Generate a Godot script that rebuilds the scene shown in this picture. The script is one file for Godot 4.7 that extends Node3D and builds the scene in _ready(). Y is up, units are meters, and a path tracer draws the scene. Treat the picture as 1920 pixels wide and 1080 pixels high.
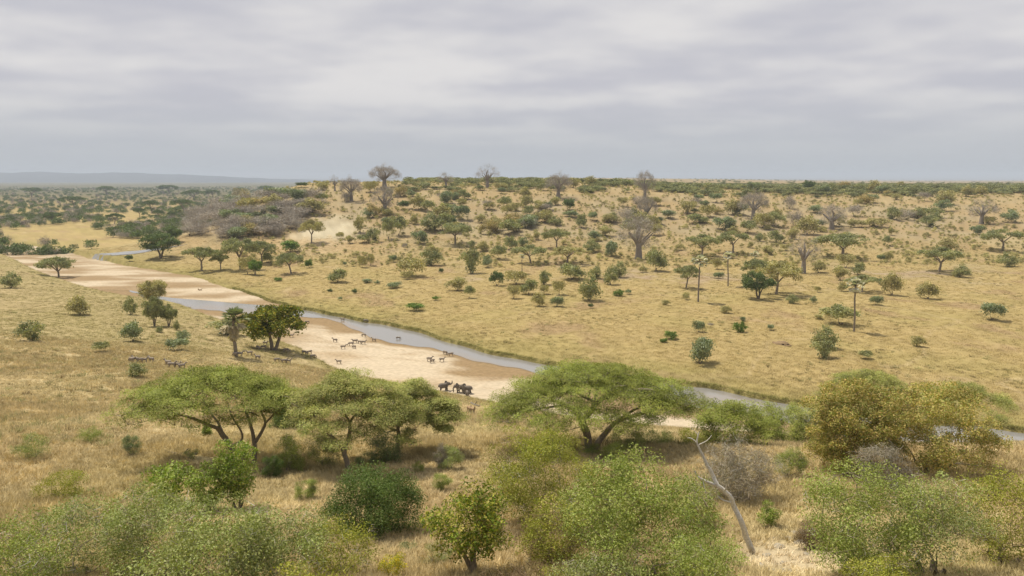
extends Node3D
# A dry savanna valley with a sandy river, seen from a bluff. x runs right, "d" is the distance ahead (z = -d), y is up, metres.

const CAM_H := 43.0
const HALF_PI := PI / 2.0
var rng := RandomNumberGenerator.new()
var bank_near := PackedFloat32Array()
var bank_far := PackedFloat32Array()
var slope_near := PackedFloat32Array()
var quad_index := PackedInt32Array()
var noise_a := FastNoiseLite.new()
var noise_b := FastNoiseLite.new()
var noise_c := FastNoiseLite.new()
var used := {}
var styles := {}
var leaf_mat: StandardMaterial3D
var mats := {}
var protos := {}


func _ready():
	rng.seed = 20240611
	setup_view()
	setup_tables()
	setup_materials()
	build_ground()
	build_river()
	build_hills()
	build_near_trees()
	build_near_bushes()
	build_valley_plants()
	build_animals()
	build_small_things()
	build_grass()
	build_far_woods()


# ------------------------------------------------------------------ camera, sky, sun

func setup_view():
	var cam := Camera3D.new()
	cam.name = "camera"
	cam.fov = rad_to_deg(2.0 * atan(540.0 / 1413.0))
	cam.position = Vector3(0, CAM_H, 0)
	cam.rotation.x = -atan(204.0 / 1413.0)
	cam.near = 0.5
	cam.far = 40000.0
	cam.current = true
	add_child(cam)
	var env := Environment.new()
	env.background_mode = Environment.BG_SKY
	var sky := Sky.new()
	var sm := PanoramaSkyMaterial.new()
	sm.panorama = ImageTexture.create_from_image(cloud_panorama())
	sky.sky_material = sm
	env.sky = sky
	env.background_energy_multiplier = SKY_ENERGY
	env.tonemap_mode = Environment.TONE_MAPPER_LINEAR
	env.tonemap_exposure = EXPOSURE
	env.sdfgi_enabled = true
	env.ssao_enabled = true
	env.ssil_enabled = true
	env.fog_enabled = true
	env.fog_density = FOG_DENSITY
	env.fog_light_color = Color(0.84, 0.89, 0.96)
	var we := WorldEnvironment.new()
	we.name = "world_environment"
	we.environment = env
	add_child(we)
	var sun := DirectionalLight3D.new()
	sun.name = "sun"
	sun.light_energy = SUN_ENERGY
	sun.light_color = Color(1.0, 0.955, 0.87)
	sun.light_angular_distance = 2.0
	sun.shadow_enabled = true
	add_child(sun)
	sun.look_at_from_position(Vector3(-0.34, 0.90, -0.26) * 100.0, Vector3.ZERO, Vector3.UP)

const SKY_ENERGY := 1.0
const EXPOSURE := 1.3
const FOG_DENSITY := 0.0001
const SUN_ENERGY := 1.3


func cloud_panorama() -> Image:
	# a high broken layer of cloud seen in perspective: the layer is sampled where each direction meets it
	var w := 2048
	var h := 1024
	var n1 := FastNoiseLite.new()
	n1.seed = 11
	n1.noise_type = FastNoiseLite.TYPE_SIMPLEX_SMOOTH
	n1.fractal_type = FastNoiseLite.FRACTAL_FBM
	n1.fractal_octaves = 5
	n1.fractal_gain = 0.58
	n1.frequency = 0.115
	var n2 := FastNoiseLite.new()
	n2.seed = 29
	n2.fractal_octaves = 3
	n2.frequency = 0.036
	var img := Image.create(w, h, false, Image.FORMAT_RGBF)
	var low := Color(0.385, 0.402, 0.425)
	for j in range(h):
		var el := (0.5 - (j + 0.5) / h) * PI
		if el <= 0.0:
			break
		var s := sin(el)
		var k := cos(el) / (s + 0.075)
		var veil := smoothstep(0.008, 0.125, s)
		for i in range(w):
			var az := (float(i) / w - 0.5) * TAU
			var px := sin(az) * k
			var pz := cos(az) * k
			var a := n1.get_noise_2d(px * 4.4, pz * 5.2)
			var b := n2.get_noise_2d(px * 4.0 + 40.0, pz * 5.0 - 11.0)
			var t := smoothstep(-0.5, 0.55, a + b * 0.35)
			var dark := Color(0.425, 0.424, 0.466)
			var light := Color(0.600, 0.585, 0.580)
			var c := dark.lerp(light, t)
			c = low.lerp(c, veil * 0.92)
			img.set_pixel(i, j, c)
	img.fill_rect(Rect2i(0, h / 2, w, h / 2), Color(0.24, 0.20, 0.13))
	return img


# ------------------------------------------------------------------ the lie of the land

func hermite(p: Array, x: float) -> float:
	var n := p.size()
	if x <= p[0].x:
		return p[0].y
	if x >= p[n - 1].x:
		return p[n - 1].y
	var i := 0
	while x >= p[i + 1].x:
		i += 1
	var a: Vector2 = p[i]
	var b: Vector2 = p[i + 1]
	var am: Vector2 = p[maxi(i - 1, 0)]
	var bp: Vector2 = p[mini(i + 2, n - 1)]
	var hh := b.x - a.x
	var m0 := (b.y - am.y) / (b.x - am.x) * hh
	var m1 := (bp.y - a.y) / (bp.x - a.x) * hh
	var t := (x - a.x) / hh
	return (2 * t * t * t - 3 * t * t + 1) * a.y + (t * t * t - 2 * t * t + t) * m0 + (-2 * t * t * t + 3 * t * t) * b.y + (t * t * t - t * t) * m1


func setup_tables():
	var np := [Vector2(-700, 760), Vector2(-400, 520), Vector2(-300, 440), Vector2(-220, 350), Vector2(-155, 285), Vector2(-117, 259), Vector2(-94, 233), Vector2(-54, 188), Vector2(-37, 164), Vector2(-6, 141), Vector2(10, 130), Vector2(25, 124), Vector2(33, 121), Vector2(60, 112), Vector2(100, 101), Vector2(160, 88), Vector2(260, 76), Vector2(700, 60)]
	var fp := [Vector2(-700, 800), Vector2(-400, 560), Vector2(-300, 478), Vector2(-230, 410), Vector2(-182, 365), Vector2(-146, 335), Vector2(-108, 290), Vector2(-88, 266), Vector2(-70, 246), Vector2(-53, 232), Vector2(-34, 216), Vector2(-15, 194), Vector2(4, 174), Vector2(39, 151.5), Vector2(54, 139), Vector2(80, 126), Vector2(120, 114), Vector2(170, 102), Vector2(260, 92), Vector2(700, 78)]
	var pp := [Vector2(0, 1.7), Vector2(4, 2.6), Vector2(10, 7), Vector2(18, 11.5), Vector2(29, 16), Vector2(45, 19.6), Vector2(60, 22)]
	for i in range(-700, 701):
		bank_near.append(hermite(np, i))
		bank_far.append(hermite(fp, i) + 0.9 * sin(i * 0.17) + 0.6 * sin(i * 0.47 + 1.0))
	for i in range(0, 242):
		slope_near.append(hermite(pp, i * 0.25))
	noise_a.seed = 3
	noise_a.fractal_octaves = 4
	noise_a.frequency = 0.018
	noise_b.seed = 8
	noise_b.fractal_octaves = 3
	noise_b.frequency = 0.11
	noise_c.seed = 15
	noise_c.fractal_octaves = 2
	noise_c.frequency = 0.55
	quad_index.resize(6 * 130000)
	for q in range(130000):
		quad_index[q * 6] = q * 4
		quad_index[q * 6 + 1] = q * 4 + 1
		quad_index[q * 6 + 2] = q * 4 + 2
		quad_index[q * 6 + 3] = q * 4
		quad_index[q * 6 + 4] = q * 4 + 2
		quad_index[q * 6 + 5] = q * 4 + 3


func look_up(t: PackedFloat32Array, k: float) -> float:
	k = clampf(k, 0.0, t.size() - 1.001)
	var i := int(k)
	return lerpf(t[i], t[i + 1], k - i)


func near_bank(x: float) -> float:
	return look_up(bank_near, x + 700.0)


func far_bank(x: float) -> float:
	return look_up(bank_far, x + 700.0)


func hill_mask(x: float, d: float) -> float:
	return smoothstep(0.0, 1.0, (x + 268.0 + 8.0 * sin(d * 0.02)) / 95.0)


func ss(t: float) -> float:
	t = clampf(t, 0.0, 1.0)
	return t * t * (3.0 - 2.0 * t)


func ground_y(x: float, d: float) -> float:
	var n := near_bank(x)
	var f := far_bank(x)
	var micro := 0.25 * sin(x * 0.13 + 0.7) * sin(d * 0.11 + 0.3) + 0.1 * sin(x * 0.41 + 1.1 * sin(d * 0.23))
	var y := 0.0
	if d < (n + f) / 2:
		if d < 0.0:
			y = 41.3
		elif d < 60.0:
			y = CAM_H - look_up(slope_near, d * 4.0)
		else:
			y = 21.0 - 20.0 * minf(1.0, (d - 60.0) / (maxf(n, 85.0) - 60.0))
		y += micro * ss((d - 4.0) / 10.0) * ss((n - d) / 12.0)
		return lerpf(y, -1.5, ss((d - (n - 4.0)) / 6.0))
	var e := clampf((d - 340.0 - 0.1 * maxf(x, 0.0)) / 370.0, 0.0, 1.0)
	var s := e * e * (3.0 - 2.0 * e)
	var m := hill_mask(x, d)
	var top := 39.0 - 8.0 * ss((x - 30.0) / 260.0)
	var a := x / d
	var beyond := 36.0 + 14.0 * exp(-pow((a - 0.06) / 0.24, 2.0)) - 12.0 * ss((a - 0.22) / 0.3)
	top = lerpf(top, beyond, ss((d - 900.0) / 4000.0))
	y = 0.75 + top * s * m + 1.2 * sin(x * 0.06 + 1.3 * sin(d * 0.02)) * s * (1.0 - s) * 4.0 * m
	y += 1.5 * ss((d - 600.0) / 1500.0) * (1.0 - m) * (sin(x * 0.004 + 1.0) + sin(d * 0.003))
	y += micro * ss((d - f) / 12.0)
	return lerpf(-1.5, y, ss((d - (f - 1.5)) / 3.0))


func on_ground(x: float, d: float, up := 0.0) -> Vector3:
	return Vector3(x, ground_y(x, d) + up, -d)


# the soil and dry grass colour at a place (base colours, linear)
func soil(x: float, d: float) -> Color:
	var a := noise_a.get_noise_2d(x, d)
	var b := noise_b.get_noise_2d(x, d)
	var n := near_bank(x)
	var f := far_bank(x)
	var straw := Color(0.445, 0.350, 0.168)
	var rust := Color(0.405, 0.310, 0.175)
	var pale := Color(0.510, 0.415, 0.245)
	var green := Color(0.300, 0.275, 0.090)
	var c := straw
	if d < n + 1.0:
		straw = Color(0.425, 0.350, 0.185)
		c = straw.lerp(rust, ss(0.35 + a * 1.3) * (0.5 if d < 70.0 else 0.3))
		c = c.lerp(pale, ss(b * 1.9 - 0.42) * 0.7)
		c = c.lerp(green, ss(-a * 1.7 - 0.2) * 0.2)
		if d < 40.0 and x > 6.0:   # stony worn patch on the slope by the leaning dead trunk
			c = c.lerp(Color(0.56, 0.47, 0.32), ss(1.25 - Vector2((x - 12.6) / 3.0, (d - 32.0) / 3.6).length()) * 0.9)
		c = c.lerp(Color(0.30, 0.27, 0.10), ss((d - (n - 16.0)) / 12.0) * ss(0.5 + a) * 0.6)
		c = c.lerp(Color(0.60, 0.48, 0.31), ss((d - (n - 3.5)) / 3.0))
	elif d >= f - 2.0:
		c = straw.lerp(green, ss(0.2 + a * 1.5) * 0.28)
		c = c.lerp(rust, ss(b * 1.6 - 0.25) * 0.25)
		# bare patches and pale game trails through the grass
		c = c.lerp(Color(0.39, 0.285, 0.165), ss(noise_a.get_noise_2d(x * 1.7 + 500.0, d * 1.2) * 2.6 - 0.55) * 0.8)
		var trail := absf(noise_a.get_noise_2d(x * 0.42 + 200.0, d * 0.3 - 90.0))
		c = c.lerp(Color(0.50, 0.40, 0.24), ss(1.0 - trail / 0.018) * 0.6)
		var up := ss((d - 345.0 - 0.1 * maxf(x, 0.0)) / 150.0) * hill_mask(x, d)
		var hill := Color(0.395, 0.298, 0.165).lerp(Color(0.395, 0.325, 0.205), ss(0.5 + a * 1.6))
		hill = hill.lerp(Color(0.425, 0.325, 0.165), ss((d - 520.0) / 150.0) * 0.6)
		c = c.lerp(hill, up)
		# bare greyish soil at the foot of the slope
		c = c.lerp(Color(0.40, 0.315, 0.225), ss(b * 0.6 + a * 1.2 + 0.05) * ss(1.0 - absf(d - 335.0) / 75.0) * ss((x + 70.0) / 60.0) * 0.9)
		# the pale eroded scar on the end of the hill
		var q := Vector2((x + 113.0 + (d - 460.0) * 0.1) / 19.0, (d - 458.0) / 50.0).length()
		c = c.lerp(Color(0.56, 0.50, 0.36), ss(1.5 - q + b * 0.5) * 0.95)
		var q2 := Vector2((x + 120.0) / 60.0, (d - 420.0) / 28.0).length()
		c = c.lerp(Color(0.48, 0.35, 0.19), ss(1.3 - q2 + b * 0.7) * 0.7)
		# green edge of the water
		c = c.lerp(Color(0.23, 0.20, 0.085), ss(1.0 - absf(d - f) / 1.8) * ss(0.75 + b * 1.5) * 0.8)
		c = c.lerp(Color(0.29, 0.27, 0.095), ss(1.0 - (d - f) / 26.0) * 0.45)
		c = c.lerp(Color(0.30, 0.235, 0.13), ss((d - 800.0) / 600.0) * 0.55)
		c = c.lerp(Color(0.15, 0.145, 0.085), ss((d - 900.0) / 1500.0) * (1.0 - hill_mask(x, d)) * 0.9)
	else:
		c = Color(0.42, 0.33, 0.2)
	var g := 1.0 + noise_c.get_noise_2d(x, d) * 0.16 + b * 0.14
	return Color(c.r * g, c.g * g, c.b * g)


# ------------------------------------------------------------------ names and metas

func numbered(called: String) -> String:
	var k: int = used.get(called, 0)
	used[called] = k + 1
	return called if k == 0 else "%s_%03d" % [called, k]


func tag(o: Node, label: String, category: String, group := "") -> Node:
	o.set_meta("label", label)
	if category != "":
		o.set_meta("category", category)
	if group != "":
		o.set_meta("group", group)
	return o


func thing(called: String, label: String, category: String, at: Vector3, turn := 0.0, group := "") -> Node3D:
	var o := Node3D.new()
	o.name = numbered(called)
	o.position = at
	o.rotation.y = turn
	add_child(o)
	tag(o, label, category, group)
	return o


func part(called: String, mesh: Mesh, mat: Material, parent: Node, stuff := false) -> MeshInstance3D:
	var o := MeshInstance3D.new()
	o.name = called
	o.mesh = mesh
	if mat:
		o.material_override = mat
	parent.add_child(o, true)
	if stuff:
		o.set_meta("kind", "stuff")
	return o


func struct(called: String, mesh: Mesh, mat: Material, kind := "structure") -> MeshInstance3D:
	var o := part(numbered(called), mesh, mat, self)
	o.set_meta("kind", kind)
	return o


# ------------------------------------------------------------------ materials

func noise_tex(sd: int, freq: float, lo: float, hi: float, size := 512, kind := FastNoiseLite.TYPE_SIMPLEX_SMOOTH, oct := 5) -> NoiseTexture2D:
	var n := FastNoiseLite.new()
	n.seed = sd
	n.noise_type = kind
	n.frequency = freq
	n.fractal_octaves = oct
	var t := NoiseTexture2D.new()
	t.width = size
	t.height = size
	t.seamless = true
	t.noise = n
	var g := Gradient.new()
	g.set_color(0, Color(lo, lo, lo))
	g.set_color(1, Color(hi, hi, hi))
	t.color_ramp = g
	return t


func plain(c: Color, rough := 0.9, vertex := true) -> StandardMaterial3D:
	var m := StandardMaterial3D.new()
	m.albedo_color = c
	m.roughness = rough
	m.metallic_specular = 0.25
	m.vertex_color_use_as_albedo = vertex
	return m


func setup_materials():
	var g := plain(Color.WHITE, 0.95)
	g.albedo_texture = noise_tex(5, 0.03, 0.76, 1.0, 1024)
	g.uv1_triplanar = true
	g.uv1_world_triplanar = true
	g.uv1_scale = Vector3(0.13, 0.13, 0.13)
	g.heightmap_enabled = true
	g.heightmap_texture = noise_tex(6, 0.03, 0.0, 1.0, 512)
	g.heightmap_scale = 5.0
	g.metallic_specular = 0.1
	mats.ground = g
	var sd := plain(Color.WHITE, 0.9)
	sd.albedo_texture = noise_tex(9, 0.012, 0.86, 1.0, 1024)
	sd.uv1_triplanar = true
	sd.uv1_world_triplanar = true
	sd.uv1_scale = Vector3(0.05, 0.05, 0.05)
	sd.metallic_specular = 0.15
	mats.sand = sd
	var w := StandardMaterial3D.new()
	w.vertex_color_use_as_albedo = true
	w.roughness = 0.12
	w.metallic_specular = 0.5
	w.normal_enabled = true
	var wn := noise_tex(21, 0.02, 0.0, 1.0, 512)
	wn.color_ramp = null
	wn.as_normal_map = true
	wn.bump_strength = 1.2
	w.normal_texture = wn
	w.normal_scale = 0.2
	w.uv1_triplanar = true
	w.uv1_world_triplanar = true
	w.uv1_scale = Vector3(0.12, 0.12, 0.12)
	mats.water = w
	leaf_mat = plain(Color.WHITE, 0.6)
	leaf_mat.metallic_specular = 0.3
	leaf_mat.backlight_enabled = true
	leaf_mat.backlight = Color(0.68, 0.72, 0.42)
	mats.leaf = leaf_mat
	var tw := plain(Color.WHITE, 0.9)
	mats.twig = tw
	var bk := plain(Color.WHITE, 0.92)
	bk.albedo_texture = noise_tex(31, 0.03, 0.6, 1.0, 256)
	bk.uv1_triplanar = true
	bk.uv1_scale = Vector3(1.6, 0.5, 1.6)
	mats.bark = bk
	var hide := plain(Color.WHITE, 0.85)
	hide.albedo_texture = noise_tex(41, 0.04, 0.72, 1.0, 256)
	hide.uv1_triplanar = true
	hide.uv1_scale = Vector3(0.9, 0.9, 0.9)
	mats.hide = hide
	mats.coat = plain(Color.WHITE, 0.8)
	mats.ivory = plain(Color(0.72, 0.66, 0.52).linear_to_srgb(), 0.4, false)
	mats.blade = plain(Color.WHITE, 0.85)
	mats.blade.backlight_enabled = true
	mats.blade.backlight = Color(0.4, 0.4, 0.3)
	# leaf styles: n leaves per spray, reach of the spray, leaf length, width, flatness, colours
	style("acacia", 25, 0.42, 0.153, 0.049, 0.88, [Color(0.245, 0.283, 0.050), Color(0.285, 0.317, 0.060), Color(0.205, 0.240, 0.042), Color(0.280, 0.293, 0.085)])
	style("acacia_dull", 25, 0.42, 0.149, 0.045, 0.75, [Color(0.302, 0.340, 0.090), Color(0.365, 0.378, 0.108), Color(0.239, 0.265, 0.072), Color(0.391, 0.365, 0.138)])
	style("fine_grey", 20, 0.26, 0.068, 0.037, 0.35, [Color(0.283, 0.330, 0.106), Color(0.324, 0.365, 0.129), Color(0.240, 0.284, 0.082), Color(0.360, 0.382, 0.171)])
	style("fine_green", 20, 0.26, 0.072, 0.037, 0.35, [Color(0.266, 0.328, 0.075), Color(0.306, 0.361, 0.092), Color(0.224, 0.278, 0.057), Color(0.342, 0.372, 0.127)])
	style("olive", 20, 0.26, 0.071, 0.037, 0.35, [Color(0.290, 0.317, 0.049), Color(0.336, 0.351, 0.061), Color(0.238, 0.265, 0.041), Color(0.370, 0.363, 0.088)])
	style("dark", 20, 0.28, 0.077, 0.037, 0.35, [Color(0.100, 0.155, 0.035), Color(0.130, 0.190, 0.045), Color(0.075, 0.120, 0.027), Color(0.155, 0.210, 0.065)])
	style("leafy", 9, 0.3, 0.150, 0.090, 0.3, [Color(0.228, 0.306, 0.050), Color(0.275, 0.347, 0.065), Color(0.171, 0.243, 0.040), Color(0.380, 0.396, 0.160)])
	style("small_tree", 14, 0.24, 0.102, 0.064, 0.2, [Color(0.166, 0.228, 0.025), Color(0.280, 0.289, 0.035), Color(0.105, 0.158, 0.021), Color(0.385, 0.333, 0.088)])
	style("rusty", 14, 0.3, 0.119, 0.064, 0.3, [Color(0.404, 0.342, 0.100), Color(0.339, 0.331, 0.089), Color(0.251, 0.287, 0.068), Color(0.480, 0.370, 0.146)])
	style("yellow", 9, 0.22, 0.090, 0.060, 0.2, [Color(0.735, 0.595, 0.035), Color(0.525, 0.473, 0.052), Color(0.385, 0.403, 0.070)])
	style("blue_grey", 15, 0.3, 0.09, 0.038, 0.3, [Color(0.184, 0.236, 0.105), Color(0.228, 0.280, 0.131), Color(0.149, 0.193, 0.079)])
	style("twigs", 12, 0.34, 0.500, 0.016, 0.0, [Color(0.340, 0.310, 0.265), Color(0.420, 0.385, 0.335), Color(0.270, 0.240, 0.200)])
	style("brown_twigs", 12, 0.34, 0.500, 0.018, 0.0, [Color(0.213, 0.150, 0.088), Color(0.275, 0.206, 0.112), Color(0.150, 0.106, 0.062)])
	# coarser leaf clumps for plants further off
	style("mid_green", 10, 0.75, 0.420, 0.220, 0.35, [Color(0.312, 0.321, 0.162), Color(0.377, 0.382, 0.193), Color(0.245, 0.260, 0.129)])
	style("mid_olive", 10, 0.75, 0.420, 0.220, 0.3, [Color(0.415, 0.382, 0.183), Color(0.492, 0.434, 0.215), Color(0.340, 0.312, 0.150)])
	style("mid_grey", 10, 0.75, 0.420, 0.22, 0.2, [Color(0.253, 0.294, 0.176), Color(0.297, 0.337, 0.204), Color(0.215, 0.251, 0.143)])
	style("mid_bright", 10, 0.7, 0.420, 0.220, 0.3, [Color(0.16, 0.25, 0.05), Color(0.2, 0.28, 0.06), Color(0.13, 0.2, 0.04)])
	style("mid_dark", 10, 0.75, 0.420, 0.220, 0.3, [Color(0.134, 0.179, 0.071), Color(0.173, 0.224, 0.090), Color(0.110, 0.141, 0.057)])
	style("mid_tan", 10, 0.75, 0.420, 0.160, 0.2, [Color(0.367, 0.289, 0.131), Color(0.438, 0.350, 0.166), Color(0.298, 0.254, 0.105)])
	style("mid_sausage", 10, 0.7, 0.420, 0.250, 0.2, [Color(0.210, 0.219, 0.025), Color(0.123, 0.154, 0.021), Color(0.280, 0.245, 0.035), Color(0.149, 0.184, 0.025)])
	style("mid_twigs", 12, 1.0, 1.300, 0.050, 0.0, [Color(0.350, 0.315, 0.265), Color(0.430, 0.390, 0.335), Color(0.280, 0.250, 0.205)])


func style(called: String, n: int, reach: float, length: float, width: float, flat: float, cols: Array):
	# leaves close by are slim triangles, clumps further off are lozenges
	var corners := 4 if called.begins_with("mid") else 3
	var forms := []
	var tints := []
	for v in range(5):
		var p := PackedVector3Array()
		var base_c := PackedColorArray()
		for i in range(n):
			var q := ball() * reach
			q.y *= 1.0 - flat * 0.6
			var a := ball().normalized()
			a.y *= 1.0 - flat
			a = (a + q.normalized() * 0.6).normalized()
			var nn := ball().normalized()
			nn = nn.lerp(Vector3.UP, flat).normalized()
			var b := a.cross(nn).normalized() * width * 0.5 * rng.randf_range(0.8, 1.25)
			var l := a * length * 0.5 * rng.randf_range(0.7, 1.25)
			if corners == 3:
				p.append_array(PackedVector3Array([q - l + b, q + l, q - l - b]))
			else:
				p.append_array(PackedVector3Array([q - l, q + b, q + l, q - b]))
			var c: Color = cols[rng.randi() % cols.size()]
			var k := rng.randf_range(0.9, 1.1)
			c = Color(c.r * k, c.g * k, c.b * k)
			for j in range(corners):
				base_c.append(c)
		forms.append(p)
		var ts := []
		for t in range(6):
			var k := 0.74 + 0.1 * t
			var warm := rng.randf_range(-0.07, 0.07)
			var cc := PackedColorArray()
			for c in base_c:
				cc.append(Color(c.r * k * (1.0 + warm), c.g * k, c.b * k * (1.0 - warm)))
			ts.append(cc)
		tints.append(ts)
	styles[called] = {"forms": forms, "tints": tints, "corners": corners}


func ball() -> Vector3:
	while true:
		var v := Vector3(rng.randf_range(-1, 1), rng.randf_range(-1, 1), rng.randf_range(-1, 1))
		if v.length_squared() <= 1.0 and v.length_squared() > 0.0001:
			return v
	return Vector3.UP


class Leaves:
	var corners := 4
	var v := PackedVector3Array()
	var c := PackedColorArray()


class Wood:
	var v := PackedVector3Array()
	var n := PackedVector3Array()
	var c := PackedColorArray()
	var i := PackedInt32Array()

	func tube(pts: Array, r0: float, r1: float, sides: int, col: Color, cap := false):
		var m := pts.size()
		if m < 2:
			return
		var first := v.size()
		var side := Vector3.ZERO
		for k in range(m):
			var p: Vector3 = pts[k]
			var t: Vector3 = (pts[mini(k + 1, m - 1)] - pts[maxi(k - 1, 0)])
			t = t.normalized()
			if side == Vector3.ZERO:
				side = t.cross(Vector3(0.31, 0.2, 0.93)).normalized()
			side = (side - t * side.dot(t)).normalized()
			var up := t.cross(side)
			var r := lerpf(r0, r1, float(k) / (m - 1))
			for s in range(sides):
				var a := TAU * s / sides
				var o := side * cos(a) + up * sin(a)
				v.append(p + o * r)
				n.append(o)
				c.append(col)
		for k in range(m - 1):
			for s in range(sides):
				var a := first + k * sides + s
				var b := first + k * sides + (s + 1) % sides
				i.append_array(PackedInt32Array([a, a + sides, b, b, a + sides, b + sides]))
		if cap:
			for s in range(1, sides - 1):
				var e := first + (m - 1) * sides
				i.append_array(PackedInt32Array([e, e + s + 1, e + s]))

	func mesh() -> ArrayMesh:
		var arr := []
		arr.resize(Mesh.ARRAY_MAX)
		arr[Mesh.ARRAY_VERTEX] = v
		if n.size():
			arr[Mesh.ARRAY_NORMAL] = n
		arr[Mesh.ARRAY_COLOR] = c
		arr[Mesh.ARRAY_INDEX] = i
		var am := ArrayMesh.new()
		am.add_surface_from_arrays(Mesh.PRIMITIVE_TRIANGLES, arr)
		return am


func leaves_mesh(l: Leaves) -> ArrayMesh:
	var arr := []
	arr.resize(Mesh.ARRAY_MAX)
	arr[Mesh.ARRAY_VERTEX] = l.v
	arr[Mesh.ARRAY_COLOR] = l.c
	if l.corners == 4:
		arr[Mesh.ARRAY_INDEX] = quad_index.slice(0, l.v.size() / 4 * 6)
	var am := ArrayMesh.new()
	am.add_surface_from_arrays(Mesh.PRIMITIVE_TRIANGLES, arr)
	return am


func spray(l: Leaves, st: Dictionary, at: Vector3, size: float, up := Vector3.UP, tint := -1):
	if l.v.size() > 129000 * 4:
		return
	l.corners = st.corners
	var side := up.cross(ball()).normalized()
	var t := Transform3D(Basis(side, up, side.cross(up)).scaled_local(Vector3(size, size, size)), at)
	var f := rng.randi() % 5
	l.v.append_array(t * (st.forms[f] as PackedVector3Array))
	l.c.append_array(st.tints[f][rng.randi() % 6 if tint < 0 else clampi(tint + rng.randi() % 3 - 1, 0, 5)])


# sprays all through a flattened ball of foliage, thickest in its upper shell
func pad(l: Leaves, st: Dictionary, c: Vector3, r: Vector3, n: int, size: float):
	var tint := rng.randi() % 6
	for k in range(n):
		var o := ball()
		var len := o.length()
		o = o / len * pow(len, 0.6)
		if o.y < -0.3 and rng.randf() < 0.5:
			o.y = -o.y
		var up := (Vector3(o.x * 0.6, 0.8 + o.y, o.z * 0.6)).normalized()
		spray(l, st, c + o * r, size * rng.randf_range(0.75, 1.2), up, tint)


# limbs reach from the nearest wood already there to each pad
func reach_out(w: Wood, nodes: Array, targets: Array, col: Color, thick: float, sides: int, sag := 0.12):
	var order := targets.duplicate()
	order.sort_custom(func(p, q): return p.length_squared() < q.length_squared())
	for t in order:
		var best := -1
		var cost := 1e9
		for k in range(nodes.size()):
			var p: Vector3 = nodes[k][0]
			var dd: float = p.distance_to(t) + maxf(0.0, p.y - t.y) * 1.6
			if dd < cost:
				cost = dd
				best = k
		var a: Vector3 = nodes[best][0]
		var ln := a.distance_to(t)
		if ln < 0.05:
			continue
		var r0: float = minf(nodes[best][1] * 0.72, thick * (0.35 + 0.12 * ln))
		r0 = maxf(r0, thick * 0.18)
		var pts := []
		var wob := ball() * ln * 0.12
		for k in range(5):
			var f := k / 4.0
			var p := a.lerp(t, f) + wob * sin(f * PI) + Vector3.UP * ln * sag * sin(f * PI) * (0.6 - f) * 2.0
			pts.append(p)
			if k > 0:
				nodes.append([p, lerpf(r0, r0 * 0.35, f)])
		w.tube(pts, r0, r0 * 0.35, sides, col)


func add_limb(w: Wood, nodes: Array, pts: Array, r0: float, r1: float, sides: int, col: Color):
	# smooth the hand-drawn line a little and let it wander
	var fine := []
	for k in range(pts.size() - 1):
		var a: Vector3 = pts[k]
		var b: Vector3 = pts[k + 1]
		var am: Vector3 = pts[maxi(k - 1, 0)]
		var bp: Vector3 = pts[mini(k + 2, pts.size() - 1)]
		for s in range(4):
			var f := s / 4.0
			fine.append(a.cubic_interpolate(b, am, bp, f) + ball() * r1 * 0.25)
	fine.append(pts[pts.size() - 1])
	w.tube(fine, r0, r1, sides, col)
	for k in range(fine.size()):
		nodes.append([fine[k], lerpf(r0, r1, float(k) / (fine.size() - 1))])


# ------------------------------------------------------------------ ground, river, far hills

func sheet(pos: PackedVector3Array, col: PackedColorArray, across: int, closed := false) -> ArrayMesh:
	# rows of "across" points
	var rows := pos.size() / across
	var idx := PackedInt32Array()
	var wide := across if closed else across - 1
	idx.resize((rows - 1) * wide * 6)
	var nrm := PackedVector3Array()
	nrm.resize(pos.size())
	var q := 0
	for r in range(rows - 1):
		for k in range(wide):
			var a := r * across + k
			var b := r * across + (k + 1) % across
			var c := a + across
			var e := b + across
			var f := (pos[b] - pos[a]).cross(pos[c] - pos[a])
			var under := f.y < 0.0
			idx[q] = a
			idx[q + 1] = b if under else c
			idx[q + 2] = c if under else b
			idx[q + 3] = b
			idx[q + 4] = e if under else c
			idx[q + 5] = c if under else e
			q += 6
			if under:
				f = -f
			f = f.normalized()
			nrm[a] += f
			nrm[b] += f
			nrm[c] += f
			nrm[e] += f
	for k in range(nrm.size()):
		nrm[k] = nrm[k].normalized()
	var arr := []
	arr.resize(Mesh.ARRAY_MAX)
	arr[Mesh.ARRAY_VERTEX] = pos
	arr[Mesh.ARRAY_NORMAL] = nrm
	arr[Mesh.ARRAY_COLOR] = col
	arr[Mesh.ARRAY_INDEX] = idx
	var am := ArrayMesh.new()
	am.add_surface_from_arrays(Mesh.PRIMITIVE_TRIANGLES, arr)
	return am


func build_ground():
	var angles := PackedFloat32Array()
	for k in range(401):
		angles.append(deg_to_rad(-46.0 + 92.0 * k / 400.0))
	for k in range(1, 66):
		angles.append(deg_to_rad(46.0 + 268.0 * k / 66.0))
	var radii := PackedFloat32Array()
	for k in range(16):
		radii.append(0.05 + 1.9 * k)
	while radii[radii.size() - 1] < 460.0:
		var r := radii[radii.size() - 1]
		radii.append(r + (0.9 if r < 120.0 else 1.3))
	while radii[radii.size() - 1] < 14500.0:
		radii.append(radii[radii.size() - 1] * 1.028)
	var pos := PackedVector3Array()
	var col := PackedColorArray()
	for r in radii:
		for a in angles:
			var x := r * sin(a)
			var d := r * cos(a)
			var y := ground_y(x, d)
			pos.append(Vector3(x, y, -d))
			col.append(soil(x, d))
	struct("ground", sheet(pos, col, angles.size(), true), mats.ground)


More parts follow.
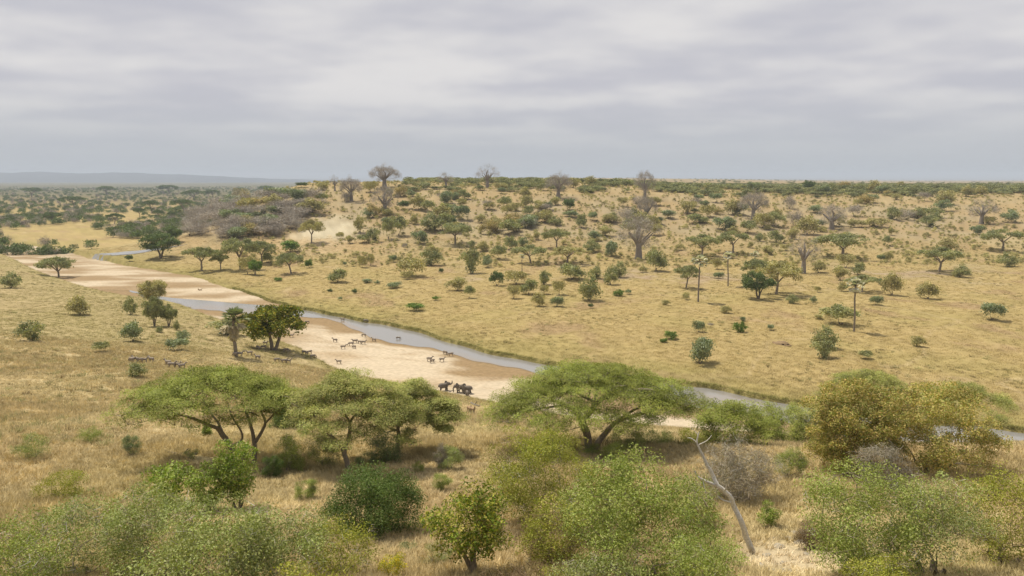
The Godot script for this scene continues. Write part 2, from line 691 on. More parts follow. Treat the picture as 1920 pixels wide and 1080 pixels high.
const WATER_NEAR := [Vector2(-150, 291.5), Vector2(-120, 257), Vector2(-86, 240), Vector2(-56, 228.7), Vector2(-42, 208.4), Vector2(-38, 201), Vector2(-22, 190), Vector2(-13, 180.6), Vector2(1, 168), Vector2(20, 152), Vector2(36.5, 138.4), Vector2(46, 133), Vector2(60, 120), Vector2(80, 112), Vector2(100, 107), Vector2(170, 96), Vector2(260, 86), Vector2(420, 76)]
const WATER_FAR := [Vector2(-150, 292), Vector2(-128, 274.5), Vector2(-110, 266.5), Vector2(-92, 258.5), Vector2(-80, 253.5), Vector2(-70, 247)]


func water_edges(x: float) -> Vector2:
	var a := hermite(WATER_NEAR, x) + 0.9 * sin(x * 0.31 + 1.0) + 0.5 * sin(x * 0.83)
	var b := hermite(WATER_FAR, x) if x < -70.0 else far_bank(x) + 0.5
	return Vector2(minf(a, b), b)


func build_river():
	var pos := PackedVector3Array()
	var col := PackedColorArray()
	var across := 64
	var pale := Color(0.525, 0.445, 0.33)
	var dry := Color(0.41, 0.315, 0.20)
	var wet := Color(0.285, 0.205, 0.115)
	for s in range(620):
		var x := -330.0 + 1.1 * s
		var n := near_bank(x) - 5.0
		var f := far_bank(x) + 1.2
		var we := water_edges(x)
		for k in range(across):
			var d := lerpf(n, f, k / (across - 1.0))
			var a := noise_a.get_noise_2d(x * 1.1 + 300.0, d * 2.6)
			var b := noise_b.get_noise_2d(x * 0.6, d * 2.2)
			var t := (d - n - 5.0) / maxf(we.x - n - 5.0, 1.0)
			var c := pale.lerp(dry, ss(a * 1.4 + 0.2))
			var wetness := ss((t - 0.47 + a * 0.8 + b * 0.16 + 0.14 * sin(x * 0.07)) * 3.2)
			if x < -52.0:
				wetness = maxf(wetness, ss((-x - 48.0) / 22.0) * ss(1.05 + a * 1.5))
			if d > we.y and x < -70.0:
				wetness = ss(a * 1.3 + 0.6) * 0.85
			c = c.lerp(wet, wetness)
			c = c.lerp(Color(0.17, 0.125, 0.07), ss(1.0 - absf(d - we.x) / 1.3) * 0.6)
			var braid := absf(noise_a.get_noise_2d(x * 0.55 + d * 0.25 - 700.0, d * 1.9 + x * 0.8))
			c = c.lerp(Color(0.30, 0.215, 0.125), ss(1.0 - braid / 0.05) * 0.45)
			var g := 1.0 + b * 0.07 + noise_c.get_noise_2d(x, d) * 0.03
			c = Color(c.r * g, c.g * g, c.b * g)
			var y := 0.0
			if d < we.x or d > we.y:
				var dry_by := minf(absf(d - we.x), 10.0) if d < we.x else minf(d - we.y, 10.0)
				y = dry_by * 0.022 + b * 0.09 * ss(dry_by / 4.0)
			pos.append(Vector3(x, y, -d))
			col.append(c)
	struct("riverbed", sheet(pos, col, across), mats.sand)
	var wp := PackedVector3Array()
	var wc := PackedColorArray()
	for s in range(430):
		var x := -149.0 + 1.25 * s
		var we := water_edges(x)
		for k in range(5):
			wp.append(Vector3(x, 0.035, -lerpf(we.x, we.y, k / 4.0)))
			var mud := ss(0.55 + noise_a.get_noise_2d(x * 1.3, k * 9.0 + x * 0.5) * 1.6 - k * 0.22 - 0.15)
			wc.append(Color(0.215, 0.21, 0.20).lerp(Color(0.25, 0.19, 0.125), mud * 0.75))
	struct("river", sheet(wp, wc, 5), mats.water)
	# the next bend upstream, a short stretch of water glinting far on the left
	var bp := PackedVector3Array()
	var bc := PackedColorArray()
	var bend := [Vector2(-260, 404), Vector2(-238, 401), Vector2(-220, 402), Vector2(-204, 406), Vector2(-192, 414), Vector2(-184, 426)]
	for s in range(41):
		var f := s / 40.0 * (bend.size() - 1)
		var i := mini(int(f), bend.size() - 2)
		var p: Vector2 = (bend[i] as Vector2).lerp(bend[i + 1], f - i)
		var hw := 6.5 * sin(PI * clampf(f / 5.0 + 0.04, 0.0, 1.0)) + 0.6
		for k in range(4):
			var d := p.y - hw + 2.0 * hw * k / 3.0
			bp.append(Vector3(p.x, ground_y(p.x, d) + 0.16, -d))
			bc.append(Color(0.21, 0.205, 0.195))
	struct("river", sheet(bp, bc, 4), mats.water)


func build_hills():
	var crest := [Vector2(-9500, 60), Vector2(-8800, 110), Vector2(-7600, 160), Vector2(-6700, 138), Vector2(-6100, 150), Vector2(-5500, 132), Vector2(-4600, 92), Vector2(-3900, 56), Vector2(-3300, 40), Vector2(-2600, 20)]
	var pos := PackedVector3Array()
	var col := PackedColorArray()
	var rows := 15
	for s in range(200):
		var x := -9500.0 + 6900.0 * s / 199.0
		var top := hermite(crest, x) + noise_b.get_noise_2d(x * 0.05, 4.0) * 6.0
		for k in range(rows):
			var t := k / (rows - 1.0)
			var d := 10200.0 + 3600.0 * t
			var prof := sin(PI * t)
			var y := -4.0 + (top + 4.0) * prof * (0.93 + 0.14 * noise_b.get_noise_2d(x * 0.02, d * 0.012))
			pos.append(Vector3(x, y, -d))
			var g := 1.0 + noise_b.get_noise_2d(x * 0.03, d * 0.03) * 0.5
			col.append(Color(0.05 * g, 0.058 * g, 0.065 * g))
	struct("hills", sheet(pos, col, rows), mats.coat)


# ------------------------------------------------------------------ plants close by

const BARK := Color(0.42, 0.355, 0.275)


func acacia(label: String, x: float, d: float, limbs: Array, centre: Vector3, rx: float, rz: float, rim: float, top: float, st: String, sd: int, pads: int, sprays: int, extra := [], droop := 0.0):
	rng.seed = sd
	var t := thing("umbrella_acacia", label, "tree", on_ground(x, d, -0.15), 0.0, "flat topped acacias near the viewer")
	var w := Wood.new()
	var nodes := []
	for l in limbs:
		add_limb(w, nodes, l[0], l[1], l[2], 9, BARK)
	var spots := []
	var tries := 0
	while spots.size() < pads and tries < 6000:
		tries += 1
		var a := rng.randf() * TAU
		var r := sqrt(rng.randf())
		var edge := 1.0 + 0.13 * sin(a * 3.0 + sd) + 0.09 * sin(a * 7.0 + sd * 2.0)
		var p := centre + Vector3(cos(a) * r * rx * edge, 0, sin(a) * r * rz * edge)
		p.y = lerpf(top, rim, pow(r, 1.7)) - pow(rng.randf(), 2.2) * (top - rim) * 0.62 + rng.randf_range(-0.12, 0.12)
		var free := true
		for s in spots:
			if Vector2(s.x - p.x, (s.z - p.z)).length() < rx * 0.13 and absf(s.y - p.y) < 0.55:
				free = false
				break
		if free:
			spots.append(p)
	for e in extra:
		spots.append(e)
	var under := []
	for s in spots:
		under.append(s - Vector3(0, 0.3, 0))
	reach_out(w, nodes, under, BARK * 0.92, 0.15, 6, 0.05)
	var lv := Leaves.new()
	var style_here: Dictionary = styles[st]
	var fine := Wood.new()
	for s in spots:
		var pr := rng.randf_range(0.8, 1.3) * rx * 0.215
		pad(lv, style_here, s, Vector3(pr, pr * rng.randf_range(0.12, 0.20), pr), int(sprays / spots.size() * rng.randf_range(0.5, 1.45)), rng.randf_range(0.85, 1.1))
		for k in range(5):
			var o := ball() * pr
			o.y = absf(o.y) * 0.12
			fine.tube([s - Vector3(0, 0.3, 0), s - Vector3(0, 0.12, 0) + o * 0.5, s + o], 0.022, 0.008, 3, BARK * 0.8)
		if rng.randf() < droop:
			for k in range(5):
				spray(lv, styles.brown_twigs, s - Vector3(0, rng.randf_range(0.3, 1.0), 0) + ball() * pr * 0.5, rng.randf_range(0.6, 1.1))
	part("trunk", w.mesh(), mats.bark, t)
	part("twigs", fine.mesh(), mats.twig, t, true)
	part("crown", leaves_mesh(lv), mats.leaf, t, true)
	return t


# a bush or small tree that forks from the ground
func bush(called: String, label: String, category: String, x: float, d: float, wide: float, high: float, st: String, sd: int, group := "", density := 52.0, shape := "round", twig_share := 0.12, leafy := "foliage"):
	rng.seed = sd * 7919 + 13
	var t := thing(called, label, category, on_ground(x, d, -0.05), 0.0, group)
	var pads := []
	var n := clampi(int(16 + wide * high * 2.6), 16, 80)
	var tries := 0
	while pads.size() < n and tries < 3000:
		tries += 1
		var o := ball()
		var p := Vector3.ZERO
		if shape == "round":
			var yy := 0.5 + o.y * 0.46
			p = Vector3(o.x * wide * 0.46, yy * high, o.z * wide * 0.44)
		elif shape == "flat":
			p = Vector3(o.x * wide * 0.48, high * (0.80 - 0.25 * (o.x * o.x + o.z * o.z) + o.y * 0.10), o.z * wide * 0.48)
		elif shape == "tree":
			p = Vector3(o.x * wide * 0.44, high * (0.62 + o.y * 0.34), o.z * wide * 0.44)
		else:   # vase: narrow at the foot
			var yy := 0.55 + o.y * 0.42
			p = Vector3(o.x * wide * 0.52 * (0.35 + 0.75 * yy), yy * high, o.z * wide * 0.5 * (0.35 + 0.75 * yy))
		if o.length() < 0.45 and rng.randf() < 0.6:
			continue
		pads.append(p)
	var w := Wood.new()
	var nodes := []
	var bark := BARK * rng.randf_range(0.75, 1.1)
	var thick := clampf(wide * 0.022, 0.025, 0.11)
	if shape == "tree":
		add_limb(w, nodes, [Vector3(0, 0, 0), Vector3(0.05, high * 0.16, 0.03), Vector3(0.02, high * 0.34, -0.02)], high * 0.045, high * 0.032, 8, bark)
		add_limb(w, nodes, [Vector3(0.02, high * 0.1, 0), Vector3(-0.1 * wide, high * 0.3, 0.05), Vector3(-0.2 * wide, high * 0.5, 0.1)], high * 0.028, high * 0.015, 6, bark)
		add_limb(w, nodes, [Vector3(0.02, high * 0.3, 0), Vector3(0.1 * wide, high * 0.45, 0.05), Vector3(0.22 * wide, high * 0.62, -0.1)], high * 0.022, high * 0.012, 6, bark)
	else:
		for k in range(4):
			var a := TAU * k / 4.0 + rng.randf()
			var foot := Vector3(cos(a), 0, sin(a)) * wide * 0.05
			nodes.append([foot, thick * 1.3])
			nodes.append([foot * 2.4 + Vector3.UP * high * 0.12, thick * 1.2])
			w.tube([foot, foot * 2.4 + Vector3.UP * high * 0.12], thick * 1.3, thick, 5, bark)
	reach_out(w, nodes, pads, bark, thick, 5, 0.1)
	var s: Dictionary = styles[st]
	var tw: Dictionary = styles["twigs" if rng.randf() < 0.6 else "brown_twigs"]
	var lv := Leaves.new()
	var lt := Leaves.new()
	var total := density * wide * high
	var pr := clampf(wide * 0.15, 0.14, 0.75)
	var py := clampf(high * 0.12, 0.12, 0.55) * (0.55 if shape == "flat" else 1.0)
	var big := clampf(wide / 2.6, 0.55, 1.25)
	total /= big * big
	for p in pads:
		var k := rng.randf_range(0.7, 1.3)
		pad(lv, s, p, Vector3(pr * k, py * k, pr * k), int(total / pads.size() * k), big * rng.randf_range(0.85, 1.1))
		for m in range(int(total * twig_share * 0.55 / pads.size())):
			spray(lt, tw, p + ball() * Vector3(pr, py, pr) * 1.1, big * rng.randf_range(0.5, 1.0))
	part("stem" if shape != "tree" else "trunk", w.mesh(), mats.bark, t)
	if lt.v.size():
		part("twigs", leaves_mesh(lt), mats.twig, t, true)
	if lv.v.size():
		part(leafy, leaves_mesh(lv), mats.leaf, t, true)
	return t


func build_near_trees():
	acacia("largest spreading umbrella acacia, two leaning trunks under one wide green crown, beside the river bend", 6.51, 58.84, [
		[[Vector3(-0.17, -0.18, 0.00), Vector3(-0.36, 1.08, 0.00), Vector3(-0.68, 2.12, 0.00), Vector3(-0.91, 2.73, 0.10)], 0.34, 0.27],
		[[Vector3(-0.82, 2.52, 0.00), Vector3(-1.32, 3.17, -0.20), Vector3(-1.99, 3.63, -0.60), Vector3(-2.78, 3.76, -1.20), Vector3(-4.29, 3.89, -2.00)], 0.2, 0.08],
		[[Vector3(-1.99, 3.63, -0.60), Vector3(-3.54, 3.93, 0.80), Vector3(-5.47, 3.95, 2.00), Vector3(-6.43, 3.94, 2.50)], 0.1, 0.05],
		[[Vector3(-0.82, 2.52, 0.00), Vector3(-0.24, 3.25, 0.20), Vector3(0.41, 4.24, 0.40), Vector3(1.56, 4.92, 0.60), Vector3(3.40, 5.42, 1.00), Vector3(4.59, 5.49, 1.40)], 0.24, 0.09],
		[[Vector3(-0.14, 3.32, 0.00), Vector3(0.44, 4.36, -1.50), Vector3(0.67, 5.05, -2.80)], 0.16, 0.06],
		[[Vector3(0.28, 4.04, 0.00), Vector3(-0.98, 4.27, -1.80), Vector3(-2.45, 4.80, -3.20)], 0.14, 0.05],
		[[Vector3(0.18, -0.09, 0.00), Vector3(0.52, 0.69, -0.10), Vector3(1.14, 1.43, -0.30), Vector3(2.11, 2.36, -0.50), Vector3(3.26, 2.79, -0.40), Vector3(4.47, 3.32, 0.00), Vector3(5.63, 4.00, 0.60)], 0.28, 0.1],
		[[Vector3(2.19, 2.40, -0.50), Vector3(3.70, 2.90, -1.80), Vector3(6.13, 3.46, -3.00)], 0.14, 0.05]
	], Vector3(0.06, 0, -1.2), 7.3, 5.6, 4.3, 6.8, "acacia", 101, 140, 8600, [Vector3(-7.34, 3.97, 2.60), Vector3(-6.72, 3.67, 3.00), Vector3(-7.84, 4.08, 2.00), Vector3(-6.27, 4.09, 3.40), Vector3(-5.89, 4.12, 2.00), Vector3(5.66, 3.92, 1.50), Vector3(4.26, 3.39, 1.20), Vector3(2.62, 3.71, 2.20), Vector3(7.23, 4.34, 1.00)], 0.12)
	acacia("bright green umbrella acacia with several bare grey limbs, growing behind the broad-leaved green shrub", -19.61, 53.85, [
		[[Vector3(-0.17, -0.17, 0.00), Vector3(-0.66, 0.37, 0.00), Vector3(-1.28, 1.49, 0.00), Vector3(-1.86, 2.44, 0.00), Vector3(-2.18, 3.17, 0.20)], 0.25, 0.18],
		[[Vector3(-2.14, 3.09, 0.20), Vector3(-2.71, 3.43, 0.50), Vector3(-3.67, 4.12, 1.00), Vector3(-4.68, 4.50, 1.20), Vector3(-5.71, 4.92, 1.00)], 0.15, 0.05],
		[[Vector3(-1.86, 2.44, 0.00), Vector3(-2.30, 2.98, -0.60), Vector3(-3.25, 3.77, -1.40), Vector3(-4.13, 4.57, -2.20)], 0.11, 0.05],
		[[Vector3(-1.35, 1.62, 0.00), Vector3(-0.38, 2.21, 0.40), Vector3(-0.27, 2.98, 0.60), Vector3(-0.77, 4.06, 0.80), Vector3(-1.08, 4.57, 0.50)], 0.1, 0.05],
		[[Vector3(0.23, -0.17, 0.00), Vector3(0.40, 0.91, 0.00), Vector3(0.35, 2.00, -0.20), Vector3(-0.04, 3.27, -0.60), Vector3(-0.83, 4.36, -1.50)], 0.22, 0.08],
		[[Vector3(0.42, 1.84, -0.20), Vector3(0.94, 2.66, -0.20), Vector3(1.22, 3.37, -0.30), Vector3(0.87, 4.02, -0.60), Vector3(0.24, 4.81, -1.40)], 0.14, 0.06],
		[[Vector3(1.21, 3.29, -0.30), Vector3(2.19, 4.25, 0.40), Vector3(3.38, 5.12, 1.00)], 0.09, 0.04],
		[[Vector3(0.76, 3.90, -0.20), Vector3(0.61, 4.49, 0.90), Vector3(0.10, 4.79, 1.60)], 0.07, 0.04]
	], Vector3(-2.82, 0, -0.7), 5.7, 4.6, 5.4, 7.3, "acacia", 202, 105, 4800, [Vector3(-5.94, 4.44, 1.00), Vector3(-5.06, 4.41, 1.40), Vector3(-0.32, 4.11, 1.60), Vector3(1.00, 4.64, 2.00), Vector3(-0.98, 4.58, 1.80), Vector3(1.83, 4.92, 1.00), Vector3(3.14, 5.34, 0.80)], 0.06)
	acacia("olive feathery acacia with a long crooked side limb and brown dead twigs hanging inside", -11.75, 51.68, [
		[[Vector3(0.07, -0.16, 0.00), Vector3(-0.09, 0.72, 0.00), Vector3(-0.26, 1.40, 0.00), Vector3(-0.07, 2.04, -0.10), Vector3(0.14, 2.75, -0.10), Vector3(0.16, 3.67, -0.30)], 0.2, 0.12],
		[[Vector3(-0.26, 1.36, 0.00), Vector3(-0.61, 2.14, 0.20), Vector3(-1.02, 2.69, 0.30), Vector3(-1.69, 3.35, 0.40), Vector3(-2.38, 3.75, 0.30), Vector3(-2.88, 4.34, 0.20), Vector3(-3.37, 4.75, 0.00), Vector3(-4.01, 4.97, -0.30)], 0.13, 0.05],
		[[Vector3(0.16, 3.55, -0.30), Vector3(0.73, 4.37, -0.60), Vector3(1.56, 5.04, -1.00)], 0.09, 0.04],
		[[Vector3(0.16, 3.55, -0.30), Vector3(-0.53, 4.50, -0.80), Vector3(-1.15, 5.46, -1.60)], 0.09, 0.04],
		[[Vector3(-2.88, 4.34, 0.20), Vector3(-2.33, 5.02, -0.40), Vector3(-1.88, 5.49, -0.80)], 0.06, 0.03]
	], Vector3(0.34, 0, -0.6), 4.1, 3.6, 4.6, 7.15, "acacia_dull", 303, 80, 3400, [Vector3(-3.02, 5.47, -0.20), Vector3(-2.35, 5.83, -0.60), Vector3(-1.57, 5.42, 0.30), Vector3(-3.41, 5.08, -0.20), Vector3(-4.08, 5.55, -0.60), Vector3(1.65, 4.35, 0.60), Vector3(2.07, 3.87, 0.90)], 0.5)
	acacia("rounded acacia with a short dark trunk and bright foliage drooping on its river side", -9.03, 57.13, [
		[[Vector3(-0.00, -0.18, 0.00), Vector3(0.01, 0.66, 0.00), Vector3(0.08, 1.67, 0.00), Vector3(0.02, 2.47, -0.20)], 0.2, 0.14],
		[[Vector3(0.06, 2.38, -0.20), Vector3(0.82, 3.01, -0.30), Vector3(1.87, 3.59, -0.40), Vector3(2.94, 3.96, -0.30)], 0.11, 0.05],
		[[Vector3(0.02, 2.38, -0.20), Vector3(-0.47, 3.38, -0.50), Vector3(-1.06, 4.22, -0.90)], 0.1, 0.04],
		[[Vector3(0.02, 2.38, -0.20), Vector3(0.41, 3.69, -1.20), Vector3(1.05, 4.56, -2.00)], 0.1, 0.04]
	], Vector3(1.44, 0, -0.6), 3.0, 2.8, 3.1, 6.0, "acacia_dull", 404, 70, 2700, [Vector3(3.98, 3.73, 0.60), Vector3(4.45, 3.90, 0.20), Vector3(4.21, 4.34, -0.20), Vector3(3.59, 3.48, 0.90), Vector3(4.66, 3.37, 0.30), Vector3(2.93, 3.09, 1.00)], 0.1)


func build_near_bushes():
	bush("thorn_bush", "pale grey-green fine-leaved thicket below the left of the two broad-leaved shrubs", "bush", -13.25, 26.08, 3.96, 3.86, "fine_grey", 1, "grey-green thorn thicket at the foot of the view", 98.0, "round", 0.22, "foliage")
	bush("thorn_bush", "widest grey-green fine-leaved thicket directly below the right broad-leaved shrub", "bush", -10.06, 23.86, 4.17, 3.41, "fine_grey", 2, "grey-green thorn thicket at the foot of the view", 98.0, "round", 0.2, "foliage")
	bush("thorn_bush", "grey-green thorn bush on the near slope between the thicket and the dark dense bush", "bush", -8.33, 25.52, 3.58, 3.27, "fine_grey", 3, "grey-green thorn thicket at the foot of the view", 77.0, "round", 0.25, "foliage")
	bush("thorn_bush", "olive thorn bush just below and left of the dark dense bush, many fine pale twigs", "bush", -7.00, 28.00, 3.18, 2.47, "olive", 4, "grey-green thorn thicket at the foot of the view", 70.0, "round", 0.25, "foliage")
	bush("thorn_bush", "grey-green bush cut by the lower edge of the view, under the widest thicket", "bush", -8.54, 17.43, 3.47, 1.99, "fine_grey", 5, "grey-green thorn thicket at the foot of the view", 67.37499999999999, "round", 0.2, "foliage")
	bush("thorn_bush", "dull green bush cut by the lower edge of the view, below the olive thorn bush", "bush", -5.38, 17.57, 3.23, 1.59, "olive", 6, "grey-green thorn thicket at the foot of the view", 48.99999999999999, "round", 0.25, "foliage")
	bush("thorn_bush", "grey-green thicket out at the far left of the near slope", "bush", -17.06, 27.45, 4.37, 3.38, "fine_grey", 7, "grey-green thorn thicket at the foot of the view", 66.14999999999999, "round", 0.2, "foliage")
	bush("thorn_bush", "pale green low bush at the lower left end of the near slope", "bush", -16.97, 23.97, 3.65, 3.17, "fine_green", 8, "grey-green thorn thicket at the foot of the view", 61.24999999999999, "round", 0.2, "foliage")
	bush("leafy_shrub", "tall bright green broad-leaved shrub at the foot of the acacia with several limbs", "shrub", -15.47, 40.30, 2.53, 4.02, "leafy", 9, "broad-leaved shrubs", 63.0, "vase", 0.08, "foliage")
	bush("leafy_shrub", "middle bright green broad-leaved shrub, lower and left of the tall one", "shrub", -16.73, 39.56, 2.31, 2.69, "leafy", 10, "broad-leaved shrubs", 59.5, "vase", 0.08, "foliage")
	bush("leafy_shrub", "spreading low bright green broad-leaved shrub farthest left of the three together", "shrub", -20.11, 41.58, 3.41, 2.44, "leafy", 11, "broad-leaved shrubs", 59.5, "vase", 0.08, "foliage")
	bush("leafy_shrub", "small yellowish-green broad-leaved shrub on top of the big thicket right of the olive bush", "shrub", 6.98, 45.75, 1.77, 2.11, "leafy", 12, "broad-leaved shrubs", 52.5, "vase", 0.08, "foliage")
	bush("dense_bush", "very dark dense rounded bush alone in dry grass, near the centre left of the slope", "bush", -6.99, 36.54, 4.71, 3.26, "dark", 13, "", 183.75, "round", 0.04, "foliage")
	bush("small_tree", "small leafy tree with a short clear trunk and yellowish leaf tips, nearest the viewer", "tree", -1.60, 28.18, 3.41, 3.79, "small_tree", 14, "", 70.0, "tree", 0.06, "crown")
	bush("thorn_bush", "tall yellow-olive bush standing behind the small leafy tree with clear trunk", "bush", 1.43, 38.12, 5.85, 5.19, "olive", 15, "", 91.0, "round", 0.14, "foliage")
	bush("thorn_bush", "twiggy olive bush right beside the small leafy tree, grey dead stems in its middle", "bush", 1.82, 30.21, 3.42, 3.15, "olive", 16, "", 70.0, "round", 0.5, "foliage")
	bush("thorn_bush", "biggest grey-green thorn thicket, left of the leaning dead trunk", "bush", 4.69, 25.25, 5.84, 4.88, "fine_green", 17, "", 91.0, "round", 0.16, "foliage")
	bush("thorn_bush", "green thorn bush between the tall yellow-olive bush and the biggest thicket", "bush", 4.05, 33.63, 3.80, 3.23, "fine_green", 18, "", 87.5, "round", 0.14, "foliage")
	bush("thorn_bush", "fine green bush filling the gap between the biggest thicket and the dead trunk's foot", "bush", 6.03, 21.89, 2.50, 2.39, "fine_green", 19, "", 80.5, "round", 0.14, "foliage")
	bush("thorn_bush", "low sparse grey-green bush under the biggest thicket, at the lower edge", "bush", 2.92, 22.54, 3.77, 1.48, "fine_grey", 20, "", 70.0, "round", 0.3, "foliage")
	bush("bare_bush", "leafless grey twiggy bush directly behind the leaning dead trunk", "bush", 13.97, 44.10, 4.93, 3.66, "twigs", 21, "leafless grey bushes close by", 52.5, "round", 0.5, "branchlets")
	bush("thorn_bush", "grey-green half-bare bush crossing the lower part of the leaning dead trunk's left side", "bush", 9.81, 38.96, 2.92, 3.00, "fine_grey", 22, "", 56.0, "round", 0.6, "foliage")
	bush("bare_bush", "leafless grey bush on the right, between the rusty bush and the green thicket", "bush", 23.78, 46.02, 3.42, 2.78, "twigs", 23, "leafless grey bushes close by", 49.0, "round", 0.5, "branchlets")
	bush("thorn_bush", "large mottled green thicket at the right of the stony worn patch", "bush", 13.87, 28.19, 4.80, 4.94, "fine_green", 24, "", 91.0, "round", 0.16, "foliage")
	bush("thorn_bush", "grey-green bush right of the mottled thicket beside the stony patch", "bush", 16.71, 28.13, 4.04, 4.16, "fine_grey", 25, "", 61.24999999999999, "round", 0.2, "foliage")
	bush("thorn_bush", "olive bush farthest right on the near slope", "bush", 20.86, 30.02, 4.53, 4.18, "olive", 26, "", 56.349999999999994, "round", 0.2, "foliage")
	bush("thorn_bush", "yellow-green low bush at the foot of the mottled thicket", "bush", 11.86, 22.58, 2.58, 1.64, "olive", 27, "", 80.5, "round", 0.15, "foliage")
	bush("rusty_bush", "huge rusty orange-brown leafy bush on the right rim of the slope", "bush", 24.36, 51.04, 8.02, 7.03, "rusty", 28, "", 98.0, "round", 0.1, "foliage")
	bush("rusty_bush", "second rusty brown bush, right of the huge rusty bush", "bush", 30.18, 51.89, 9.61, 6.37, "rusty", 29, "", 61.24999999999999, "round", 0.12, "foliage")
	bush("thorn_bush", "small green bush with pale stems just left of the huge rusty bush", "bush", 19.06, 49.58, 2.28, 2.19, "fine_green", 30, "", 91.0, "round", 0.2, "foliage")
	bush("umbrella_bush", "low flat-topped bright green acacia behind the slope crest, right of the largest acacia", "tree", 18.81, 63.01, 7.43, 3.95, "acacia", 31, "flat green crowns below the slope crest", 52.5, "round", 0.1, "crown")
	bush("umbrella_bush", "flat green crown below the crest, nearest the left side of the huge rusty bush", "tree", 27.14, 73.35, 7.57, 4.18, "acacia", 32, "flat green crowns below the slope crest", 52.5, "round", 0.1, "crown")
	bush("umbrella_bush", "smallest flat green crown below the crest, half hidden by the huge rusty bush", "tree", 29.95, 71.27, 4.73, 4.02, "acacia_dull", 33, "flat green crowns below the slope crest", 49.0, "round", 0.1, "crown")
	bush("umbrella_bush", "big dull green acacia crown rising behind the top of the huge rusty bush", "tree", 39.5, 80, 13.5, 8.9, "acacia_dull", 900, "flat green crowns below the slope crest", 26, "flat", .1, "crown")
	bush("umbrella_bush", "wide green acacia crown right of the one rising behind the rusty bush", "tree", 50.5, 82, 12.5, 8.0, "acacia_dull", 901, "flat green crowns below the slope crest", 26, "flat", .1, "crown")
	bush("thorn_bush", "grey-green small bush with dead grey twigs leaning on its left side", "bush", -4.59, 52.48, 1.94, 1.83, "fine_grey", 34, "", 87.5, "round", 0.1, "foliage")
	bush("bare_bush", "little dead grey bush at the left of a small grey-green bush", "bush", -5.27, 53.08, 1.26, 1.80, "twigs", 35, "leafless grey bushes close by", 52.5, "round", 0.5, "branchlets")
	bush("thorn_bush", "smallest green bush in dry grass, right of the dark dense bush", "bush", -4.54, 46.23, 1.31, 1.27, "fine_green", 36, "small bushes in the dry grass", 91.0, "round", 0.12, "foliage")
	bush("thorn_bush", "tiny green weed-like bush below the rounded acacia's shade", "bush", -6.65, 51.00, 0.76, 0.86, "fine_green", 37, "small bushes in the dry grass", 87.5, "round", 0.12, "foliage")
	bush("thorn_bush", "lone round green bush in dry grass, left above the dark dense bush", "bush", -12.21, 42.55, 1.40, 1.50, "fine_green", 38, "small bushes in the dry grass", 91.0, "round", 0.12, "foliage")
	bush("thorn_bush", "rounded grey-green bush left of the crooked-limbed acacia's trunk", "bush", -13.81, 53.30, 2.92, 2.58, "fine_grey", 39, "bushes at the acacia trunks", 98.0, "round", 0.12, "foliage")
	bush("thorn_bush", "tall loose green bush right behind the broad-leaved shrub and acacia foot", "bush", -15.86, 51.56, 2.52, 2.84, "fine_green", 40, "bushes at the acacia trunks", 80.5, "round", 0.12, "foliage")
	bush("dense_bush", "dark small bush nestled beside the foot of the bright umbrella acacia", "bush", -16.47, 49.54, 1.47, 1.59, "dark", 41, "bushes at the acacia trunks", 140.0, "round", 0.12, "foliage")
	bush("thorn_bush", "grey-green bush in the shade at the foot of the rounded acacia", "bush", -9.55, 54.24, 2.81, 2.54, "blue_grey", 42, "bushes at the acacia trunks", 98.0, "round", 0.12, "foliage")
	bush("thorn_bush", "low green bush between the crooked-limbed acacia's trunk and the shaded bush", "bush", -10.67, 53.02, 1.57, 1.02, "blue_grey", 43, "bushes at the acacia trunks", 91.0, "round", 0.12, "foliage")
	bush("dense_bush", "dark green bush seen under the right side of the bright acacia's crown", "bush", -23.13, 74.08, 3.59, 2.06, "dark", 44, "", 140.0, "round", 0.12, "foliage")
	bush("thorn_bush", "small round green bush on the plain between two acacia trunks", "bush", -19.98, 69.97, 1.34, 1.27, "fine_green", 45, "small bushes in the dry grass", 96.25, "round", 0.12, "foliage")
	bush("thorn_bush", "small bright bush under the left limbs of the bright umbrella acacia", "bush", -28.00, 66.52, 0.98, 1.01, "leafy", 46, "small bushes in the dry grass", 96.25, "round", 0.12, "foliage")
	bush("thorn_bush", "pale tuft-like bush beside the fallen log", "bush", -24.63, 55.54, 1.31, 0.82, "fine_grey", 47, "small bushes in the dry grass", 70.0, "round", 0.3, "foliage")
	bush("thorn_bush", "round dark grey-green bush left of the fallen log", "bush", -29.64, 56.26, 1.41, 1.81, "blue_grey", 48, "", 105.0, "round", 0.12, "foliage")
	bush("thorn_bush", "green bush right behind the forked foot of the largest acacia", "bush", 9.44, 59.50, 3.34, 2.30, "fine_grey", 49, "bushes beside the largest acacia", 91.0, "round", 0.12, "foliage")
	bush("thorn_bush", "small green bush in front of the largest acacia's right trunk", "bush", 7.80, 54.92, 1.95, 1.39, "fine_green", 50, "bushes beside the largest acacia", 91.0, "round", 0.12, "foliage")
	bush("thorn_bush", "low dark bush hugging the left trunk foot of the largest acacia", "bush", 6.43, 57.26, 1.69, 0.83, "fine_green", 51, "bushes beside the largest acacia", 91.0, "round", 0.12, "foliage")
	bush("thorn_bush", "low green bush on the sandy bank under the right side of the largest acacia", "bush", 12.83, 62.17, 2.93, 1.14, "fine_grey", 52, "bushes beside the largest acacia", 87.5, "round", 0.12, "foliage")
	bush("thorn_bush", "green bank bush between the largest acacia and the first flat crown", "bush", 15.51, 61.88, 3.19, 1.13, "olive", 53, "bushes beside the largest acacia", 87.5, "round", 0.12, "foliage")
	bush("yellow_shrub", "little shrub with bright yellow leaves at the lower edge", "shrub", -4.71, 28.02, 1.19, 1.22, "yellow", 54, "", 70.0, "vase", 0.1, "foliage")
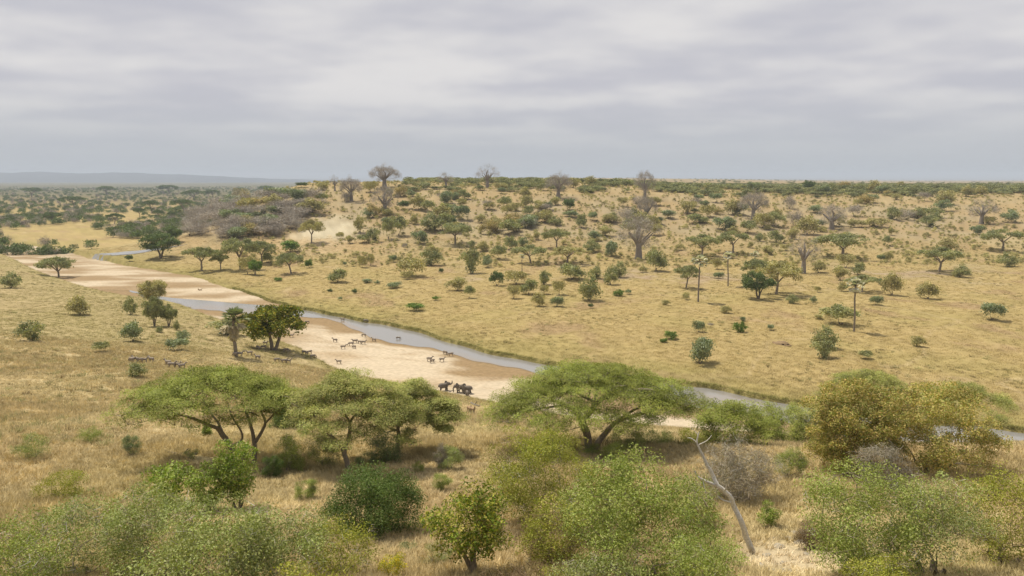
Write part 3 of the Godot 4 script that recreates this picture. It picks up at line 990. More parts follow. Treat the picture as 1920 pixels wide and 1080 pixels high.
	bush("thorn_bush", "tiny blue-green bush beside the yellow-leaved shrub", "bush", -4.81, 33.25, 0.75, 0.45, "blue_grey", 55, "small bushes in the dry grass", 87.5, "round", 0.12, "foliage")
	bush("thorn_bush", "thin grey-green shrub left of the small leafy tree, among dry grass", "bush", -3.23, 30.57, 1.39, 1.18, "fine_grey", 56, "small bushes in the dry grass", 43.75, "round", 0.4, "foliage")
	bush("bare_bush", "dry brown brush under the tall olive bush at the lower edge", "bush", 0.48, 25.41, 2.89, 1.11, "brown_twigs", 57, "", 38.5, "round", 0.4, "branchlets")
	bush("thorn_bush", "dry yellow-green low brush in front of the largest thicket's left foot", "bush", 1.65, 24.06, 2.19, 0.98, "olive", 58, "", 49.0, "round", 0.5, "foliage")
	bush("bare_bush", "dead brown twigs at the edge of the stony worn patch", "bush", 14.04, 33.31, 1.50, 1.55, "brown_twigs", 59, "", 45.5, "round", 0.4, "branchlets")
	bush("thorn_bush", "thin young shrub behind the stony worn patch", "bush", 13.59, 37.77, 1.30, 1.46, "leafy", 60, "", 38.5, "vase", 0.3, "foliage")
	bush("thorn_bush", "lone olive bush on the left slope, outside the tree's shade", "bush", -27.08, 43.27, 2.90, 1.95, "olive", 61, "", 61.24999999999999, "round", 0.12, "foliage")
	bush("thorn_bush", "grey-green bush higher on the left slope", "bush", -37.13, 55.81, 2.89, 2.08, "fine_grey", 62, "", 61.24999999999999, "round", 0.12, "foliage")
	bush("thorn_bush", "green bush in dry grass at the left edge", "bush", -36.10, 62.01, 2.01, 1.58, "fine_green", 63, "", 61.24999999999999, "round", 0.12, "foliage")


# ------------------------------------------------------------------ plants across the river: a few forms of each kind, copied

func make_mid_bush(kind: String, form: int) -> Node3D:
	# 4 m wide and 3 m high before scaling
	rng.seed = hash(kind) % 100000 + form * 31
	var root := Node3D.new()
	var lv := Leaves.new()
	var w := Wood.new()
	var pads := []
	for k in range(14 + form):
		var o := ball()
		var lift := 0.52 + o.y * 0.36 if form % 3 != 1 else 0.62 + o.y * 0.2
		pads.append(Vector3(o.x * 1.65, lift * 2.9, o.z * 1.65))
	var bare := kind == "mid_twigs"
	var nodes := [[Vector3(0, 0, 0), 0.1], [Vector3(0.15, 0.35, 0.1), 0.09], [Vector3(-0.2, 0.3, -0.1), 0.09]]
	w.tube([Vector3(0, -0.2, 0), Vector3(0.15, 0.35, 0.1)], 0.11, 0.08, 5, BARK * 0.8)
	w.tube([Vector3(0, -0.2, 0), Vector3(-0.2, 0.3, -0.1)], 0.11, 0.08, 5, BARK * 0.8)
	reach_out(w, nodes, pads, BARK * 0.8, 0.07, 4, 0.08)
	for p in pads:
		var pr := rng.randf_range(0.5, 0.9)
		pad(lv, styles[kind], p, Vector3(pr, pr * 0.62, pr), (8 if bare else 13) + rng.randi() % 5, rng.randf_range(0.55, 0.8) * (0.8 if bare else 1.0))
	part("stem", w.mesh(), mats.bark, root)
	part("foliage" if not bare else "twigs", leaves_mesh(lv), mats.leaf if not bare else mats.twig, root, true)
	return root


func make_mid_acacia(kind: String, form: int) -> Node3D:
	# 12 m wide and 8 m high before scaling
	rng.seed = hash(kind) % 100000 + form * 57 + 5
	var root := Node3D.new()
	var w := Wood.new()
	var nodes := []
	var lean := rng.randf_range(-0.9, 0.9)
	add_limb(w, nodes, [Vector3(0, -0.3, 0), Vector3(lean * 0.5, 1.6, 0.1), Vector3(lean, 3.0, 0)], 0.34, 0.24, 7, BARK)
	for k in range(4):
		var a := TAU * k / 4.0 + rng.randf() * 0.9
		add_limb(w, nodes, [Vector3(lean, 2.8, 0), Vector3(lean + cos(a) * 1.5, 4.4, sin(a) * 1.4), Vector3(lean + cos(a) * 3.2, 5.6, sin(a) * 3.0)], 0.2, 0.1, 5, BARK)
	var pads := []
	for k in range(30):
		var a := rng.randf() * TAU
		var r := sqrt(rng.randf())
		pads.append(Vector3(lean + cos(a) * r * 5.0, 7.0 - 1.5 * pow(r, 1.6) - pow(rng.randf(), 2.0) * 1.7, sin(a) * r * 4.8))
	reach_out(w, nodes, pads, BARK * 0.9, 0.09, 4, 0.04)
	var lv := Leaves.new()
	for p in pads:
		var pr := rng.randf_range(0.9, 1.5)
		pad(lv, styles[kind], p, Vector3(pr, pr * 0.32, pr), 20 + rng.randi() % 9, rng.randf_range(0.75, 1.1))
	part("trunk", w.mesh(), mats.bark, root)
	part("crown", leaves_mesh(lv), mats.leaf, root, true)
	return root


func make_mid_tree(kind: String, form: int) -> Node3D:
	# broad rounded crown on a forked trunk, 10 m wide and 8 m high before scaling
	rng.seed = hash(kind) % 100000 + form * 91 + 9
	var root := Node3D.new()
	var w := Wood.new()
	var nodes := []
	add_limb(w, nodes, [Vector3(0.2, -0.3, 0), Vector3(-0.5, 1.2, 0), Vector3(-1.3, 3.2, 0.2)], 0.3, 0.2, 7, BARK * 0.8)
	add_limb(w, nodes, [Vector3(0.4, -0.3, 0), Vector3(0.6, 1.4, 0), Vector3(1.0, 3.4, -0.4)], 0.26, 0.18, 7, BARK * 0.8)
	add_limb(w, nodes, [Vector3(0.3, -0.3, 0.1), Vector3(0.2, 1.4, 0.5), Vector3(0.3, 3.2, 1.2)], 0.2, 0.14, 6, BARK * 0.8)
	var pads := []
	for k in range(34):
		var o := ball()
		o = o.normalized() * pow(o.length(), 0.5)
		pads.append(Vector3(o.x * 4.2, 5.0 + o.y * 2.2 - absf(o.x) * 0.3, o.z * 4.0))
	reach_out(w, nodes, pads, BARK * 0.8, 0.09, 4, 0.06)
	var lv := Leaves.new()
	for p in pads:
		var pr := rng.randf_range(0.8, 1.25)
		pad(lv, styles[kind], p, Vector3(pr, pr * 0.75, pr), 24 + rng.randi() % 9, rng.randf_range(0.75, 1.1))
	part("trunk", w.mesh(), mats.bark, root)
	part("crown", leaves_mesh(lv), mats.leaf, root, true)
	return root


func make_baobab(form: int) -> Node3D:
	# 14 m wide and 14 m high before scaling
	rng.seed = 4000 + form * 77
	var root := Node3D.new()
	var w := Wood.new()
	var nodes := []
	var bark := Color(0.43, 0.385, 0.345)
	w.tube([Vector3(0, -0.6, 0), Vector3(0, 0.5, 0), Vector3(0.05, 2.4, 0), Vector3(0, 4.6, 0), Vector3(0.1, 6.2, 0)], 1.3, 0.6, 11, bark)
	nodes.append([Vector3(0, 5.4, 0), 0.9])
	for k in range(7):
		var a := TAU * k / 7.0 + rng.randf() * 0.6
		var s := rng.randf_range(0.7, 1.1)
		var start := 4.2 + rng.randf() * 1.6
		add_limb(w, nodes, [Vector3(cos(a) * 0.4, start, sin(a) * 0.4), Vector3(cos(a) * 1.9 * s, start + 1.6, sin(a) * 1.9 * s), Vector3(cos(a) * 3.9 * s, start + 3.0 + rng.randf(), sin(a) * 3.9 * s)], 0.5, 0.17, 6, bark)
	add_limb(w, nodes, [Vector3(0.1, 6.0, 0), Vector3(-0.5, 8.4, 0.2), Vector3(0.3, 10.5, -0.3)], 0.7, 0.22, 6, bark)
	var tips := []
	for k in range(64):
		var o := ball().normalized()
		o.y = absf(o.y) if rng.randf() < 0.85 else -absf(o.y) * 0.5
		tips.append(Vector3(o.x * 6.3, 7.2 + o.y * 5.6, o.z * 6.3) * Vector3(1, 1, 1) * rng.randf_range(0.82, 1.06))
	reach_out(w, nodes, tips, bark, 0.11, 4, 0.1)
	var lv := Leaves.new()
	var dense: int = [7, 3, 11, 5][form % 4]
	for p in tips:
		for k in range(dense):
			spray(lv, styles.mid_twigs, p + ball() * 1.3, rng.randf_range(0.7, 1.15))
	part("trunk", w.mesh(), mats.bark, root)
	part("twigs", leaves_mesh(lv), mats.twig, root, true)
	return root


func make_palm(form: int) -> Node3D:
	# 14 m high before scaling
	rng.seed = 5100 + form
	var root := Node3D.new()
	var w := Wood.new()
	var skirted := form == 0
	var high := 14.0 if form > 0 else 7.4
	var bend := rng.randf_range(-0.5, 0.5)
	w.tube([Vector3(0, -0.4, 0), Vector3(0.05 + bend * 0.3, high * 0.3, 0), Vector3(bend, high * 0.65, 0.1), Vector3(bend * 0.8, high * 0.9, 0)], 0.24 if form > 0 else 0.3, 0.17, 8, Color(0.36, 0.31, 0.25))
	var crown := Vector3(bend * 0.8, high * 0.9, 0)
	var lv := Leaves.new()
	var dead := Leaves.new()
	for k in range(58 if skirted else 46):
		var a := rng.randf() * TAU
		var e := lerpf(-0.85, 1.5, pow(rng.randf(), 0.7))
		var old := e < 0.0 if skirted else rng.randf() < 0.8
		if skirted and k >= 30:
			e = rng.randf_range(-1.45, -0.9)
			old = true
		var dir := Vector3(cos(a) * cos(e), sin(e), sin(a) * cos(e))
		var from := crown - Vector3(0, rng.randf_range(0.2, 2.3), 0) if skirted and k >= 30 else crown
		var tip := from + dir * (rng.randf_range(1.0, 1.7) if not skirted or k < 30 else rng.randf_range(0.4, 0.7))
		w.tube([from, from.lerp(tip, 0.5) + Vector3(0, 0.05, 0), tip], 0.05, 0.03, 3, Color(0.2, 0.17, 0.1))
		var side := dir.cross(Vector3.UP).normalized()
		var up := side.cross(dir)
		var into := dead if old else lv
		var c := Color(0.24, 0.27, 0.16) * rng.randf_range(0.75, 1.25)
		if old:
			c = (Color(0.74, 0.71, 0.62) if not skirted else Color(0.50, 0.43, 0.30)) * rng.randf_range(0.7, 1.2)
		for j in range(9):
			var g := (j - 4) / 4.0 * 0.95
			var o := (dir * cos(g) + side * sin(g) + up * rng.randf_range(-0.3, 0.3) - Vector3.UP * 0.08).normalized()
			var ln := rng.randf_range(0.85, 1.2) * (1.2 if skirted and k < 30 else 0.9)
			var b := o.cross(up).normalized() * 0.17
			into.v.append_array(PackedVector3Array([tip, tip + o * ln * 0.5 + b, tip + o * ln - Vector3.UP * 0.18, tip + o * ln * 0.5 - b]))
			for q in range(4):
				into.c.append(c)
	part("trunk", w.mesh(), mats.bark, root)
	part("fronds", leaves_mesh(lv), mats.leaf, root, true)
	part("dead_fronds", leaves_mesh(dead), mats.leaf, root, true)
	return root


func proto(kind: String, form: int) -> Node3D:
	var key := kind + str(form)
	if not protos.has(key):
		var o: Node3D
		if kind.begins_with("tree_"):
			o = make_mid_tree("mid_" + kind.substr(5), form)
		elif kind.begins_with("acacia_"):
			o = make_mid_acacia("mid_" + kind.substr(7), form)
		elif kind == "baobab":
			o = make_baobab(form)
		elif kind == "palm":
			o = make_palm(form)
		else:
			o = make_mid_bush("mid_" + kind, form)
		protos[key] = o
	return protos[key]


func plant(called: String, kind: String, form: int, x: float, d: float, wide: float, high: float, label: String, category: String, group: String):
	var o: Node3D = proto(kind, form).duplicate()
	var full := Vector2(4.0, 3.0)
	if kind.begins_with("tree_"):
		full = Vector2(10.0, 8.0)
	elif kind.begins_with("acacia_"):
		full = Vector2(12.0, 7.6)
	elif kind == "baobab":
		full = Vector2(14.0, 13.0)
	elif kind == "palm":
		full = Vector2(4.0, 14.4) if form > 0 else Vector2(5.0, 8.3)
	o.name = numbered(called)
	add_child(o)
	o.position = on_ground(x, d, -0.1)
	o.scale = Vector3(wide / full.x, high / full.y, wide / full.x)
	if kind == "palm":
		o.scale = Vector3(1.2, 1.0, 1.2) * high / full.y
	o.rotation.y = fmod(absf(x * 12.9898 + d * 78.233), TAU)
	tag(o, label, category, group)


func build_valley_plants():
	valley_plants_0()
	valley_plants_1()
	valley_plants_2()
	valley_plants_3()


func valley_plants_0():
	plant("leafy_tree", "tree_sausage", 0, -54.8, 170.5, 15.5, 11.0, "broad dark-green tree with forked trunk beside the palm on the near bank", "tree", "leafy trees in the valley")
	plant("palm_tree", "palm", 0, -56.0, 149.5, 7.0, 9.4, "palm with a skirt of hanging dead fronds beside the near-bank tree", "tree", "palms in the valley")
	plant("palm_tree", "palm", 1, 64.7, 258.5, 6.2, 16.1, "tallest thin palm with pale dead fronds standing alone on the far plain", "tree", "palms in the valley")
	plant("palm_tree", "palm", 2, 86.4, 298.4, 7.6, 14.0, "thin straight palm right of the tallest one, greyish fronds", "tree", "palms in the valley")
	plant("palm_tree", "palm", 3, 95.8, 207.2, 5.7, 14.9, "slender palm leaning beside the large round bush near the river's far side", "tree", "palms in the valley")
	plant("palm_tree", "palm", 2, 4.6, 339.7, 6.5, 8.7, "short palm with a white tuft of dead fronds among the far bushes", "tree", "palms in the valley")
	plant("palm_tree", "palm", 1, 106.0, 327.3, 9.4, 11.4, "palm tuft rising out of the dark tree and umbrella acacia group", "tree", "palms in the valley")
	plant("baobab_tree", "baobab", 1, 131.9, 338.8, 15.2, 17.4, "forked bare baobab with open crooked limbs on the far plain", "tree", "baobabs across the river")
	plant("baobab_tree", "baobab", 0, 65.5, 388.6, 24.1, 21.7, "large leafless baobab with a wide greyish-pink crown low on the hill", "tree", "baobabs across the river")
	plant("baobab_tree", "baobab", 0, -86.4, 514.7, 20.3, 19.2, "twiggy baobab halfway up the left end of the hill", "tree", "baobabs across the river")
	plant("baobab_tree", "baobab", 2, -107.0, 638.3, 26.1, 18.0, "bushy rounded baobab on the skyline at the left end of the hill", "tree", "baobabs across the river")
	plant("baobab_tree", "baobab", 1, -20.8, 643.3, 20.2, 18.2, "flat-crowned crooked baobab on the skyline near the middle", "tree", "baobabs across the river")
	plant("baobab_tree", "baobab", 3, -56.3, 647.2, 15.3, 11.5, "small faint baobab on the skyline between two bigger ones", "tree", "baobabs across the river")
	plant("baobab_tree", "baobab", 2, 35.3, 577.5, 21.8, 18.1, "dense brown-grey baobab below the ridge in the middle", "tree", "baobabs across the river")
	plant("baobab_tree", "baobab", 0, 103.9, 593.6, 17.8, 21.2, "tall narrow baobab on the ridge, its top above the skyline", "tree", "baobabs across the river")
	plant("baobab_tree", "baobab", 2, 90.2, 504.6, 12.8, 17.4, "thin grey bare tree straight below the narrow ridge baobab", "tree", "baobabs across the river")
	plant("baobab_tree", "baobab", 2, 165.6, 519.1, 20.5, 18.6, "grey baobab with stout trunk on the right half of the hill", "tree", "baobabs across the river")
	plant("baobab_tree", "baobab", 0, 210.9, 497.9, 21.3, 15.7, "round-crowned baobab with a short fat trunk on the right of the hill", "tree", "baobabs across the river")
	plant("baobab_tree", "baobab", 2, -121.2, 572.3, 18.0, 17.1, "dark baobab on the brow of the hill, left of the bushy skyline one", "tree", "baobabs across the river")
	plant("baobab_tree", "baobab", 1, -144.4, 619.6, 9.7, 12.0, "thin bare tree on the skyline at the hill's left shoulder", "tree", "baobabs across the river")
	plant("leafy_tree", "tree_dark", 0, 87.7, 265.5, 13.2, 10.5, "very dark round tree in front of a flat acacia on the far plain", "tree", "leafy trees in the valley")
	plant("acacia_tree", "acacia_olive", 1, 98.2, 277.0, 18.7, 12.6, "dull umbrella acacia close behind the very dark tree", "tree", "acacias across the river")
	plant("acacia_tree", "acacia_green", 2, 100.0, 304.3, 14.6, 10.6, "green crown behind the very dark tree on its left", "tree", "acacias across the river")
	plant("acacia_tree", "acacia_green", 0, 174.5, 395.8, 31.5, 13.7, "widest low acacia on the far plain at the right, spreading several limbs", "tree", "acacias across the river")
	plant("acacia_tree", "acacia_green", 3, 99.8, 395.3, 20.8, 12.5, "dark leaning umbrella acacia above the tallest thin palm", "tree", "acacias across the river")
	plant("acacia_tree", "acacia_green", 1, 120.2, 408.6, 19.5, 12.9, "neat umbrella acacia on a thin trunk, right of the leaning one", "tree", "acacias across the river")
	plant("acacia_tree", "acacia_green", 2, 68.1, 292.2, 12.2, 9.3, "flat umbrella acacia just left of the tallest thin palm", "tree", "acacias across the river")
	plant("acacia_tree", "acacia_green", 3, 132.5, 281.8, 13.6, 6.8, "low dark acacia above the slender leaning palm", "tree", "acacias across the river")
	plant("acacia_tree", "acacia_green", 0, -32.7, 431.6, 23.3, 13.0, "solitary dark-green acacia on the tan hillside, middle left", "tree", "acacias across the river")
	plant("acacia_tree", "acacia_green", 1, 24.8, 416.0, 16.5, 11.9, "acacia with a raised right crown in the middle of the slope", "tree", "acacias across the river")
	plant("acacia_tree", "acacia_olive", 2, 27.1, 372.6, 19.6, 9.0, "pale-trunked olive acacia spreading low in the middle of the plain edge", "tree", "acacias across the river")
	plant("acacia_tree", "acacia_green", 3, 9.3, 372.4, 19.0, 9.6, "wide dark acacia just above the white-tufted palm", "tree", "acacias across the river")
	plant("leafy_tree", "tree_dark", 1, -181.7, 388.4, 21.0, 13.5, "broad dark tree beside the upstream water at the far left", "tree", "leafy trees in the valley")
	plant("leafy_tree", "tree_dark", 0, -197.0, 431.6, 15.8, 10.4, "darker tree right behind the upstream broad tree", "tree", "leafy trees in the valley")
	plant("acacia_tree", "acacia_green", 1, -143.8, 346.7, 17.7, 12.0, "umbrella acacia at the left end of the grove under the hill", "tree", "acacias across the river")
	plant("acacia_tree", "acacia_green", 0, -128.3, 353.1, 20.3, 15.5, "tallest acacia of the grove with a leaning pale trunk", "tree", "acacias across the river")
	plant("acacia_tree", "acacia_green", 2, -124.1, 372.6, 15.4, 11.8, "flat bright acacia at the right end of the grove", "tree", "acacias across the river")
	plant("acacia_tree", "acacia_green", 3, -136.2, 350.2, 10.1, 7.9, "small dark acacia standing between the grove's bigger trees", "tree", "acacias across the river")
	plant("acacia_tree", "acacia_green", 2, -100.0, 338.7, 15.1, 9.7, "dark umbrella acacia on a thin trunk, right of the grove by the slope", "tree", "acacias across the river")
	plant("leafy_tree", "tree_bright", 1, -113.8, 331.7, 7.4, 7.0, "small bright round tree in front of the grove", "tree", "leafy trees in the valley")
	plant("acacia_tree", "acacia_olive", 3, -114.4, 429.2, 15.7, 13.5, "yellow-green acacia growing on the lip of the pale eroded scar", "tree", "acacias across the river")
	plant("thorn_bush", "olive", 1, -118.5, 335.1, 7.5, 8.6, "thin greyish half-bare tree between the grove's tall acacia and round tree", "bush", "thorn bushes across the river")
	plant("thorn_bush", "bright", 1, -31.3, 241.8, 6.2, 2.8, "isolated low bright green bush on the open plain above the river", "bush", "thorn bushes across the river")
	plant("thorn_bush", "grey", 2, 43.5, 170.0, 7.2, 6.5, "large blue-grey feathery bush on the plain, nearest the river", "bush", "thorn bushes across the river")
	plant("thorn_bush", "green", 0, 74.7, 176.1, 6.0, 4.9, "dark two-lobed upright bush right of the blue-grey one, lower lobe", "bush", "thorn bushes across the river")
	plant("thorn_bush", "green", 1, 96.7, 218.1, 10.6, 6.3, "large smooth round green bush beside the slender leaning palm", "bush", "thorn bushes across the river")
	plant("thorn_bush", "bright", 2, 63.6, 206.5, 3.7, 3.2, "small bright round bush between the blue-grey bush and leaning palm", "bush", "thorn bushes across the river")
	plant("thorn_bush", "green", 2, 27.1, 260.9, 8.0, 9.9, "tall dark stacked bush standing out on the plain in the middle", "bush", "thorn bushes across the river")
	plant("thorn_bush", "dark", 0, -6.0, 299.0, 6.9, 7.0, "neat dark round bush on the plain, left of the white-tufted palm's foot", "bush", "thorn bushes across the river")
	plant("thorn_bush", "green", 0, -18.3, 338.2, 10.3, 12.3, "tall dense green bush at the foot of the tan hillside", "bush", "thorn bushes across the river")
	plant("thorn_bush", "dark", 0, 39.7, 531.2, 10.9, 9.5, "dark flat little tree right below the brown-grey baobab", "bush", "thorn bushes across the river")
	plant("leafy_tree", "tree_green", 0, -90.5, 187.4, 6.0, 8.0, "left and taller of two green trees on the near bank at far left", "tree", "leafy trees in the valley")
	plant("leafy_tree", "tree_green", 1, -87.9, 189.8, 4.9, 6.1, "right and lower of two green trees on the near bank at far left", "tree", "leafy trees in the valley")
	plant("leafy_tree", "tree_olive", 0, -116.3, 241.0, 10.1, 8.4, "loose olive tree behind the two green bank trees", "tree", "leafy trees in the valley")
	plant("thorn_bush", "grey", 1, -67.5, 149.0, 4.6, 2.7, "low grey-green spreading bush on the near plain, left of the skirted palm", "bush", "thorn bushes across the river")
	plant("thorn_bush", "green", 0, -72.1, 188.6, 10.1, 4.9, "round green bush behind the skirted palm on the near bank", "bush", "thorn bushes across the river")
	plant("thorn_bush", "green", 2, 79.2, 187.6, 6.7, 6.0, "upper lobe bush standing just behind the dark two-lobed bush", "bush", "thorn bushes across the river")
	plant("thorn_bush", "green", 2, -107.1, 208.4, 4.0, 5.4, "small upright mid-green bush left of the left bank tree", "bush", "thorn bushes across the river")
	plant("thorn_bush", "grey", 3, -81.5, 158.9, 5.1, 5.1, "medium grey-green bush in front and left of the left bank tree", "bush", "thorn bushes across the river")
	plant("thorn_bush", "green", 0, -56.7, 110.6, 3.6, 2.5, "small mid-green bush left of the low spreading bush", "bush", "thorn bushes across the river")
	plant("thorn_bush", "green", 3, -84.4, 177.1, 1.9, 1.5, "small mid-green bush in front and left of the right bank tree", "bush", "thorn bushes across the river")
	plant("thorn_bush", "green", 2, -83.4, 184.0, 1.6, 2.8, "small upright mid-green bush in front and right of the right bank tree", "bush", "thorn bushes across the river")
	plant("thorn_bush", "green", 3, -122.3, 375.3, 6.6, 5.7, "medium mid-green bush right of the grove's right acacia", "bush", "thorn bushes across the river")
	plant("thorn_bush", "green", 3, -72.3, 309.6, 8.4, 5.9, "large mid-green bush right of the thin-trunked acacia", "bush", "thorn bushes across the river")
	plant("thorn_bush", "olive", 3, -92.1, 456.7, 8.0, 10.3, "large upright olive bush right of the pale scar", "bush", "thorn bushes across the river")
	plant("thorn_bush", "green", 1, -85.1, 430.1, 8.2, 5.2, "large mid-green bush right of the pale scar", "bush", "thorn bushes across the river")
	plant("thorn_bush", "green", 0, -79.7, 434.2, 8.3, 8.5, "large upright mid-green bush right of the pale scar", "bush", "thorn bushes across the river")
	plant("thorn_bush", "olive", 1, -69.1, 366.2, 4.4, 6.6, "small upright olive bush in front and right of the pale scar", "bush", "thorn bushes across the river")
	plant("thorn_bush", "grey", 1, -81.1, 363.7, 2.6, 2.5, "small grey-green bush in front of the pale scar", "bush", "thorn bushes across the river")
	plant("thorn_bush", "green", 2, -50.9, 467.4, 14.1, 11.9, "large mid-green bush left of the solitary hillside acacia", "bush", "thorn bushes across the river")
	plant("thorn_bush", "green", 1, -67.7, 450.9, 10.0, 12.9, "large upright mid-green bush in front and right of the hill-end baobab", "bush", "thorn bushes across the river")
	plant("thorn_bush", "green", 1, -72.4, 440.8, 7.7, 13.2, "large upright mid-green bush in front of the hill-end baobab", "bush", "thorn bushes across the river")
	plant("thorn_bush", "grey", 2, -53.2, 433.4, 11.7, 7.8, "large grey-green bush left of the solitary hillside acacia", "bush", "thorn bushes across the river")
	plant("thorn_bush", "green", 3, -47.2, 518.9, 12.3, 7.0, "large low mid-green bush in front of the small faint baobab", "bush", "thorn bushes across the river")
	plant("thorn_bush", "grey", 1, -33.7, 503.3, 11.9, 10.5, "large grey-green bush, nearest behind the solitary hillside acacia", "bush", "thorn bushes across the river")
	plant("thorn_bush", "green", 3, 11.3, 519.0, 8.2, 7.0, "large mid-green bush left of the dark little tree", "bush", "thorn bushes across the river")
	plant("thorn_bush", "olive", 2, 22.8, 489.1, 10.8, 8.1, "large olive bush, third nearest left of the dark little tree", "bush", "thorn bushes across the river")
	plant("thorn_bush", "grey", 3, 39.3, 506.4, 11.2, 5.3, "large low grey-green bush in front of the dark little tree", "bush", "thorn bushes across the river")
	plant("thorn_bush", "green", 3, 43.8, 476.5, 7.9, 9.6, "large upright mid-green bush in front and right of the dark little tree", "bush", "thorn bushes across the river")
	plant("thorn_bush", "grey", 1, 53.3, 499.8, 8.3, 6.4, "large grey-green bush right of the dark little tree", "bush", "thorn bushes across the river")
	plant("thorn_bush", "green", 2, 67.2, 500.7, 7.1, 7.1, "medium upright mid-green bush left of the thin grey tree", "bush", "thorn bushes across the river")
	plant("thorn_bush", "green", 2, 83.5, 514.6, 10.2, 8.5, "large mid-green bush left of the thin grey tree", "bush", "thorn bushes across the river")
	plant("thorn_bush", "green", 0, -22.2, 417.8, 5.3, 5.0, "medium mid-green bush right of the solitary hillside acacia", "bush", "thorn bushes across the river")
	plant("thorn_bush", "olive", 2, -15.4, 409.1, 8.1, 5.5, "large olive bush behind and right of the tall dense bush", "bush", "thorn bushes across the river")
	plant("thorn_bush", "green", 1, -6.3, 384.6, 8.9, 7.8, "large mid-green bush left of the white-tufted palm", "bush", "thorn bushes across the river")
	plant("thorn_bush", "green", 3, -0.6, 411.6, 7.9, 7.4, "large mid-green bush left of the wide dark acacia", "bush", "thorn bushes across the river")
	plant("thorn_bush", "grey", 0, 6.2, 419.3, 6.7, 5.7, "medium grey-green bush, nearest behind and left of the wide dark acacia", "bush", "thorn bushes across the river")
	plant("thorn_bush", "grey", 3, 48.2, 445.0, 8.8, 6.7, "large grey-green bush right of the raised-crown acacia", "bush", "thorn bushes across the river")
	plant("thorn_bush", "olive", 0, 56.8, 458.3, 10.2, 6.2, "large olive bush left of the large leafless baobab", "bush", "thorn bushes across the river")
	plant("thorn_bush", "green", 2, 43.6, 409.1, 10.7, 7.1, "large mid-green bush right of the pale-trunked acacia", "bush", "thorn bushes across the river")
	plant("thorn_bush", "olive", 1, -44.2, 329.7, 13.2, 9.0, "large olive bush behind the isolated bright bush", "bush", "thorn bushes across the river")
	plant("thorn_bush", "green", 0, -39.6, 365.5, 11.7, 8.3, "large mid-green bush left of the tall dense bush", "bush", "thorn bushes across the river")
	plant("thorn_bush", "olive", 3, -41.9, 398.5, 8.6, 5.1, "large olive bush left of the solitary hillside acacia", "bush", "thorn bushes across the river")
	plant("thorn_bush", "olive", 1, 1.7, 301.4, 10.1, 6.2, "large olive bush right of the neat dark bush", "bush", "thorn bushes across the river")
	plant("thorn_bush", "green", 0, 12.9, 301.1, 6.5, 6.2, "medium mid-green bush right of the white-tufted palm", "bush", "thorn bushes across the river")
	plant("thorn_bush", "green", 3, 6.2, 277.2, 6.9, 6.1, "medium mid-green bush in front of the white-tufted palm", "bush", "thorn bushes across the river")
	plant("thorn_bush", "green", 3, 25.6, 317.4, 12.7, 7.0, "large low mid-green bush in front of the pale-trunked acacia", "bush", "thorn bushes across the river")
	plant("thorn_bush", "green", 0, 36.1, 319.7, 6.9, 5.6, "medium mid-green bush behind the stacked bush", "bush", "thorn bushes across the river")
	plant("thorn_bush", "green", 2, 39.8, 302.9, 6.5, 8.0, "medium upright mid-green bush right of the stacked bush", "bush", "thorn bushes across the river")
	plant("thorn_bush", "green", 2, 46.5, 326.1, 7.6, 7.2, "large mid-green bush right of the stacked bush", "bush", "thorn bushes across the river")
	plant("thorn_bush", "green", 1, -15.3, 266.3, 4.1, 5.1, "small upright mid-green bush left of the neat dark bush", "bush", "thorn bushes across the river")
	plant("thorn_bush", "green", 1, 147.3, 471.1, 10.8, 8.8, "large mid-green bush in front of the stout grey baobab", "bush", "thorn bushes across the river")
	plant("thorn_bush", "green", 3, 157.0, 448.4, 9.3, 7.4, "large mid-green bush behind and left of the forked baobab", "bush", "thorn bushes across the river")
	plant("thorn_bush", "olive", 0, 171.9, 462.1, 7.7, 7.3, "large olive bush behind and left of the forked baobab", "bush", "thorn bushes across the river")
	plant("thorn_bush", "green", 2, 147.6, 449.7, 5.4, 5.4, "medium upright mid-green bush right of the neat far acacia", "bush", "thorn bushes across the river")
	plant("thorn_bush", "olive", 1, 161.0, 361.1, 8.4, 7.4, "large olive bush in front of the widest far acacia", "bush", "thorn bushes across the river")
	plant("thorn_bush", "green", 3, 154.9, 334.6, 6.4, 5.8, "medium mid-green bush behind the low dark acacia", "bush", "thorn bushes across the river")
	plant("thorn_bush", "olive", 0, 138.9, 316.4, 7.1, 6.5, "medium olive bush left of the low dark acacia", "bush", "thorn bushes across the river")
	plant("thorn_bush", "olive", 3, 139.8, 274.2, 7.5, 8.3, "medium upright olive bush right of the low dark acacia", "bush", "thorn bushes across the river")
	plant("thorn_bush", "green", 2, 96.3, 255.3, 4.9, 3.3, "medium mid-green bush in front and right of the dull umbrella acacia", "bush", "thorn bushes across the river")
	plant("thorn_bush", "olive", 2, 67.9, 236.3, 4.2, 2.5, "small olive bush behind and left of the small bright bush", "bush", "thorn bushes across the river")
	plant("thorn_bush", "olive", 1, 96.4, 352.4, 5.1, 5.9, "medium upright olive bush left of the second thin palm", "bush", "thorn bushes across the river")
	plant("thorn_bush", "olive", 2, 193.1, 384.9, 4.9, 5.5, "medium upright olive bush, nearest right of the widest far acacia", "bush", "thorn bushes across the river")
	plant("thorn_bush", "grey", 1, 189.4, 385.3, 4.3, 3.8, "small grey-green bush right of the widest far acacia", "bush", "thorn bushes across the river")
	plant("thorn_bush", "olive", 1, 242.2, 501.7, 15.1, 6.8, "large low olive bush, second nearest right of the round-crowned baobab", "bush", "thorn bushes across the river")
	plant("thorn_bush", "green", 1, 217.2, 435.7, 5.9, 6.6, "medium upright mid-green bush right of the widest far acacia", "bush", "thorn bushes across the river")
	plant("thorn_bush", "green", 1, 84.2, 175.5, 3.6, 2.4, "small mid-green bush right of the two-lobed bush", "bush", "thorn bushes across the river")
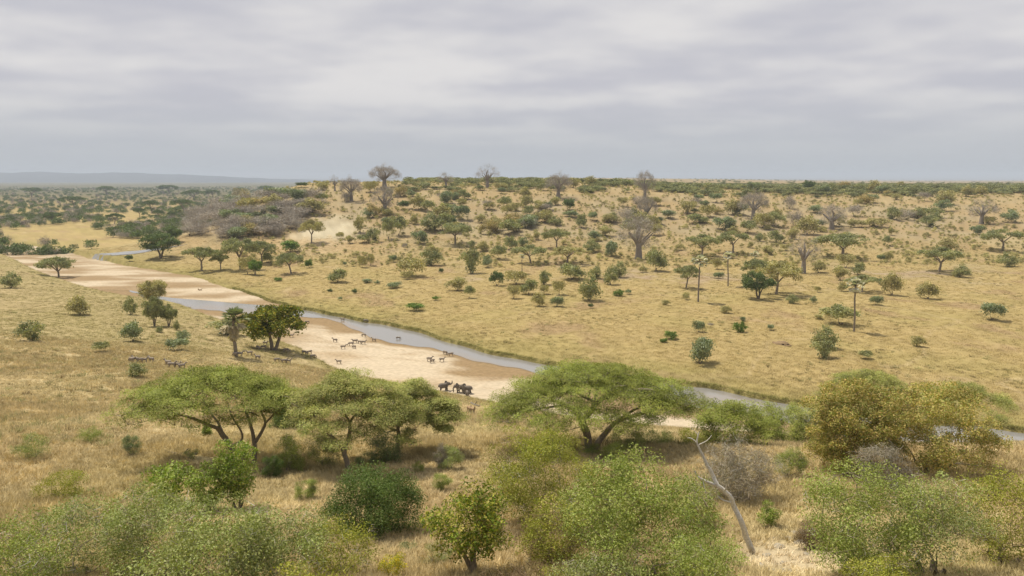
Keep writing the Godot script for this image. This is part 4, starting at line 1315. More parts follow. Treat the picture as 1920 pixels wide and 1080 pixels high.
	plant("thorn_bush", "grey", 1, 206.2, 506.5, 10.8, 5.7, "large low grey-green bush left of the round-crowned baobab", "bush", "thorn bushes across the river")
	plant("thorn_bush", "grey", 2, 134.8, 478.8, 17.4, 9.0, "large low grey-green bush behind the neat far acacia", "bush", "thorn bushes across the river")
	plant("thorn_bush", "green", 3, 122.6, 500.3, 15.0, 6.4, "large low mid-green bush behind the leaning far acacia", "bush", "thorn bushes across the river")


func valley_plants_1():
	plant("thorn_bush", "olive", 3, 59.8, 342.3, 4.1, 3.1, "small olive bush in front of the large leafless baobab", "bush", "thorn bushes across the river")
	plant("thorn_bush", "green", 3, 66.9, 347.4, 10.5, 10.5, "large upright mid-green bush in front and right of the large leafless baobab", "bush", "thorn bushes across the river")
	plant("thorn_bush", "green", 1, 129.0, 535.0, 6.3, 4.4, "medium mid-green bush right of the thin grey tree", "bush", "thorn bushes across the river")
	plant("thorn_bush", "grey", 1, 108.0, 520.8, 11.1, 6.2, "large low grey-green bush right of the thin grey tree", "bush", "thorn bushes across the river")
	plant("thorn_bush", "olive", 3, 187.4, 534.3, 8.9, 6.8, "large olive bush right of the stout grey baobab", "bush", "thorn bushes across the river")
	plant("thorn_bush", "olive", 0, -20.9, 286.6, 8.3, 5.4, "large olive bush in front and left of the tall dense bush", "bush", "thorn bushes across the river")
	plant("thorn_bush", "olive", 1, 0.6, 267.5, 4.9, 5.5, "medium upright olive bush in front and right of the neat dark bush", "bush", "thorn bushes across the river")
	plant("thorn_bush", "olive", 1, 17.3, 274.4, 5.1, 6.0, "medium upright olive bush left of the stacked bush", "bush", "thorn bushes across the river")
	plant("thorn_bush", "olive", 2, 9.0, 249.9, 5.2, 4.8, "medium olive bush right of the neat dark bush", "bush", "thorn bushes across the river")
	plant("thorn_bush", "olive", 1, 11.9, 277.1, 3.8, 4.0, "small upright olive bush in front and right of the white-tufted palm", "bush", "thorn bushes across the river")
	plant("thorn_bush", "olive", 0, 14.0, 438.6, 5.2, 5.3, "medium upright olive bush left of the raised-crown acacia", "bush", "thorn bushes across the river")
	plant("thorn_bush", "olive", 2, -62.2, 483.7, 6.5, 6.5, "medium upright olive bush right of the hill-end baobab", "bush", "thorn bushes across the river")
	plant("thorn_bush", "olive", 1, -3.3, 520.2, 9.5, 7.8, "large olive bush, nearest in front and right of the crooked skyline baobab", "bush", "thorn bushes across the river")
	plant("thorn_bush", "olive", 3, 97.1, 376.8, 5.7, 3.4, "medium olive bush in front of the leaning far acacia", "bush", "thorn bushes across the river")
	plant("thorn_bush", "olive", 0, 139.0, 406.8, 7.4, 5.2, "medium olive bush behind and right of the half-hidden palm", "bush", "thorn bushes across the river")
	plant("thorn_bush", "olive", 1, 152.7, 419.3, 6.3, 4.1, "medium olive bush left of the forked baobab", "bush", "thorn bushes across the river")
	plant("thorn_bush", "olive", 3, 139.8, 341.6, 7.9, 5.4, "large olive bush right of the forked baobab", "bush", "thorn bushes across the river")
	plant("thorn_bush", "olive", 2, 125.4, 283.6, 4.3, 3.7, "small olive bush left of the low dark acacia", "bush", "thorn bushes across the river")
	plant("thorn_bush", "olive", 1, 231.2, 500.2, 9.1, 4.9, "large low olive bush, nearest right of the round-crowned baobab", "bush", "thorn bushes across the river")
	plant("thorn_bush", "olive", 0, 225.7, 502.0, 6.8, 6.0, "medium olive bush right of the round-crowned baobab", "bush", "thorn bushes across the river")
	plant("thorn_bush", "olive", 3, 201.3, 489.0, 7.4, 3.7, "medium low olive bush in front and left of the round-crowned baobab", "bush", "thorn bushes across the river")
	plant("thorn_bush", "olive", 2, -155.0, 624.0, 11.8, 6.5, "large low olive bush left of the shoulder tree", "bush", "thorn bushes across the river")
	plant("thorn_bush", "olive", 1, -72.2, 360.9, 4.6, 6.3, "medium upright olive bush in front and right of the pale scar", "bush", "thorn bushes across the river")
	plant("thorn_bush", "olive", 0, -92.5, 429.2, 5.8, 4.8, "medium olive bush right of the pale scar", "bush", "thorn bushes across the river")
	plant("thorn_bush", "olive", 1, -100.6, 440.9, 5.2, 4.6, "medium olive bush in front and right of the pale scar", "bush", "thorn bushes across the river")
	plant("thorn_bush", "olive", 3, 136.6, 466.2, 6.3, 4.9, "medium olive bush behind the neat far acacia", "bush", "thorn bushes across the river")
	plant("thorn_bush", "olive", 1, 92.3, 415.2, 5.3, 3.4, "medium olive bush left of the leaning far acacia", "bush", "thorn bushes across the river")
	plant("thorn_bush", "olive", 2, 135.1, 426.0, 3.7, 3.8, "small upright olive bush right of the neat far acacia", "bush", "thorn bushes across the river")
	plant("thorn_bush", "olive", 3, 214.2, 460.9, 4.0, 3.1, "small olive bush right of the widest far acacia", "bush", "thorn bushes across the river")
	plant("thorn_bush", "olive", 3, 237.4, 473.1, 4.9, 5.3, "medium upright olive bush, second nearest right of the widest far acacia", "bush", "thorn bushes across the river")
	plant("thorn_bush", "olive", 0, 93.3, 226.0, 2.9, 1.6, "small low olive bush left of the large round bush", "bush", "thorn bushes across the river")
	plant("thorn_bush", "olive", 1, 115.6, 282.0, 2.7, 2.6, "small olive bush right of the dull umbrella acacia", "bush", "thorn bushes across the river")
	plant("thorn_bush", "olive", 2, 52.1, 252.1, 3.4, 1.9, "small low olive bush in front and left of the small flat acacia", "bush", "thorn bushes across the river")
	plant("thorn_bush", "olive", 0, 62.1, 264.8, 3.2, 2.8, "small olive bush in front and left of the tallest thin palm", "bush", "thorn bushes across the river")
	plant("thorn_bush", "olive", 1, -44.8, 319.9, 5.9, 4.1, "medium olive bush behind the isolated bright bush", "bush", "thorn bushes across the river")
	plant("thorn_bush", "olive", 0, -20.6, 495.2, 7.8, 6.3, "large olive bush, nearest right of the solitary hillside acacia", "bush", "thorn bushes across the river")
	plant("thorn_bush", "grey", 0, -73.6, 165.9, 4.0, 2.7, "small grey-green bush behind and right of the low spreading bush", "bush", "thorn bushes across the river")
	plant("thorn_bush", "grey", 0, -11.6, 360.8, 6.3, 6.3, "medium grey-green bush right of the tall dense bush", "bush", "thorn bushes across the river")
	plant("thorn_bush", "grey", 2, 52.4, 396.3, 9.5, 8.7, "large grey-green bush left of the large leafless baobab", "bush", "thorn bushes across the river")
	plant("thorn_bush", "grey", 3, 15.1, 248.2, 4.6, 4.3, "medium grey-green bush left of the stacked bush", "bush", "thorn bushes across the river")
	plant("thorn_bush", "grey", 3, -45.9, 292.0, 6.8, 2.9, "medium low grey-green bush behind and left of the isolated bright bush", "bush", "thorn bushes across the river")
	plant("thorn_bush", "grey", 1, -59.6, 375.5, 4.2, 4.0, "small grey-green bush left of the solitary hillside acacia", "bush", "thorn bushes across the river")
	plant("thorn_bush", "grey", 1, 43.1, 276.3, 2.7, 2.1, "small grey-green bush right of the stacked bush", "bush", "thorn bushes across the river")
	plant("thorn_bush", "grey", 3, -2.3, 469.7, 6.3, 4.6, "medium grey-green bush, second nearest behind and left of the wide dark acacia", "bush", "thorn bushes across the river")
	plant("thorn_bush", "grey", 3, 225.4, 560.9, 12.0, 7.1, "large grey-green bush left of the round-crowned baobab", "bush", "thorn bushes across the river")
	plant("thorn_bush", "grey", 3, 123.4, 251.9, 4.3, 4.0, "small grey-green bush in front and right of the low dark acacia", "bush", "thorn bushes across the river")
	plant("thorn_bush", "grey", 0, 104.2, 257.5, 2.5, 2.7, "small upright grey-green bush left of the large round bush", "bush", "thorn bushes across the river")
	plant("thorn_bush", "grey", 3, 52.4, 207.6, 3.5, 4.0, "small upright grey-green bush behind the blue-grey bush", "bush", "thorn bushes across the river")
	plant("thorn_bush", "grey", 3, 88.8, 321.5, 4.6, 3.4, "medium grey-green bush left of the second thin palm", "bush", "thorn bushes across the river")
	plant("thorn_bush", "grey", 2, 147.9, 300.9, 2.9, 3.0, "small upright grey-green bush right of the low dark acacia", "bush", "thorn bushes across the river")
	plant("thorn_bush", "grey", 2, 69.5, 222.5, 2.2, 1.7, "small grey-green bush behind the small bright bush", "bush", "thorn bushes across the river")
	plant("thorn_bush", "grey", 1, 73.0, 208.8, 2.4, 1.8, "small grey-green bush right of the small bright bush", "bush", "thorn bushes across the river")
	plant("thorn_bush", "grey", 3, -60.0, 307.8, 5.2, 2.1, "medium low grey-green bush left of the isolated bright bush", "bush", "thorn bushes across the river")
	plant("thorn_bush", "grey", 0, -55.4, 305.3, 2.7, 1.6, "small grey-green bush left of the isolated bright bush", "bush", "thorn bushes across the river")
	plant("thorn_bush", "grey", 1, -60.4, 261.6, 2.1, 1.4, "small grey-green bush right of the thin-trunked acacia", "bush", "thorn bushes across the river")
	plant("thorn_bush", "bright", 0, -119.4, 405.2, 12.9, 6.7, "large low bright green bush behind the thin-trunked acacia", "bush", "thorn bushes across the river")
	plant("thorn_bush", "bright", 2, -157.3, 556.3, 8.8, 5.8, "large bright green bush left of the shoulder tree", "bush", "thorn bushes across the river")
	plant("thorn_bush", "bright", 2, 38.8, 271.2, 4.6, 2.5, "medium low bright green bush right of the stacked bush", "bush", "thorn bushes across the river")
	plant("thorn_bush", "bright", 0, 42.4, 197.2, 4.3, 2.3, "small low bright green bush, nearest left of the blue-grey bush", "bush", "thorn bushes across the river")
	plant("thorn_bush", "bright", 3, -96.9, 358.1, 4.0, 4.3, "small upright bright green bush right of the thin-trunked acacia", "bush", "thorn bushes across the river")
	plant("thorn_bush", "bright", 3, -98.5, 313.6, 4.0, 1.7, "small low bright green bush in front and left of the thin-trunked acacia", "bush", "thorn bushes across the river")
	plant("thorn_bush", "bright", 1, -26.6, 261.4, 2.9, 1.6, "small low bright green bush right of the isolated bright bush", "bush", "thorn bushes across the river")
	plant("thorn_bush", "bright", 3, 40.0, 193.7, 2.4, 1.3, "small low bright green bush, second nearest left of the blue-grey bush", "bush", "thorn bushes across the river")
	plant("thorn_bush", "dark", 0, 3.3, 462.2, 6.6, 6.6, "medium upright dark green bush left of the raised-crown acacia", "bush", "thorn bushes across the river")
	plant("thorn_bush", "dark", 3, -166.7, 506.2, 5.2, 6.1, "medium upright dark green bush left of the scar acacia", "bush", "thorn bushes across the river")
	plant("thorn_bush", "dark", 1, 26.1, 247.2, 2.0, 1.9, "small dark green bush in front of the stacked bush", "bush", "thorn bushes across the river")
	plant("thorn_bush", "dark", 2, -32.3, 340.5, 2.4, 2.6, "small upright dark green bush left of the tall dense bush", "bush", "thorn bushes across the river")
	plant("thorn_bush", "dark", 3, -69.1, 283.2, 2.5, 1.3, "small low dark green bush right of the thin-trunked acacia", "bush", "thorn bushes across the river")
	plant("thorn_bush", "dark", 3, -58.6, 277.6, 2.4, 1.9, "small dark green bush left of the isolated bright bush", "bush", "thorn bushes across the river")
	plant("thorn_bush", "dark", 1, -193.1, 378.5, 3.9, 3.7, "small dark green bush left of the upstream dark tree", "bush", "thorn bushes across the river")
	plant("thorn_bush", "dark", 1, -177.1, 639.3, 11.1, 4.8, "large low dark green bush left of the shoulder tree", "bush", "thorn bushes across the river")
	plant("bare_bush", "twigs", 2, 190.4, 509.5, 12.1, 10.7, "large leafless grey-brown bush left of the round-crowned baobab", "bush", "bare bushes on the hill")
	plant("bare_bush", "twigs", 2, 212.6, 580.4, 11.9, 10.8, "large leafless grey-brown bush right of the stout grey baobab", "bush", "bare bushes on the hill")
	plant("bare_bush", "twigs", 1, -59.2, 414.9, 3.6, 4.1, "small upright leafless grey-brown bush left of the solitary hillside acacia", "bush", "bare bushes on the hill")
	plant("bare_bush", "twigs", 1, 57.7, 215.4, 1.9, 1.5, "small leafless grey-brown bush left of the small bright bush", "bush", "bare bushes on the hill")
	plant("bare_bush", "twigs", 3, -124.2, 569.7, 9.0, 8.5, "large leafless grey-brown bush in front and left of the brow baobab", "bush", "bare bushes on the hill")
	plant("thorn_bush", "green", 0, -96.6, 148.6, 5.5, 4.6, "medium mid-green bush left of the left bank tree", "bush", "thorn bushes across the river")
	plant("thorn_bush", "olive", 2, -116.2, 199.6, 6.4, 5.2, "medium olive bush left of the loose bank tree", "bush", "thorn bushes across the river")
	plant("thorn_bush", "olive", 3, 149.7, 267.9, 7.7, 6.1, "large olive bush, nearest right of the low dark acacia", "bush", "thorn bushes across the river")
	plant("thorn_bush", "green", 2, 196.3, 327.5, 7.9, 5.9, "large mid-green bush, nearest right of the low dark acacia", "bush", "thorn bushes across the river")
	plant("thorn_bush", "grey", 1, 145.9, 225.3, 7.3, 5.8, "medium grey-green bush right of the low dark acacia", "bush", "thorn bushes across the river")
	plant("thorn_bush", "olive", 2, 102.9, 187.2, 3.9, 2.9, "small olive bush right of the palm by the round bush", "bush", "thorn bushes across the river")
	plant("thorn_bush", "olive", 2, 245.9, 425.0, 10.1, 7.7, "large olive bush, second nearest right of the low dark acacia", "bush", "thorn bushes across the river")
	plant("thorn_bush", "green", 2, 242.0, 365.4, 9.9, 7.2, "large mid-green bush, second nearest right of the low dark acacia", "bush", "thorn bushes across the river")
	plant("thorn_bush", "grey", 2, 301.5, 489.6, 10.1, 6.6, "large grey-green bush, nearest right of the widest far acacia", "bush", "thorn bushes across the river")
	plant("thorn_bush", "green", 2, -181.4, 269.9, 7.8, 6.1, "large mid-green bush left of the loose bank tree", "bush", "thorn bushes across the river")
	plant("thorn_bush", "green", 1, -77.2, 138.5, 3.4, 2.3, "small mid-green bush left of the left bank tree", "bush", "thorn bushes across the river")
	plant("acacia_tree", "acacia_green", 0, -200.7, 330.9, 17.5, 11.0, "lone mid-green acacia tree left of the loose bank tree", "tree", "acacias across the river")
	plant("acacia_tree", "acacia_green", 3, 196.3, 344.1, 22.0, 12.0, "lone low mid-green acacia tree, nearest right of the low dark acacia", "tree", "acacias across the river")
	plant("acacia_tree", "acacia_green", 1, 279.4, 427.7, 23.8, 12.9, "lone low mid-green acacia tree, second nearest right of the low dark acacia", "tree", "acacias across the river")
	plant("baobab_tree", "baobab", 3, 328.3, 528.1, 20.9, 16.6, "lone leafless baobab right of the widest far acacia", "tree", "baobabs across the river")
	plant("thorn_bush", "grey", 2, -153.1, 474.6, 18.2, 9.7, "large low grey-green bush, second nearest left of the scar acacia", "bush", "thorn bushes across the river")
	plant("bare_bush", "twigs", 1, -145.0, 522.7, 14.6, 10.5, "large leafless grey-brown bush behind the scar acacia", "bush", "bare bushes on the hill")
	plant("dry_bush", "tan", 0, -498.4, 1386.3, 36.6, 28.5, "large straw-coloured bush behind the grove's right acacia", "bush", "dry bushes on the hill")
	plant("bare_bush", "twigs", 2, -300.8, 734.7, 17.5, 15.7, "large leafless grey-brown bush, third nearest right of the darker tree", "bush", "bare bushes on the hill")
	plant("bare_bush", "twigs", 2, -170.2, 444.1, 15.8, 6.8, "large low leafless grey-brown bush behind and left of the grove's tall acacia", "bush", "bare bushes on the hill")
	plant("bare_bush", "twigs", 1, -384.3, 1012.0, 26.5, 14.2, "large low leafless grey-brown bush, ninth nearest right of the darker tree", "bush", "bare bushes on the hill")
	plant("bare_bush", "twigs", 1, -191.6, 504.1, 17.9, 8.3, "large low leafless grey-brown bush, second nearest behind the grove's tall acacia", "bush", "bare bushes on the hill")
	plant("bare_bush", "twigs", 2, -174.7, 460.7, 13.5, 8.2, "large leafless grey-brown bush, nearest behind and left of the grove's tall acacia", "bush", "bare bushes on the hill")
	plant("thorn_bush", "grey", 3, -178.7, 584.1, 23.4, 9.7, "large low grey-green bush left of the shoulder tree", "bush", "thorn bushes across the river")
	plant("bare_bush", "twigs", 1, -180.5, 499.5, 15.1, 10.5, "large leafless grey-brown bush, third nearest behind the grove's tall acacia", "bush", "bare bushes on the hill")
	plant("thorn_bush", "olive", 2, -167.9, 475.5, 12.3, 7.5, "large olive bush behind and left of the grove's right acacia", "bush", "thorn bushes across the river")
	plant("bare_bush", "twigs", 3, -146.3, 510.9, 20.0, 8.0, "large low leafless grey-brown bush, second nearest behind and left of the scar acacia", "bush", "bare bushes on the hill")
	plant("thorn_bush", "grey", 1, -171.9, 489.8, 18.9, 6.8, "large low grey-green bush behind the grove's right acacia", "bush", "thorn bushes across the river")
	plant("thorn_bush", "grey", 1, -183.6, 492.3, 14.0, 9.7, "large grey-green bush behind the grove's tall acacia", "bush", "thorn bushes across the river")
	plant("bare_bush", "twigs", 2, -287.1, 686.8, 25.9, 13.1, "large low leafless grey-brown bush, fourth nearest right of the darker tree", "bush", "bare bushes on the hill")
	plant("bare_bush", "twigs", 3, -161.4, 531.5, 19.2, 7.5, "large low leafless grey-brown bush, fourth nearest behind and left of the scar acacia", "bush", "bare bushes on the hill")
	plant("bare_bush", "twigs", 1, -148.2, 453.1, 16.6, 7.5, "large low leafless grey-brown bush, nearest behind the grove's right acacia", "bush", "bare bushes on the hill")
	plant("bare_bush", "twigs", 1, -194.0, 498.3, 20.3, 9.6, "large low leafless grey-brown bush, seventh nearest right of the darker tree", "bush", "bare bushes on the hill")
	plant("bare_bush", "twigs", 3, -152.6, 527.6, 21.5, 9.8, "large low leafless grey-brown bush, third nearest behind and left of the scar acacia", "bush", "bare bushes on the hill")
	plant("bare_bush", "twigs", 0, -186.0, 452.0, 12.1, 7.6, "large leafless grey-brown bush, second nearest right of the darker tree", "bush", "bare bushes on the hill")
	plant("bare_bush", "twigs", 1, -183.9, 572.1, 23.0, 11.2, "large low leafless grey-brown bush left of the shoulder tree", "bush", "bare bushes on the hill")
	plant("bare_bush", "twigs", 2, -433.2, 1152.0, 45.3, 16.6, "large low leafless grey-brown bush, tenth nearest right of the darker tree", "bush", "bare bushes on the hill")
	plant("bare_bush", "twigs", 3, -144.1, 503.9, 20.2, 10.7, "large low leafless grey-brown bush, nearest behind and left of the scar acacia", "bush", "bare bushes on the hill")
	plant("bare_bush", "twigs", 0, -341.4, 850.3, 28.3, 15.3, "large low leafless grey-brown bush, sixth nearest right of the darker tree", "bush", "bare bushes on the hill")
	plant("bare_bush", "twigs", 0, -206.3, 487.0, 16.6, 6.7, "large low leafless grey-brown bush, third nearest right of the darker tree", "bush", "bare bushes on the hill")
	plant("bare_bush", "twigs", 2, -146.0, 464.3, 19.0, 9.3, "large low leafless grey-brown bush, fourth nearest left of the scar acacia", "bush", "bare bushes on the hill")
	plant("bare_bush", "twigs", 2, -138.5, 529.7, 20.4, 9.4, "large low leafless grey-brown bush in front and left of the shoulder tree", "bush", "bare bushes on the hill")
	plant("bare_bush", "twigs", 1, -435.0, 1132.8, 40.0, 18.8, "large low leafless grey-brown bush, eighth nearest right of the darker tree", "bush", "bare bushes on the hill")
	plant("thorn_bush", "olive", 3, -137.9, 520.3, 20.2, 10.2, "large low olive bush behind the scar acacia", "bush", "thorn bushes across the river")


func valley_plants_2():
	plant("bare_bush", "twigs", 1, -169.3, 496.8, 19.0, 10.9, "large low leafless grey-brown bush, fourth nearest behind the grove's right acacia", "bush", "bare bushes on the hill")
	plant("bare_bush", "twigs", 0, -145.7, 477.6, 17.8, 8.9, "large low leafless grey-brown bush, second nearest left of the scar acacia", "bush", "bare bushes on the hill")
	plant("thorn_bush", "grey", 3, -161.2, 513.5, 18.6, 7.0, "large low grey-green bush, nearest left of the scar acacia", "bush", "thorn bushes across the river")
	plant("bare_bush", "twigs", 2, -151.8, 488.3, 15.6, 7.6, "large low leafless grey-brown bush, third nearest left of the scar acacia", "bush", "bare bushes on the hill")
	plant("thorn_bush", "olive", 1, -193.9, 554.3, 15.4, 11.9, "large olive bush behind the grove's right acacia", "bush", "thorn bushes across the river")
	plant("bare_bush", "twigs", 2, -191.0, 461.0, 11.2, 8.8, "large leafless grey-brown bush, nearest right of the darker tree", "bush", "bare bushes on the hill")
	plant("bare_bush", "twigs", 3, -332.4, 797.0, 27.0, 17.6, "large leafless grey-brown bush behind and right of the darker tree", "bush", "bare bushes on the hill")
	plant("bare_bush", "twigs", 0, -141.4, 491.0, 12.9, 9.2, "large leafless grey-brown bush, nearest behind and left of the scar acacia", "bush", "bare bushes on the hill")
	plant("bare_bush", "twigs", 1, -168.6, 453.3, 11.6, 8.4, "large leafless grey-brown bush, nearest behind the grove's tall acacia", "bush", "bare bushes on the hill")
	plant("bare_bush", "twigs", 2, -333.7, 911.5, 26.2, 20.2, "large leafless grey-brown bush, fourth nearest behind the grove's tall acacia", "bush", "bare bushes on the hill")
	plant("thorn_bush", "grey", 2, -163.4, 445.3, 16.4, 7.2, "large low grey-green bush, nearest behind the grove's tall acacia", "bush", "thorn bushes across the river")
	plant("bare_bush", "twigs", 3, -149.0, 560.3, 19.7, 12.3, "large leafless grey-brown bush, nearest left of the shoulder tree", "bush", "bare bushes on the hill")
	plant("bare_bush", "twigs", 0, -336.9, 863.8, 27.8, 18.2, "large leafless grey-brown bush, fourth nearest right of the darker tree", "bush", "bare bushes on the hill")
	plant("thorn_bush", "grey", 0, -157.2, 459.9, 11.1, 6.7, "large grey-green bush behind the grove's right acacia", "bush", "thorn bushes across the river")
	plant("bare_bush", "twigs", 1, -160.6, 479.7, 17.1, 7.3, "large low leafless grey-brown bush, third nearest behind the grove's right acacia", "bush", "bare bushes on the hill")
	plant("bare_bush", "twigs", 0, -166.0, 464.3, 16.6, 10.2, "large leafless grey-brown bush, second nearest behind the grove's tall acacia", "bush", "bare bushes on the hill")
	plant("bare_bush", "twigs", 0, -209.8, 602.2, 21.5, 12.9, "large leafless grey-brown bush behind the grove's right acacia", "bush", "bare bushes on the hill")
	plant("bare_bush", "twigs", 0, -283.1, 664.5, 16.8, 9.3, "large low leafless grey-brown bush, second nearest right of the darker tree", "bush", "bare bushes on the hill")
	plant("bare_bush", "twigs", 0, -150.8, 465.0, 18.3, 10.4, "large low leafless grey-brown bush, second nearest behind the grove's right acacia", "bush", "bare bushes on the hill")
	plant("bare_bush", "twigs", 2, -157.1, 512.1, 13.8, 10.6, "large leafless grey-brown bush, second nearest behind and left of the scar acacia", "bush", "bare bushes on the hill")
	plant("bare_bush", "twigs", 3, -144.2, 454.9, 13.2, 8.5, "large leafless grey-brown bush behind and right of the grove's right acacia", "bush", "bare bushes on the hill")
	plant("thorn_bush", "olive", 3, -166.3, 534.0, 15.1, 9.8, "large olive bush behind and left of the scar acacia", "bush", "thorn bushes across the river")
	plant("bare_bush", "twigs", 2, -182.1, 468.1, 12.2, 7.3, "large leafless grey-brown bush, second nearest behind and left of the grove's tall acacia", "bush", "bare bushes on the hill")
	plant("bare_bush", "twigs", 2, -173.4, 471.3, 17.1, 9.1, "large low leafless grey-brown bush, nearest behind the grove's tall acacia", "bush", "bare bushes on the hill")
	plant("dry_bush", "tan", 3, -181.9, 557.4, 22.5, 8.0, "large low straw-coloured bush left of the scar acacia", "bush", "dry bushes on the hill")
	plant("bare_bush", "twigs", 3, -138.8, 476.0, 18.9, 8.5, "large low leafless grey-brown bush, nearest left of the scar acacia", "bush", "bare bushes on the hill")
	plant("thorn_bush", "grey", 0, -410.0, 1111.6, 36.3, 20.8, "large low grey-green bush, second nearest behind the grove's tall acacia", "bush", "thorn bushes across the river")
	plant("bare_bush", "twigs", 2, -195.0, 455.5, 16.9, 6.2, "large low leafless grey-brown bush, nearest right of the darker tree", "bush", "bare bushes on the hill")
	plant("dry_bush", "tan", 0, -159.6, 455.5, 13.4, 8.0, "large straw-coloured bush behind and left of the grove's right acacia", "bush", "dry bushes on the hill")
	plant("bare_bush", "twigs", 1, -284.6, 711.5, 27.7, 15.1, "large low leafless grey-brown bush, fifth nearest right of the darker tree", "bush", "bare bushes on the hill")
	plant("thorn_bush", "grey", 1, -155.9, 556.1, 15.9, 10.8, "large grey-green bush left of the shoulder tree", "bush", "thorn bushes across the river")
	plant("bare_bush", "twigs", 3, -167.2, 554.0, 13.3, 8.6, "large leafless grey-brown bush, second nearest left of the shoulder tree", "bush", "bare bushes on the hill")
	plant("dry_bush", "tan", 2, -93.8, 510.2, 10.5, 8.9, "large straw-coloured bush left of the hill-end baobab", "bush", "dry bushes on the hill")
	plant("thorn_bush", "olive", 0, -87.9, 515.2, 8.9, 6.1, "large olive bush, nearest in front of the hill-end baobab", "bush", "thorn bushes across the river")
	plant("thorn_bush", "green", 1, -7.6, 639.3, 7.4, 5.2, "medium mid-green bush right of the crooked skyline baobab", "bush", "thorn bushes across the river")
	plant("thorn_bush", "grey", 1, 95.4, 500.5, 9.5, 5.6, "large grey-green bush in front and right of the thin grey tree", "bush", "thorn bushes across the river")
	plant("thorn_bush", "grey", 0, -40.9, 513.7, 10.1, 7.5, "large grey-green bush, second nearest behind the solitary hillside acacia", "bush", "thorn bushes across the river")
	plant("thorn_bush", "green", 1, 310.7, 555.3, 11.4, 8.2, "large mid-green bush, fifth nearest right of the round-crowned baobab", "bush", "thorn bushes across the river")
	plant("thorn_bush", "green", 2, 305.8, 547.2, 10.2, 6.2, "large mid-green bush, fourth nearest right of the round-crowned baobab", "bush", "thorn bushes across the river")
	plant("thorn_bush", "green", 1, 306.0, 560.2, 11.2, 7.2, "large mid-green bush, third nearest right of the round-crowned baobab", "bush", "thorn bushes across the river")
	plant("thorn_bush", "green", 2, 294.3, 550.8, 13.6, 8.0, "large mid-green bush, second nearest right of the round-crowned baobab", "bush", "thorn bushes across the river")
	plant("thorn_bush", "green", 3, -96.5, 595.5, 7.2, 5.3, "medium mid-green bush behind the hill-end baobab", "bush", "thorn bushes across the river")
	plant("dry_bush", "tan", 2, -86.1, 586.0, 12.5, 8.6, "large straw-coloured bush behind and right of the hill-end baobab", "bush", "dry bushes on the hill")
	plant("thorn_bush", "grey", 0, -77.1, 582.4, 9.0, 5.8, "large grey-green bush right of the hill-end baobab", "bush", "thorn bushes across the river")
	plant("thorn_bush", "green", 3, 329.7, 718.9, 12.4, 7.5, "large mid-green bush behind and right of the round-crowned baobab", "bush", "thorn bushes across the river")
	plant("bare_bush", "twigs", 1, -16.7, 540.8, 10.7, 7.2, "large leafless grey-brown bush in front of the crooked skyline baobab", "bush", "bare bushes on the hill")
	plant("thorn_bush", "olive", 1, -16.4, 538.8, 8.7, 6.6, "large olive bush in front of the crooked skyline baobab", "bush", "thorn bushes across the river")
	plant("thorn_bush", "olive", 2, 10.1, 547.4, 10.8, 9.1, "large olive bush, third nearest left of the brown-grey baobab", "bush", "thorn bushes across the river")
	plant("thorn_bush", "olive", 1, 374.8, 655.0, 12.5, 8.4, "large olive bush, seventh nearest right of the round-crowned baobab", "bush", "thorn bushes across the river")
	plant("bare_bush", "twigs", 2, 136.3, 561.8, 9.4, 7.4, "large leafless grey-brown bush right of the thin grey tree", "bush", "bare bushes on the hill")
	plant("thorn_bush", "grey", 1, -10.8, 471.3, 8.7, 6.0, "large grey-green bush right of the solitary hillside acacia", "bush", "thorn bushes across the river")
	plant("thorn_bush", "olive", 1, 124.2, 536.1, 12.4, 10.3, "large olive bush right of the thin grey tree", "bush", "thorn bushes across the river")
	plant("thorn_bush", "olive", 3, 155.3, 532.9, 13.2, 10.5, "large olive bush, nearest left of the stout grey baobab", "bush", "thorn bushes across the river")
	plant("thorn_bush", "olive", 1, 107.7, 569.3, 10.1, 7.3, "large olive bush behind and right of the thin grey tree", "bush", "thorn bushes across the river")
	plant("thorn_bush", "olive", 1, 332.0, 524.6, 8.6, 6.3, "large olive bush right of the widest far acacia", "bush", "thorn bushes across the river")
	plant("thorn_bush", "olive", 3, -45.6, 508.5, 8.2, 6.4, "large olive bush, second nearest behind and left of the solitary hillside acacia", "bush", "thorn bushes across the river")
	plant("thorn_bush", "olive", 3, -45.3, 501.3, 13.4, 10.1, "large olive bush, nearest behind and left of the solitary hillside acacia", "bush", "thorn bushes across the river")
	plant("thorn_bush", "grey", 1, 211.8, 664.9, 12.8, 10.7, "large grey-green bush behind the stout grey baobab", "bush", "thorn bushes across the river")
	plant("thorn_bush", "olive", 1, 163.6, 492.0, 14.2, 10.9, "large olive bush in front and right of the stout grey baobab", "bush", "thorn bushes across the river")
	plant("thorn_bush", "olive", 1, 217.6, 508.2, 11.1, 9.0, "large olive bush, nearest right of the round-crowned baobab", "bush", "thorn bushes across the river")
	plant("thorn_bush", "green", 1, 465.5, 756.1, 9.2, 7.8, "large mid-green bush, seventh nearest right of the round-crowned baobab", "bush", "thorn bushes across the river")
	plant("thorn_bush", "grey", 2, 141.2, 558.3, 8.0, 5.5, "large grey-green bush, third nearest left of the stout grey baobab", "bush", "thorn bushes across the river")
	plant("bare_bush", "twigs", 1, 340.3, 626.4, 12.1, 8.3, "large leafless grey-brown bush, third nearest right of the round-crowned baobab", "bush", "bare bushes on the hill")
	plant("thorn_bush", "green", 2, 292.4, 694.1, 10.9, 9.3, "large mid-green bush behind the round-crowned baobab", "bush", "thorn bushes across the river")
	plant("thorn_bush", "olive", 3, 187.1, 477.7, 14.5, 11.7, "large olive bush left of the round-crowned baobab", "bush", "thorn bushes across the river")
	plant("thorn_bush", "grey", 1, 144.4, 586.3, 7.9, 5.3, "large grey-green bush right of the narrow ridge baobab", "bush", "thorn bushes across the river")
